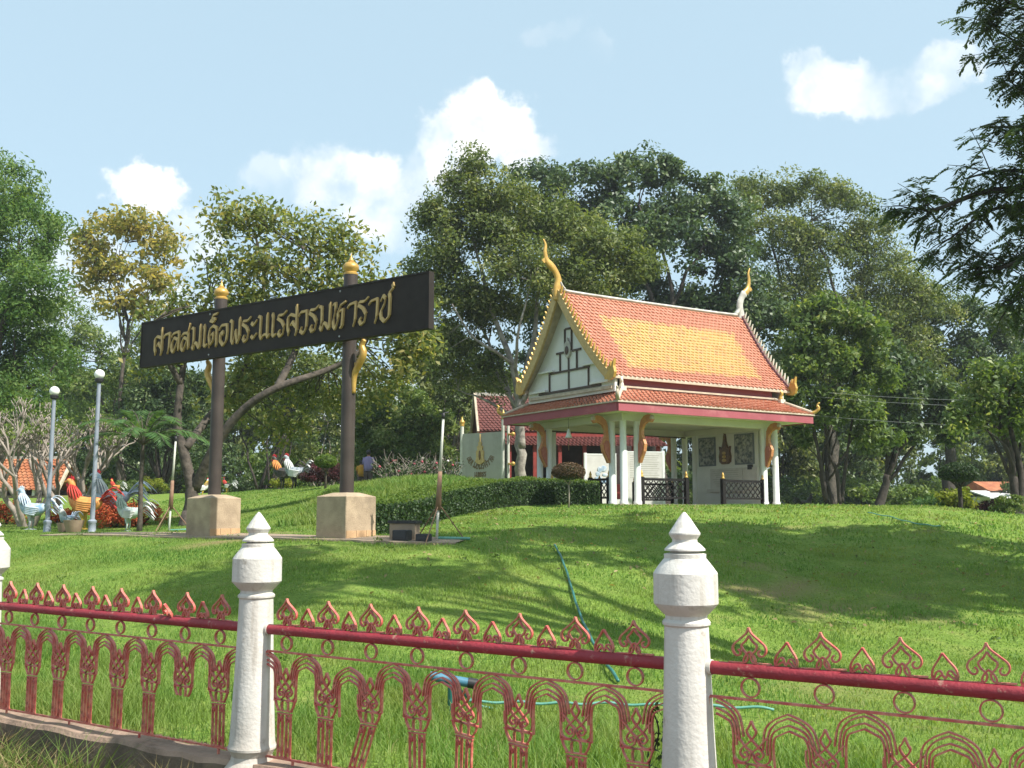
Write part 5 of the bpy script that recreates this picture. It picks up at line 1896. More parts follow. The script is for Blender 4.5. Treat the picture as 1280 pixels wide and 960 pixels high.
pinnate_tree('overhanging_tree', 'dark small-leaved tree reaching feathery boughs in over the right of the lawn', tb, boughs, 5, 0, .32, T0)
# a tall roadside tree, out of the picture, shades the bank
def shade_tree(label, base, cc, rad, seed, nc, nl):
    base = Vector((base[0], base[1], tz(base[0], base[1])))
    rs = random.Random(seed)
    ells = [(Vector(cc) + Vector((rs.uniform(-1, 1) * rad * .7, rs.uniform(-1, 1) * rad * .55, rs.uniform(-.8, .8))), (rad * .42, rad * .42, 1.0)) for _ in range(7)]
    return tree('roadside_tree', label, base, ells, M['bark_grey'], LM['mid'], fork=-1.2, r0=.4, nclump=nc, nleaf=nl, size=.3, aspect=.5, clump_r=.8, inner=.2, seed=seed, nlimb=10, ntwig=30)
shade_tree('tall spreading roadside tree whose shade falls on the bank below the sign', (11.5, 5.5), (5.8, 9.0, 13.2), 3.4, 81, 34, 3600)

# ------------------------------------------------------------------ path strip at the sign's foot
def strip_sheet(name, pts, w, m, lift=.006, thick=.09):
    b = MB()
    pts = smooth_pts([Vector((x, y, 0)) for x, y in pts], 6)
    n = len(pts)
    vs, fs = [], []
    for i, p in enumerate(pts):
        d = (pts[min(i + 1, n - 1)] - pts[max(i - 1, 0)]).normalized()
        s = Vector((-d.y, d.x, 0)) * w / 2 * (1 - .72 * max(0, (i / n - .82) / .18)) * (1 + .06 * math.sin(i * 1.9))
        for q, z in ((p - s, -thick), (p - s, lift), (p + s, lift), (p + s, -thick)):
            vs.append((q.x, q.y, tz(q.x, q.y) + z + .028))
    for i in range(n - 1):
        for k in range(3):
            fs.append((i * 4 + k, i * 4 + k + 1, (i + 1) * 4 + k + 1, (i + 1) * 4 + k))
    b.add(vs, fs)
    o = b.build(name, m)
    o['kind'] = 'structure'
    return o
pth = [at(px, 640, Y) for px, Y in ((75, 21.9), (180, 20.9), (267, 19.9), (350, 18.9), (433, 17.85), (510, 17.3), (575, 17.0))]
strip_sheet('path', [(p.x, p.y) for p in pth], .95, M['concrete'])

# ------------------------------------------------------------------ hedge
hp_ = [ground(px, Y) for px, Y in ((440, 19.0), (470, 19.9), (515, 21.7), (545, 23.4), (570, 25.0), (600, 26.7), (650, 27.9), (700, 28.5), (748, 28.6))]
hpts = smooth_pts(hp_, 6)
n = len(hpts)
hb = MB()
vs, fs = [], []
HH, HW = .60, .42
Cs, Os = [], []
Ct, Ot = [], []
for i, p in enumerate(hpts):
    d = (hpts[min(i + 1, n - 1)] - hpts[max(i - 1, 0)]).normalized()
    s = Vector((-d.y, d.x, 0)).normalized()
    if s.y > 0:
        s = -s
    zg = tz(p.x, p.y)
    for a, z in ((HW, -.1), (HW, HH - .06), (HW - .08, HH), (-HW + .08, HH), (-HW, HH - .06), (-HW, -.1)):
        q = p + s * (a - .03 * (1 if a > 0 else -1))
        vs.append((q.x, q.y, zg + z - .03))
    k = int(2300 * ((hpts[min(i + 1, n - 1)] - p).length))
    for j in range(k):
        t = random.random()
        q = p.lerp(hpts[min(i + 1, n - 1)], t)
        r = random.random()
        if r < .55:
            c = q + s * (HW + random.uniform(-.05, .05)); o_ = s; z = random.uniform(0, HH)
            Cs.append((c.x, c.y, zg + z)); Os.append(tuple(o_ + Vector((0, 0, .3))))
        elif r < .9:
            a = random.uniform(-HW, HW)
            c = q + s * a
            Ct.append((c.x, c.y, zg + HH + random.uniform(-.04, .09) + .03 * math.sin(c.x * 5))); Ot.append((0, 0, 1))
        else:
            c = q - s * (HW + random.uniform(-.05, .05)); z = random.uniform(0, HH)
            Cs.append((c.x, c.y, zg + z)); Os.append(tuple(-s))
for i in range(n - 1):
    for k in range(5):
        fs.append((i * 6 + k, i * 6 + k + 1, (i + 1) * 6 + k + 1, (i + 1) * 6 + k))
fs += [tuple(range(6)), tuple((n - 1) * 6 + k for k in range(6))]
hb.add(vs, fs)
hedge = tag(link('clipped_hedge', None, None, (0, 0, 0)), 'clipped dark green hedge curving from the sign pedestal up to the pavilion', 'hedge')
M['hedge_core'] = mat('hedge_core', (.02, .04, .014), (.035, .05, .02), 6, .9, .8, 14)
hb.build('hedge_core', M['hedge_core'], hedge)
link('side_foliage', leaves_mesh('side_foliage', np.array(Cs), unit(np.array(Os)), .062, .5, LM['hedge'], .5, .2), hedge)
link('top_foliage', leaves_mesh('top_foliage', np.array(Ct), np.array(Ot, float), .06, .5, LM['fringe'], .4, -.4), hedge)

# tall ground cover on the bank behind the hedge
nn = 24000
bx = np.concatenate([rng.uniform(-5.0, -.4, nn)])
by = rng.uniform(22.0, 31.5, nn)
hx_ = np.array([[p.x, p.y] for p in hpts])
idx = np.abs(by[:, None] - hx_[None, :, 1]).argmin(1)
left = bx < (hx_[idx, 0] - .1)
far = by > 28.9
pxx = bx / by
keep = ((left & (pxx > -.235)) | (far & (pxx < .0))) & (pxx > -.225)
bx, by = bx[keep], by[keep]
bz = terr(bx, by)
h = rng.uniform(.08, .24, len(bx))
o = link('bank_grass', blades(np.stack([bx, by, bz], 1), h, rng.uniform(.02, .04, len(bx)), rng.uniform(.2, .8, len(bx)), np.clip(rng.normal(.55, .2, len(bx)), 0, 1), 'bank_grass', M['grass']))
o['kind'] = 'stuff'
o['label'] = 'taller light green ground cover on the bank behind the hedge'
o['category'] = 'grass'

# ------------------------------------------------------------------ topiaries and bushes
def topiary(label, px, Y, h, rx, rz, leaf, n=3000, size=.06, pole_r=.025, bark=None):
    p = ground(px, Y)
    th = thing('topiary', label, 'topiary', p)
    b = MB()
    b.tube([(0, 0, -.1), (.01, 0, h * .5), (0, 0, h - rz)], [pole_r * 1.2, pole_r, pole_r], 8)
    for k in range(5):
        a = k * 1.26
        b.tube([(0, 0, h - rz * 1.25), (rx * .5 * math.cos(a), rx * .5 * math.sin(a), h - rz * .5)], [pole_r * .6, pole_r * .3], 5)
    b.build('trunk', bark or M['bark_grey'], th, smooth='all')
    d = rand_dirs(n)
    d[:, 2] = np.where(d[:, 2] < 0, d[:, 2] * .7, d[:, 2])
    rr = rng.uniform(.82, 1.03, (n, 1))
    C = d * rr * np.array([rx, rx, rz]) + np.array([0, 0, h])
    me = leaves_mesh('crown', C, unit(d), size, .5, leaf, .6, 0)
    c_ = link('crown', me, th)
    b = MB()
    b.ellipsoid((0, 0, h), (rx * .84, rx * .84, rz * .8), 14, 8)
    b.build('crown_core', M['hedge_core'], c_, smooth='all')
    return th
topiary('small flat-topped brownish topiary on a thin stem at the hedge end before the pavilion', 711, 27.3, .92, .44, .26, LM['brownbrush'], 3600, .055, .022, M['twig_pale'])
topiary('light green mushroom-shaped topiary beside the dark burgundy bush', 406, 34, .86, .36, .26, LM['fringe'], 2600, .06, .035)
topiary('large dark green mushroom-shaped topiary on the mound behind yellow shrubs', 1201, 33, 1.46, .60, .36, LM['hedge'], 4200, .07, .07, M['bark_dark'])
shrub('burgundy_bush', 'rounded dark burgundy bush behind the light green topiary', ground(398, 37.5), .82, .52, LM['burgundy'], 4200, .1, .26)
shrub('burgundy_bush', 'low burgundy bush at the edge of the mound beside the forked tree', ground(1248, 30.5), .55, .28, LM['burgundy'], 2200, .09, .2)
shrub('round_bush', 'small round green bush at the foot of the forked tree', ground(1262, 28.4), .34, .30, LM['mid'], 2200, .07, .16)
shrub('lemon_shrub', 'lemon yellow leafy shrub at the foot of the large dark topiary', ground(1196, 34.5), .55, .55, LM['lemon'], 1500, .16, .3)
shrub('lemon_shrub', 'smaller lemon yellow shrub beside the dark topiary trunk, toward the white roof', ground(1214, 34), .36, .38, LM['lemon'], 900, .15, .22)
shrub('strap_plant', 'low blue green strap-leaved plants at the foot of the shaded trees', ground(1166, 35), .55, .36, LM['palm'], 900, .3, .25, bias=.2, aspect=.16, droop=-.8)
shrub('ixora_bush', 'round orange red flowering bush in front of the white-and-blue rooster', ground(143, 27.3), .62, .36, LM['red'], 4600, .07, .24)
shrub('ixora_bush', 'orange red flowering bush behind the greenish rooster and palm trunk', ground(178, 27.6), .48, .34, LM['red'], 3000, .07, .2)
shrub('ixora_bush', 'small orange red bush at the foot of the bare frangipani', ground(75, 29), .34, .26, LM['red'], 1600, .07, .16)
shrub('ixora_bush', 'orange red bush behind the frangipani trunks at the hut side', ground(8, 29), .5, .34, LM['red'], 2200, .07, .2)
shrub('low_hedge_bush', 'long low green bush on the far lawn behind the striped rooster', ground(165, 46), 1.9, .30, LM['mid'], 4200, .1, .25, ry=.6)
shrub('yellow_bush', 'rounded yellow green bush at the end of the far low hedge', ground(191, 45), .48, .45, LM['lemon'], 1500, .1, .2)
shrub('yellow_bush', 'small yellow green bush beneath the thin double-stemmed tree', ground(352, 40), .4, .22, LM['lemon'], 900, .1, .16)
# rose bushes behind the bank
M['petal_red'] = mat('petal_red', (.40, .08, .10), (.3, .05, .07), 9, .6)
M['petal_white'] = mat('petal_white', (.75, .72, .68), (.65, .55, .52), 9, .6)
def rose(label, px, Y, k, red):
    p = ground(px, Y)
    p.z -= .05
    th = thing('rose_bush', label, 'shrub', p, 0)
    rs = random.Random(k)
    b = MB()
    tips = []
    for j in range(26):
        e = Vector((rs.uniform(-.75, .75), rs.uniform(-.4, .4), rs.uniform(.3, .85)))
        limb(b, (rs.uniform(-.2, .2), 0, -.1), e, .016, .006, .16, 5, 5, rs)
        tips.append(e)
        e2 = e + Vector((rs.uniform(-.25, .25), 0, rs.uniform(0, .25)))
        limb(b, e * .8, e2, .008, .004, .1, 3, 4, rs)
    b.build('stem', M['twig_pale'], th)
    C = np.array([[*(t * rs.uniform(.5, 1))] for t in tips for _ in range(26)]) + rng.normal(0, .07, (26 * 26, 3))
    link('foliage', leaves_mesh('foliage', C, rand_dirs(len(C)), .075, .5, LM['hedge'], .3, 0), th)
    for t in tips[:4]:
        fl = MB()
        fl.ellipsoid(t + Vector((0, 0, .03)), (.042, .042, .038), 8, 6)
        fl.build('flower', M['petal_red'] if red else M['petal_white'], th, smooth='all')
rose('thorny rose bush with red blooms behind the hedge', 515, 31.5, 1, True)
rose('rose bush with white blooms between hedge and dense tree', 535, 32, 2, False)
rose('red-flowered rose bush beside the white signboard post', 558, 31.5, 3, True)
rose('red rose bush with long bare stems at the bank end', 492, 31, 4, True)

# ------------------------------------------------------------------ palm
pp_ = ground(175, 24.2)
palm = thing('palm_tree', 'young palm with slim trunk and arching fronds between roosters and sign', 'palm tree', pp_)
b = MB()
hp2 = 1.75
b.tube([(0, 0, -.1), (.01, 0, .3), (-.01, 0, hp2 * .6), (0, 0, hp2), (0, 0, hp2 + .35)], [.075, .058, .05, .05, .03], 10)
b.build('trunk', M['bark_grey'], palm, smooth='all')
rs = random.Random(4)
for k in range(15):
    az = k * 2.4 + rs.uniform(-.2, .2)
    el = R(rs.uniform(38, 86))
    L = rs.uniform(1.5, 2.3)
    pts = []
    for i in range(9):
        t = i / 8
        r_ = L * t * math.cos(el) * (1 + .25 * t)
        z_ = hp2 + .25 + L * t * math.sin(el) - (.75 + .25 * math.cos(el)) * L * t * t * .70
        pts.append(Vector((math.cos(az) * r_, math.sin(az) * r_, z_)))
    b = MB()
    b.tube(pts, [.018 - .0018 * i for i in range(9)], 5)
    fr = b.build('frond', M['bark_grey'], palm, smooth='all')
    C, A_, B_, S = [], [], [], []
    pf = smooth_pts(pts, 5)
    for i in range(5, len(pf)):
        d = (pf[min(i + 1, len(pf) - 1)] - pf[i - 1]).normalized()
        sv = d.cross(Vector((0, 0, 1))).normalized()
        t = i / len(pf)
        for s in (-1, 1):
            ax = (sv * s * .8 + d * .75 + Vector((0, 0, -.32 + rs.uniform(-.15, .1)))).normalized()
            l_ = .42 * (1 - .55 * abs(t - .45))
            C.append(pf[i] + ax * l_ / 2); A_.append(ax); B_.append(ax.cross(Vector((rs.uniform(-.3, .3), rs.uniform(-.3, .3), 1))).normalized()); S.append(l_)
    V, Q = quads_leaf(np.array(C), np.array(A_), np.array(B_), np.array(S), np.array(S) * .085, .02)
    link('leaflets', np_mesh('leaflets', V, Q, LM['palm'], var=np.clip(rng.normal(.5, .2, len(C)), 0, 1)), fr)

# ------------------------------------------------------------------ bare frangipani
def frangipani(label, px, Y, sc, seed):
    p = ground(px, Y)
    th = thing('frangipani_tree', label, 'tree', p)
    rs = random.Random(seed)
    b = MB()
    tips = []
    def grow(q, d, L, r, lv):
        e = q + d * L
        m_ = q.lerp(e, .5) + Vector((rs.uniform(-1, 1), rs.uniform(-1, 1), rs.uniform(-.3, .8))) * L * .08
        b.tube([q, m_, e], [r, r * .88, r * .78], 6, caps=lv >= 5)
        if lv >= 6 or r < .006:
            tips.append((e, d))
            return
        for k in range(3 if rs.random() < .35 else 2):
            nd = (d * .9 + Vector((rs.uniform(-1, 1), rs.uniform(-1, 1), rs.uniform(-.1, .95))) * .72).normalized()
            grow(e, nd, L * rs.uniform(.62, .86), r * .70, lv + 1)
    for k in range(4):
        a = k * 1.6 + rs.uniform(-.4, .4)
        grow(Vector((math.cos(a) * .12, math.sin(a) * .12, -.05)), Vector((math.cos(a) * .55, math.sin(a) * .55, 1)).normalized(), .72 * sc, .07 * sc, 0)
    b.build('trunk', M['twig_pale'], th, smooth='all')
    C, O = [], []
    for e, d in tips:
        for j in range(2):
            C.append(e + Vector((rs.gauss(0, .07), rs.gauss(0, .07), rs.gauss(.03, .05)))); O.append(d)
    C = np.array(C)
    link('crown', leaves_mesh('crown', C, np.array(O), .11, .38, LM['fringe'], .2, -.2, np.full(len(C), .7)), th)
frangipani('bare pale-branched frangipani in front of the rust-red hut roof', 35, 27.5, 1.25, 3)
frangipani('bare frangipani with pale forked limbs right beside the first lamp post', 88, 30, 1.3, 8)

# ------------------------------------------------------------------ lamp posts
def lamp(label, px, Y, globe_py):
    p = ground(px, Y)
    zt = at(px, globe_py, Y).z - p.z
    th = thing('lamp_post', label, 'lamp post', p, 0, None)
    b = MB(); b.lathe([(.10, -.1), (.10, .03), (.085, .05), (.08, .22), (.095, .24), (.095, .28), (.06, .31)], 16); b.build('base', M['lamp_pole'], th, smooth=40)
    b = MB(); b.tube([(0, 0, .28), (0, 0, zt - .16)], [.052, .044], 14); b.build('pole', M['lamp_pole'], th, smooth=40)
    b = MB(); b.lathe([(.05, zt - .2), (.09, zt - .17), (.10, zt - .11), (.07, zt - .08)], 14); b.build('collar', M['black'], th, smooth=40)
    b = MB(); b.ellipsoid((0, 0, zt), (.115, .115, .115), 18, 12); b.build('globe', M['lamp_globe'], th, smooth='all')
lamp('grey lamp post with white globe in front of the bare frangipani', 60, 24.6, 489)
lamp('taller grey lamp post with white globe in front of the orange red bush', 116, 23.6, 468)

# ------------------------------------------------------------------ rooster statues
def cmat(name, c1, c2, sc=7):
    return mat(name, c1, c2, sc, .55, .15, 40)
RC = {
 'blue': cmat('paint_blue', (.20, .32, .46), (.55, .60, .64)), 'pale': cmat('paint_pale', (.55, .60, .64), (.36, .46, .58)), 'white': cmat('paint_white', (.70, .70, .66), (.5, .52, .5)),
 'orange': cmat('paint_orange', (.62, .20, .05), (.70, .33, .09)), 'redp': cmat('paint_red', (.5, .04, .03), (.42, .05, .03)), 'comb': cmat('paint_comb', (.55, .025, .035), (.45, .02, .03)),
 'mint': cmat('paint_mint', (.40, .52, .46), (.60, .64, .58)), 'dark': cmat('paint_dark', (.03, .035, .035), (.06, .05, .04)), 'yellow': cmat('paint_yellow', (.6, .42, .06), (.5, .3, .05)),
 'grey': cmat('paint_grey', (.16, .19, .22), (.45, .48, .5), 14)}
def rooster(label, px, Y, H, face, body, hackle, tail, wing, comb='comb', legs='yellow', pitch=0, neck=1.0, seed=0, dz=0):
    p = ground(px, Y)
    p.z += dz
    th = thing('rooster_statue', label, 'rooster statue', p, R(face), 'painted rooster statues on the lawn')
    k = H / 1.2
    spine = [(-.40, .64, .03, .04), (-.33, .62, .10, .11), (-.2, .57, .155, .16), (-.02, .55, .17, .185), (.13, .59, .155, .18), (.23, .70, .11, .14), (.275, .84, .08, .10), (.295, .97, .065, .075), (.32, 1.06, .068, .07), (.375, 1.095, .06, .055), (.42, 1.085, .032, .028), (.485, 1.06, .006, .006)]
    pts = smooth_pts([(x, 0, z) for x, z, _, _ in spine], 4)
    rads = []
    for i in range(len(pts)):
        f = i / 4
        a = min(int(f), len(spine) - 2)
        t = f - a
        rads.append(((spine[a][2] * (1 - t) + spine[a + 1][2] * t) * k, (spine[a][3] * (1 - t) + spine[a + 1][3] * t) * k))
    b = MB()
    b.tube([q * k for q in pts], rads, 12)
    bo = b.build('body', RC[body], th, smooth='all')
    # hackle feathers over the neck
    b = MB()
    for j in range(14):
        a = 2 * math.pi * j / 14
        top = Vector((.30 + .05 * math.cos(a), .06 * math.sin(a), 1.0))
        low = Vector((.19 + .13 * math.cos(a), .15 * math.sin(a), .66 + .06 * math.cos(a)))
        mid = top.lerp(low, .5) + Vector((.05 * math.cos(a), .055 * math.sin(a), 0))
        b.tube([q * k for q in smooth_pts([top, mid, low], 3)], [(.022 * k, .012 * k)] * 2 + [(.032 * k, .012 * k)] * 3 + [(.026 * k, .01 * k), (.006 * k, .004 * k)], 6)
    b.build('hackle', RC[hackle], th, smooth='all')
    for s in (-1, 1):
        b = MB()
        for j in range(5):
            z = .64 - .045 * j
            b.tube([Vector(q) * k for q in smooth_pts([(.14, s * .15, z), (-.06, s * (.185 - .004 * j), z - .03), (-.28 + .03 * j, s * .15, z - .05)], 3)], [(.012 * k, .035 * k)] * 5 + [(.01 * k, .03 * k), (.004 * k, .008 * k)], 6)
        b.build('wing', RC[wing], th, smooth='all')
    rs = random.Random(seed)
    b = MB()
    for j in range(11):
        a = -.9 + 1.5 * j / 10
        s = rs.uniform(-.09, .09)
        L = rs.uniform(.42, .62)
        p0 = Vector((-.34, s * .5, .63))
        p1 = p0 + Vector((-math.cos(a) * L * .55, s, math.sin(a + .7) * L * .6))
        p2 = p0 + Vector((-math.cos(a * .6) * L * 1.0, s * 1.8, math.sin(a + .15) * L * .62 - .05))
        q = smooth_pts([p0, p1, p2], 4)
        b.tube([w * k for w in q], [(.028 * k, .011 * k)] * 3 + [(.034 * k, .012 * k)] * 4 + [(.024 * k, .01 * k), (.006 * k, .004 * k)], 6)
    b.build('tail', RC[tail], th, smooth='all')
    b = MB()
    cb = [(.27, 1.09), (.24, 1.15), (.27, 1.155), (.275, 1.195), (.305, 1.165), (.325, 1.215), (.345, 1.17), (.375, 1.20), (.385, 1.15), (.42, 1.15), (.42, 1.10), (.36, 1.08)]
    b.prism(cb, lambda a, c, d: (a * k, d, c * k), .03 * k)
    b.build('comb', RC[comb], th)
    for s in (-1, 1):
        b = MB(); b.ellipsoid((.395 * k, s * .025 * k, 1.0 * k), (.025 * k, .014 * k, .05 * k), 8, 6); b.build('wattle', RC[comb], th, smooth='all')
    for s in (-1, 1):
        b = MB()
        b.tube([Vector(q) * k for q in ((.0, s * .08, .46), (.02, s * .085, .34), (-.01, s * .085, .22), (.02, s * .085, .03))], [.075 * k, .05 * k, .028 * k, .024 * k], 8)
        for a in (-.5, 0, .5, 3.14):
            b.tube([Vector((.02, s * .085, .03)) * k, Vector((.02 + .13 * math.cos(a), s * .085 + .13 * math.sin(a), .012)) * k], [.02 * k, .012 * k], 6)
        b.build('leg', RC[legs], th, smooth='all')
    return th
rooster('blue-grey rooster statue crouching under the bare frangipani', 40, 26.2, 1.1, 175, 'blue', 'pale', 'pale', 'pale', 'pale', 'grey', seed=1)
rooster('small blue and white rooster statue seen from the front beside the orange rooster', 83, 25.6, .66, 250, 'blue', 'white', 'pale', 'pale', 'pale', 'pale', seed=2)
rooster('large orange rooster statue with red neck between the two lamp posts', 105, 26.4, 1.36, 178, 'orange', 'redp', 'redp', 'orange', 'comb', 'yellow', seed=3)
rooster('white and pale blue rooster statue with tall red comb behind the orange bush', 138, 27.9, 1.5, 180, 'pale', 'white', 'pale', 'pale', 'comb', 'yellow', seed=4)
rooster('mint green and white rooster statue lying before the palm trunk', 161, 24.6, .95, 172, 'mint', 'mint', 'white', 'white', 'redp', 'mint', seed=5)
rooster('far brown and white rooster statue grazing near the low hedge', 143, 44, .72, 165, 'orange', 'redp', 'white', 'dark', 'comb', 'yellow', seed=6)
rooster('far cream rooster statue half hidden by the tree trunk behind the sign column', 252, 38, .7, 25, 'white', 'yellow', 'white', 'white', 'comb', 'yellow', seed=7)
rooster('far dark rooster statue with red neck and white tail right of the sign column', 283, 41, .62, 160, 'dark', 'redp', 'white', 'white', 'comb', 'yellow', seed=8)
rooster('black rooster statue with golden orange neck under the double-stemmed tree', 352, 39, 1.3, 165, 'dark', 'orange', 'dark', 'dark', 'comb', 'dark', seed=9, dz=.0)
rooster('speckled white and grey rooster statue with red face beside the burgundy bush', 367, 38, 1.3, 160, 'grey', 'white', 'white', 'white', 'comb', 'dark', seed=10)
rooster('dark rooster statue resting in the shade beyond the pavilion', 1008, 39, .72, 5, 'dark', 'dark', 'dark', 'dark', 'dark', 'dark', seed=11)
# clay pots by the roosters
for px, Y, lb, s in ((93, 23.6, 'squat clay planter on the path edge between the lamp posts', 1.0), (82, 24.0, 'dark clay planter behind the squat one by the lamp post', .8)):
    p = ground(px, Y)
    th = thing('planter_pot', lb, 'pot', p)
    b = MB(); b.lathe([(.13 * s, -.02), (.15 * s, .02), (.2 * s, .2 * s), (.22 * s, .27 * s), (.23 * s, .3 * s), (.19 * s, .3 * s), (.17 * s, .22 * s)], 18); b.build('bowl', M['clay'], th, smooth=40)
    b = MB(); b.lathe([(.0, .2 * s), (.17 * s, .225 * s)], 14); b.build('soil', M['soil'], th)

# ------------------------------------------------------------------ sprinkler risers, boxes, hoses
M['glass_dark'] = mat('glass_dark', (.03, .035, .04), None, rough=.12)
def riser(label, px, Y, top_py, lean=0.0):
    p = ground(px, Y)
    zt = at(px, top_py, Y).z - p.z
    th = thing('sprinkler_riser', label, 'sprinkler', p)
    b = MB(); b.tube([(0, 0, -.05), (.03 * lean, 0, zt * .28)], .022, 10); b.build('lower_pipe', M['pipe_white'], th, smooth='all')
    b = MB(); b.tube([(.03 * lean, 0, zt * .25), (.06 * lean, 0, zt * .56)], [.052, .035], 10); b.build('rusty_sleeve', M['rust'], th, smooth='all')
    b = MB(); b.tube([(.06 * lean, 0, zt * .55), (.12 * lean, 0, zt)], [.026, .02], 10); b.build('upper_pipe', M['pipe_white'], th, smooth='all')
    b = MB()
    b.tube([(.12 * lean, 0, zt - .02), (.12 * lean, 0, zt + .08)], [.032, .026], 8)
    b.tube([(.12 * lean - .07, 0, zt + .06), (.12 * lean + .09, 0, zt + .09)], .012, 6)
    b.tube([(.12 * lean, 0, zt + .08), (.12 * lean + .02, 0, zt + .16)], .010, 6)
    b.build('sprinkler_head', M['black'], th, smooth='all')
    for a in (.2, 2.4, 4.4):
        b = MB()
        e = Vector((.5 * math.cos(a), .5 * math.sin(a), 0))
        e.z = tz(p.x + e.x, p.y + e.y) - p.z - .02
        b.tube([(.04 * lean, 0, zt * .30), e], .011, 6)
        b.build('leg', M['rust'], th)
    return th, p
th1, rp1 = riser('tripod sprinkler riser with rusty sleeve standing before the dark hedge', 546, 17.25, 522, .8)
th2, rp2 = riser('tripod sprinkler riser standing by the tree trunk and the planted lawn', 212, 22.8, 550, .6)
for (p, L, lb) in ((rp1, .55, 'short pale green pipe lying at the foot of the hedge-side sprinkler'), (rp2, .6, 'short pale green pipe lying at the foot of the lawn-side sprinkler')):
    b = MB()
    q = [Vector((x, .02, tz(p.x + x, p.y + .02) - p.z + .05)) for x in (.0, L * .3, L * .65, L)]
    b.tube(smooth_pts(q, 3), .024, 8)
    tag(b.build('supply_pipe', M['hose_pale'], None, 'all', loc=p), lb, 'pipe')
for px, Y, lb, w, h in ((503, 17.1, 'black floodlight box with pale concrete block on the path end', .28, .16), (530, 17.0, 'low black floodlight box next to the sprinkler riser', .22, .11)):
    p = ground(px, Y)
    th = thing('floodlight_box', lb, 'floodlight', p + Vector((0, 0, .035)), R(-20))
    b = MB(); bev_box(b, -w / 2, w / 2, -.09, .09, -.04, h, .012); bx_ = b.build('housing', M['black'], th)
    b = MB(); b.box(-w / 2 + .03, w / 2 - .03, -.098, -.092, .02, h - .02); b.build('lens', M['glass_dark'], bx_)
    if w > .25:
        b = MB(); b.box(-.30, .16, .14, .34, -.04, .26); b.build('block', M['concrete'], th)
        b = MB(); b.box(-.33, .19, .12, .36, .262, .31); b.build('cover', M['black'], th)

def hose(name, label, pts, r, m, cat='hose', lift=.02):
    """lies on the turf through the given picture columns and distances"""
    P = []
    for px, Y in pts:
        g = ground(px, Y)
        P.append(Vector((g.x, g.y, 0)))
    P = smooth_pts(P, 10)
    P = [Vector((p.x, p.y, tz(p.x, p.y) + lift + .008 * math.sin(i * .7))) for i, p in enumerate(P)]
    o0 = P[0].copy()
    b = MB()
    b.tube([p - o0 for p in P], r, 8)
    return tag(b.build(name, m, None, 'all', loc=o0), label, cat)
hose('garden_hose', 'dark green hose running straight down the bank toward the railing', [(693, 17.0), (700, 16.0), (708, 14.6), (716, 13.2), (724, 12.2), (738, 11.0), (755, 10.0), (770, 9.3)], .016, M['hose'], lift=.045)
hose('water_pipe', 'pale green water pipe lying in the long grass behind the railing', [(585, 8.35), (640, 8.3), (700, 8.25), (760, 8.25), (830, 8.2), (900, 8.2), (960, 8.15)], .011, M['hose_pale'], 'pipe', lift=.075)
hose('thin_hose', 'thin pale hose curling on the crest of the sunny mound', [(1085, 24.2), (1110, 23.4), (1135, 22.4), (1160, 22.0), (1175, 21.9)], .012, M['hose_pale'], lift=.05)
p = ground(566, 8.35)
th = thing('valve_pipe', 'blue plastic tee pipe with black cap sticking up in the long grass', 'pipe', p)
b = MB(); b.tube([(0, 0, -.1), (0, 0, .20)], .030, 12); b.build('standpipe', M['hose'], th, smooth=40)
b = MB(); b.tube([(-.17, 0, .27), (.13, .02, .215)], .036, 12); b.build('tee', M['pipe_blue'], th, smooth=40)
b = MB(); b.tube([(.125, .02, .216), (.20, .025, .203)], .041, 12); b.build('cap', M['black'], th, smooth=40)
b = MB(); b.tube(smooth_pts([(.03, 0, .2), (.10, .05, .12), (.22, .08, .03), (.35, .1, .0)], 4), .013, 7); b.build('branch_pipe', M['hose'], th, smooth='all')

# ------------------------------------------------------------------ white signboard with gilded crest
gR_, gL_ = ground(629, 36.0), ground(577, 37.2)
dv = gR_ - gL_
dv.z = 0
bw = dv.length
ba = math.atan2(dv.y, dv.x)
gz = min(gR_.z, gL_.z) - .05
sb = thing('signboard', 'grey white signboard with gilded crest and curved lettering between gold-topped posts', 'signboard', (gL_.x, gL_.y, gz), ba)
zt = at(600, 541, 36.6).z - gz
b = MB(); b.box(.03, bw - .06, -.03, .03, .15, zt); pn = b.build('panel', M['board_grey'], sb)
for x_, zz in ((0, at(577, 533, 37.2).z - gz), (bw, at(629, 524, 36).z - gz)):
    b = MB(); b.tube([(x_, 0, -.1), (x_, 0, zz)], .065, 14); po = b.build('post', M['pipe_white'], sb, smooth=40)
    b = MB(); b.lathe([(.07, 0), (.085, .03), (.06, .06), (.10, .12), (.10, .17), (.05, .23), (.03, .27), (.004, .36)], 14, (x_, 0, zz)); b.build('finial', M['gold'], po, smooth='all')
b = MB(); b.tube([(bw + .18, .05, -.1), (bw + .18, .05, at(629, 524, 36).z - gz - .05)], .05, 12); b.build('post', M['pipe_white'], sb, smooth=40)
for zz in (.98, 2.0):
    b = MB(); b.tube([(bw + .2, .02, zz), (bw + .36, .02, zz)], .035, 10); b.ellipsoid((bw + .42, .02, zz), (.075, .075, .075), 12, 8); b.build('gold_knob', M['gold'], sb, smooth='all')
cx_, cz_ = bw * .47, zt * .60
b = MB()
cr = [(0, .82), (.02, .55), (.06, .50), (.04, .42), (.10, .36), (.08, .26), (.13, .18), (.12, -.05), (.16, -.16), (.08, -.24), (0, -.28)]
poly = cr + [(-a, c) for a, c in cr[-2:0:-1]]
b.prism(poly, lambda a, c, d: (cx_ + a * 1.35, -.05 + d, cz_ + c * .98), .05)
b.build('crest', M['gold_dull'], sb)
b = MB(); b.ellipsoid((cx_, -.08, cz_ + .05), (.05, .02, .17), 10, 8); b.build('crest_boss', M['ornament'], sb, smooth='all')
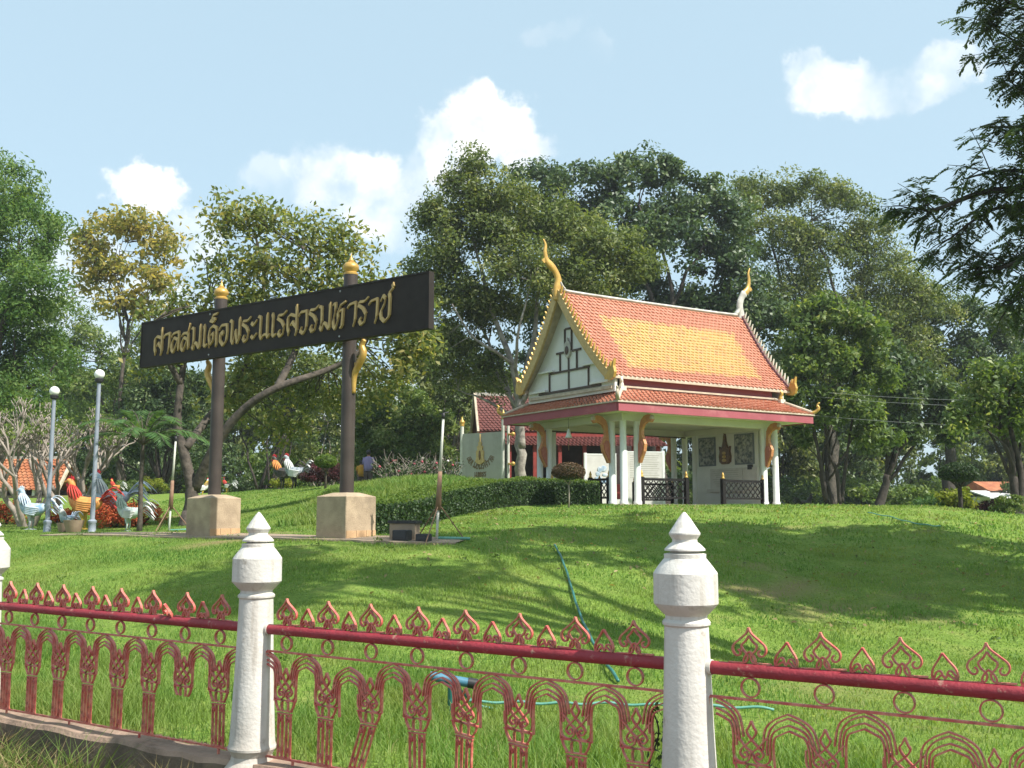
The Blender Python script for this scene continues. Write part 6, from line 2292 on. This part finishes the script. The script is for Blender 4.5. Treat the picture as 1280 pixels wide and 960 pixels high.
# curved row of lettering, too far away to read, and a short straight row
names = [g for g in word if g != 'taikhu']
M['bronze'] = mat('bronze', (.22, .14, .06), (.15, .09, .04), 9, .5)
def small_letter(cx, cz, ang, g, hgt):
    b = MB()
    for st in GLY[g][1]:
        for i in range(len(st) - 1):
            def T(a, c):
                a, c = (a - .38) * hgt * .8, (c - .45) * hgt
                return (cx + a * math.cos(ang) - c * math.sin(ang), cz + a * math.sin(ang) + c * math.cos(ang))
            a0, a1 = T(*st[i]), T(*st[i + 1])
            b.bar((a0[0], -.037 - .002 * (i % 4), a0[1]), (a1[0], -.037 - .002 * (i % 4), a1[1]), .012, .024)
    b.build('letter', M['bronze'], sb)
for i in range(11):
    a = R(-158 + i * 13.6)
    small_letter(cx_ + .56 * math.cos(a), cz_ + .12 + .56 * math.sin(a) * .82, a + math.pi / 2, names[(i * 5 + 2) % len(names)], .22)
for i in range(6):
    small_letter(cx_ - .22 + i * .09, cz_ - .62, 0, names[(i * 7 + 4) % len(names)], .17)

# ------------------------------------------------------------------ red shrine behind
Ys = 43.5
sp_ = ground(600, Ys)
sx0 = at(598, 500, Ys).x
sh = thing('red_shrine', 'low red open shrine with steep tiled gable behind the signboard and pavilion', 'shrine', (sx0, Ys, sp_.z - .15), R(9))
zr_ = at(598, 494, Ys).z - sh.location.z
ze_ = at(586, 538, Ys).z - sh.location.z
Ls, Ws = 7.4, 1.6
for s in (-1, 1):
    mk = [MB()]
    L0, L1 = (-.1, s * Ws * .5 - (.0), ze_ - .55), (Ls, s * Ws * .5, ze_ - .55)
    L0, L1 = (-.12, s * 1.25, ze_ - .1), (Ls, s * 1.25, ze_ - .1)
    U0, U1 = (-.12, s * .02, zr_), (Ls, s * .02, zr_)
    if s == 1:
        L0, L1, U0, U1 = L1, L0, U1, U0
    S, shv, fs = tile_patch(mk, L0, L1, U0, U1, .08, 14, .16, pk0)
    b = MB(); b.add(shv, fs); r_o = b.build('roof', M['tile_maroon'], sh)
    o = mk[0].build('roof_tiles', M['tile_maroon'], r_o)
    o['kind'] = 'stuff'
b = MB(); b.bar((-.2, 0, zr_ + .04), (Ls, 0, zr_ + .04), .12, .12); b.build('ridge_cap', M['ridge'], sh)
for s in (-1, 1):
    b = MB(); b.bar((-.17, s * 1.33, ze_ - .18), (-.17, s * .0, zr_ + .12), .09, .15); b.build('barge_board', M['cream_trim'], sh)
b = MB(); b.prism([(-1.15, ze_ - .1), (1.15, ze_ - .1), (0, zr_ - .1)], lambda a, c, d: (.12 + d, a, c), .08); b.build('gable_wall', M['red_paint'], sh)
b = MB(); b.bar((-.1, -1.15, ze_ - .25), (Ls, -1.15, ze_ - .25), .12, .22); b.build('beam', M['red_paint'], sh)
# lower lean-to roof toward the lawn
mk = [MB()]
S, shv, fs = tile_patch(mk, (-.5, -2.1, ze_ - .72), (Ls + .3, -2.1, ze_ - .72), (-.2, -1.2, ze_ - .3), (Ls, -1.2, ze_ - .3), .02, 7, .16, pk0)
b = MB(); b.add(shv, fs); r_o = b.build('lean_to_roof', M['tile_maroon'], sh)
o = mk[0].build('roof_tiles', M['tile_maroon'], r_o); o['kind'] = 'stuff'
for i in range(8):
    b = MB(); b.box(i * 1.03 - .07, i * 1.03 + .07, -1.95, -1.81, -.2, ze_ - .68); b.build('column', M['red_paint'], sh)
b = MB(); b.box(.1, Ls - .1, .9, 1.0, -.2, ze_ - .2); b.build('back_wall', M['dark_in'], sh)
b = MB(); b.box(.1, Ls - .1, -1.9, .9, -.3, .35); b.build('plinth', M['white_wall'], sh)
b = MB(); b.bar((-.1, -1.98, .62), (Ls, -1.98, .62), .05, .05); b.build('handrail', M['red_paint'], sh)
b = MB(); b.box(.6, 6.8, -.6, .2, .35, 1.0); b.build('altar', M['red_paint'], sh)

# ------------------------------------------------------------------ white notice walls behind the pavilion
def notice(label, px0, px1, Y, top, mark):
    p0, p1 = ground(px0, Y), ground(px1, Y + .3)
    w = (p1 - p0).length
    th = thing('notice_wall', label, 'notice wall', (p0.x, p0.y, p0.z - .05), math.atan2(p1.y - p0.y, p1.x - p0.x))
    zt = at((px0 + px1) / 2, top, Y).z - p0.z
    b = MB(); b.box(0, w, -.05, .05, .1, zt); b.build('panel', M['slab'], th)
    for x_ in (-.03, w + .03):
        b = MB(); b.box(x_ - .05, x_ + .05, -.06, .06, -.1, zt + .08); b.build('post', M['white_col'], th)
    b = MB(); b.box(-.02, w + .02, -.058, .058, zt + .002, zt + .05); b.build('top_rail', M['white_col'], th)
    if mark:
        b = MB()
        rs = random.Random(3)
        for k in range(9):
            b.ellipsoid((w * .55 + rs.uniform(-.28, .2), -.055, zt * .62 + rs.uniform(-.3, .3)), (rs.uniform(.06, .16), .006, rs.uniform(.05, .13)), 8, 5)
        b.build('blue_map', RC['blue'], th, smooth='all')
    else:
        for k in range(11):
            b = MB(); b.box(.12, w - .15 - .04 * (k % 3), -.054, -.0505, zt - .12 - k * .085, zt - .10 - k * .085); b.build('text_line', M['board_grey'], th)
notice('white notice wall with a blue map seen through the pavilion columns', 733, 768, 40, 567, True)
notice('white notice wall with lines of text seen past the doubled front columns', 784, 829, 40.5, 564, False)

# ------------------------------------------------------------------ rust-roofed hut at the left
Yh = 44
hp0 = ground(40, Yh)
hut = thing('hut', 'open hut with rust orange tiled roof behind the bare frangipani', 'hut', (hp0.x, Yh, hp0.z - .1), R(-4))
zr_ = at(40, 573, Yh).z - hut.location.z
ze_ = at(40, 613, Yh).z - hut.location.z
hl_ = 1.75
for s in (-1, 1):
    mk = [MB()]
    L0, L1, U0, U1 = (-hl_ - .3, s * 1.3, ze_), (hl_, s * 1.3, ze_), (-hl_ - .3, s * .03, zr_), (hl_ - .1, s * .03, zr_)
    if s == 1:
        L0, L1, U0, U1 = L1, L0, U1, U0
    S, shv, fs = tile_patch(mk, L0, L1, U0, U1, .03, 11, .2, pk0)
    b = MB(); b.add(shv, fs); r_o = b.build('roof', M['roof_rust'], hut)
    o = mk[0].build('roof_tiles', M['roof_rust'], r_o); o['kind'] = 'stuff'
b = MB(); b.bar((-hl_ - .35, 0, zr_ + .03), (hl_ - .05, 0, zr_ + .03), .14, .12); b.build('ridge_cap', M['ridge'], hut)
b = MB(); b.bar((hl_ + .02, -1.34, ze_ - .02), (hl_ - .06, .0, zr_ + .06), .10, .12); b.build('barge_board', M['cream_trim'], hut)
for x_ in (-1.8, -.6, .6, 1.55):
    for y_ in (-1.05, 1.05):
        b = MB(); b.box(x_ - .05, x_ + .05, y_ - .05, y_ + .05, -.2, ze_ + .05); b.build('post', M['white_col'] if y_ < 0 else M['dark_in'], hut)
b = MB(); b.box(-1.9, 1.6, .9, .96, 0, ze_); b.build('back_wall', M['dark_in'], hut)
b = MB(); b.box(-2, 1.7, -1.1, 1.1, -.2, .12); b.build('floor', M['concrete'], hut)

# ------------------------------------------------------------------ far house at the right
Yf = 62
p = ground(1258, Yf)
fh = thing('house', 'distant white-roofed house with red tiled roof glimpsed beyond the forked tree', 'house', (p.x, Yf, p.z - .1), R(12))
zz = [at(1258, y_, Yf).z - fh.location.z for y_ in (603, 613, 621, 640)]
b = MB(); b.box(-1.8, 5, 0, 3, min(zz[3], 0) - .3, zz[2]); b.build('wall', M['white_wall'], fh)
b = MB(); b.add([(-2.0, -1.3, zz[2] - .05), (5.2, -1.3, zz[2] - .05), (5.2, .6, zz[1]), (-2.0, .6, zz[1]), (-2.0, -1.3, zz[2] - .12), (5.2, -1.3, zz[2] - .12), (5.2, .6, zz[1] - .07), (-2.0, .6, zz[1] - .07)], [(0, 1, 2, 3), (7, 6, 5, 4), (0, 4, 5, 1), (1, 5, 6, 2), (2, 6, 7, 3), (3, 7, 4, 0)]); b.build('porch_roof', M['lamp_globe'], fh)
b = MB(); b.prism([(.3, zz[1] - .02), (3.4, zz[1] - .02), (1.85, zz[0] + .1)], lambda a, c, d: (2.2 + d, a, c), 6.0); b.build('roof', M['roof_rust'], fh)
for x_ in (-1.0, .8, 2.6):
    b = MB(); b.box(x_, x_ + .8, -.02, .02, .5, 1.5); w_ = b.build('window', M['dark_in'], fh)
    b = MB(); b.box(x_ - .06, x_ + .86, -.05, -.022, .42, .5); b.build('sill', M['white_col'], w_)

# ------------------------------------------------------------------ power lines behind the right trees
for k, (y0, y1, lb) in enumerate(((483, 497, 'uppermost pale power line crossing before the right hand trees'), (489, 505, 'second pale power line, just under the uppermost one'), (512, 530, 'lowest pale power line crossing before the right hand trees'))):
    a_, c_ = at(912, y0 - 4, 38.6), at(1420, y1 + 4, 33)
    pts = [a_.lerp(c_, i / 20) + Vector((0, 0, -.25 * math.sin(math.pi * i / 20))) - a_ for i in range(21)]
    b = MB(); b.tube(pts, .006, 6)
    tag(b.build('power_line', M['wire'], None, 'all', loc=a_), lb, 'cable')
# the slim pole they run to
for px, Y, tops in ((912, 38.6, 474), (1425, 33, 480)):
    p = ground(px, Y)
    zt = at(px, tops, Y).z - p.z
    th = thing('utility_pole', 'grey utility pole hidden behind the pavilion end' if px < 1000 else 'grey utility pole carrying the power lines past the forked tree', 'pole', p)
    b = MB(); b.tube([(0, 0, -.3), (0, 0, zt)], [.09, .07], 10); b.build('pole', M['concrete'], th, smooth='all')
    b = MB(); b.bar((-.4, 0, zt - .12), (.4, 0, zt - .12), .06, .07); b.build('cross_arm', M['bark_dark'], th)

# ------------------------------------------------------------------ two visitors beyond the bank
def person(label, px, Y, H, shirt, rz, hair):
    p = ground(px, Y)
    th = thing('person', label, 'person', p, R(rz))
    k = H / 1.65
    joints = {'pel': (0, 0, .88), 'wai': (0, 0, 1.02), 'che': (.0, 0, 1.25), 'nec': (.0, 0, 1.40), 'hd0': (.02, 0, 1.48), 'hd1': (.02, 0, 1.60),
              'shl': (0, .16, 1.36), 'ell': (.02, .22, 1.10), 'wrl': (.10, .20, .90), 'hal': (.13, .19, .80), 'shr': (0, -.16, 1.36), 'elr': (.02, -.22, 1.10), 'wrr': (.10, -.20, .90), 'har': (.13, -.19, .80),
              'hil': (0, .09, .82), 'knl': (.03, .10, .46), 'anl': (0, .10, .08), 'tol': (.14, .11, .03), 'hir': (0, -.09, .82), 'knr': (.03, -.10, .46), 'anr': (0, -.10, .08), 'tor': (.14, -.11, .03)}
    rad = {'pel': .13, 'wai': .115, 'che': .13, 'nec': .05, 'hd0': .075, 'hd1': .085, 'shl': .06, 'ell': .042, 'wrl': .03, 'hal': .035, 'shr': .06, 'elr': .042, 'wrr': .03, 'har': .035, 'hil': .085, 'knl': .058, 'anl': .04, 'tol': .035, 'hir': .085, 'knr': .058, 'anr': .04, 'tor': .035}
    edges = [('pel', 'wai'), ('wai', 'che'), ('che', 'nec'), ('nec', 'hd0'), ('hd0', 'hd1'), ('che', 'shl'), ('shl', 'ell'), ('ell', 'wrl'), ('wrl', 'hal'), ('che', 'shr'), ('shr', 'elr'), ('elr', 'wrr'), ('wrr', 'har'), ('pel', 'hil'), ('hil', 'knl'), ('knl', 'anl'), ('anl', 'tol'), ('pel', 'hir'), ('hir', 'knr'), ('knr', 'anr'), ('anr', 'tor')]
    ks = list(joints)
    me = bpy.data.meshes.new('body')
    me.from_pydata([tuple(c * k for c in joints[j]) for j in ks], [(ks.index(a), ks.index(c)) for a, c in edges], [])
    o = link('body', me, th)
    md = o.modifiers.new('skin', 'SKIN')
    for i, j in enumerate(ks):
        v = me.skin_vertices[0].data[i]
        v.radius = (rad[j] * k, rad[j] * k)
        v.use_root = (j == 'pel')
    s2 = o.modifiers.new('sub', 'SUBSURF'); s2.levels = 2; s2.render_levels = 2
    M.setdefault('skin', mat('skin', (.36, .2, .13), (.32, .17, .11), 5, .6))
    me.materials.append(M['skin'])
    # loose shirt, trousers, hair
    b = MB(); b.tube([Vector(q) * k for q in ((0, 0, .80), (0, 0, 1.0), (0, 0, 1.25), (0, 0, 1.38), (0, 0, 1.42))], [(.20 * k, .15 * k), (.19 * k, .145 * k), (.21 * k, .15 * k), (.17 * k, .10 * k), (.07 * k, .06 * k)], 16)
    for s in (-1, 1):
        b.tube([Vector(q) * k for q in ((0, s * .15, 1.36), (.01, s * .20, 1.22), (.02, s * .225, 1.10))], [.085 * k, .075 * k, .07 * k], 10)
    b.build('shirt', shirt, th, smooth='all')
    b = MB()
    for s in (-1, 1):
        b.tube([Vector(q) * k for q in ((0, s * .08, .90), (.01, s * .095, .6), (.025, s * .1, .4), (0, s * .1, .1))], [.125 * k, .10 * k, .085 * k, .075 * k], 12)
    b.build('trousers', M['brown_trim'], th, smooth='all')
    b = MB(); b.ellipsoid((.0 * k, 0, 1.585 * k), (.115 * k, .105 * k, .115 * k), 12, 9); b.build('hair', hair, th, smooth='all')
M['lavender'] = mat('lavender_cloth', (.30, .24, .42), (.24, .2, .36), 5, .8)
M['saffron'] = mat('saffron_cloth', (.62, .33, .04), (.5, .24, .03), 5, .8)
person('person in a lavender shirt seen from behind past the right sign column', 459.5, 41, 1.55, M['lavender'], 80, M['black'])
person('shorter person in an orange yellow top beside the one in lavender', 450.5, 41.6, 1.2, M['saffron'], 100, M['black'])

# ------------------------------------------------------------------ dry weeds outside the wall
def tuft(label, t, s, n, hmin, hmax, leafm, seed, spread=.11):
    q = P2 + FD * t + FN * s
    p = Vector((q.x, q.y, tz(q.x, q.y)))
    r = np.random.default_rng(seed)
    P = np.stack([r.normal(0, spread, n), r.normal(0, spread * .8, n), np.zeros(n)], 1)
    h = r.uniform(hmin, hmax, n)
    me = blades(P, h, r.uniform(.006, .012, n), r.uniform(.3, 1.3, n), np.clip(r.normal(.5, .25, n), 0, 1), 'weed_tuft', leafm)
    return tag(link('weed_tuft', me, None, p), label, 'weeds', 'weeds at the foot of the wall')
rs = random.Random(9)
for i in range(26):
    t = -3.6 + i * .17 + rs.uniform(-.06, .06)
    dry = i % 2 == 0
    tuft('tuft of dry straw-coloured weeds on the earth below the low wall' if dry else 'tuft of green weeds on the earth below the low wall', t, rs.uniform(-.7, -.2), 170, .12, rs.uniform(.26, .5), LM['dry'] if dry else LM['fringe'], 200 + i)
for t in (.12, .3, .55, 3.1, 3.5):
    tuft('tuft of green weeds on the earth below the low wall', t, -.24, 110, .08, .24, LM['fringe'], int(300 + t * 10), .09)
# clods and small stones in the earth
b = MB()
for i in range(240):
    t = rs.uniform(-4, .6); s = rs.uniform(-1.2, -.16)
    q = P2 + FD * t + FN * s
    r_ = rs.uniform(.012, .045)
    b.ellipsoid((q.x, q.y, tz(q.x, q.y) + r_ * .2), (r_ * rs.uniform(.8, 1.5), r_, r_ * .7), 6, 4)
o = b.build('clods', M['soil'])
o['kind'] = 'stuff'
# a climbing weed caught in the railing by the third post
q = P2 + FD * 2.72
th = thing('climbing_weed', 'thin dark green weed climbing the railing beside the post before the mound', 'plant', (q.x, q.y, 0))
b = MB()
pts = smooth_pts([(0, .05, .02), (.02, .03, .2), (-.03, .03, .38), (.02, .03, .55), (-.01, .03, .66)], 5)
b.tube(pts, .004, 5); b.build('stem', M['bark_dark'], th)
C = np.array([list(p_) for p_ in pts for _ in range(3)]) + rng.normal(0, .03, (len(pts) * 3, 3))
link('foliage', leaves_mesh('foliage', C, rand_dirs(len(C)), .04, .5, LM['hedge'], .3, .2), th)

# broad-leaved weeds scattered in the turf
n = 60
wx = rng.uniform(-9, 11, n); wy = rng.uniform(8.5, 25, n)
kk = ((wx - P2.x) * FN.x + (wy - P2.y) * FN.y) > .6
wx, wy = wx[kk], wy[kk]
m_ = 16
sr = rng.uniform(.05, .17, len(wx))
an = rng.uniform(0, 2 * np.pi, (len(wx), m_)); rr = np.sqrt(rng.uniform(0, 1, (len(wx), m_))) * sr[:, None]
X_ = (wx[:, None] + np.cos(an) * rr).ravel(); Y_ = (wy[:, None] + np.sin(an) * rr).ravel()
C = np.stack([X_, Y_, terr(X_, Y_) + rng.uniform(.03, .09, len(X_))], 1)
o = link('lawn_weeds', leaves_mesh('lawn_weeds', C, np.tile(np.array([[0, 0, 1.0]]), (len(C), 1)), .055, .5, LM['mid'], .6, 0))
o['kind'] = 'stuff'

# fallen leaves on the mound
n = 900
lx = rng.uniform(-2, 12, n); ly = rng.uniform(13, 27, n)
lz = terr(lx, ly) + .035
C = np.stack([lx, ly, lz], 1)
o = link('fallen_leaves', leaves_mesh('fallen_leaves', C, np.tile(np.array([[0, 0, 1.0]]), (n, 1)), .075, .5, LM['dry'], .8, 0))
o['kind'] = 'stuff'
print('TRIS', sum(len(m.loop_triangles) or len(m.polygons) for m in bpy.data.meshes))

# ------------------------------------------------------------------ thin humid air
HAZE = .0006
hm = bpy.data.materials.new('haze')
hm.use_nodes = True
hn = hm.node_tree
for n_ in list(hn.nodes):
    hn.nodes.remove(n_)
ho = hn.nodes.new('ShaderNodeOutputMaterial')
pv = hn.nodes.new('ShaderNodeVolumePrincipled')
pv.inputs['Color'].default_value = (.9, .94, 1, 1)
pv.inputs['Density'].default_value = HAZE
pv.inputs['Anisotropy'].default_value = .3
hn.links.new(pv.outputs[0], ho.inputs['Volume'])
b = MB()
b.box(-480, 480, -90, 560, -2.2, 24)
o = b.build('haze', hm)
o['kind'] = 'stuff'
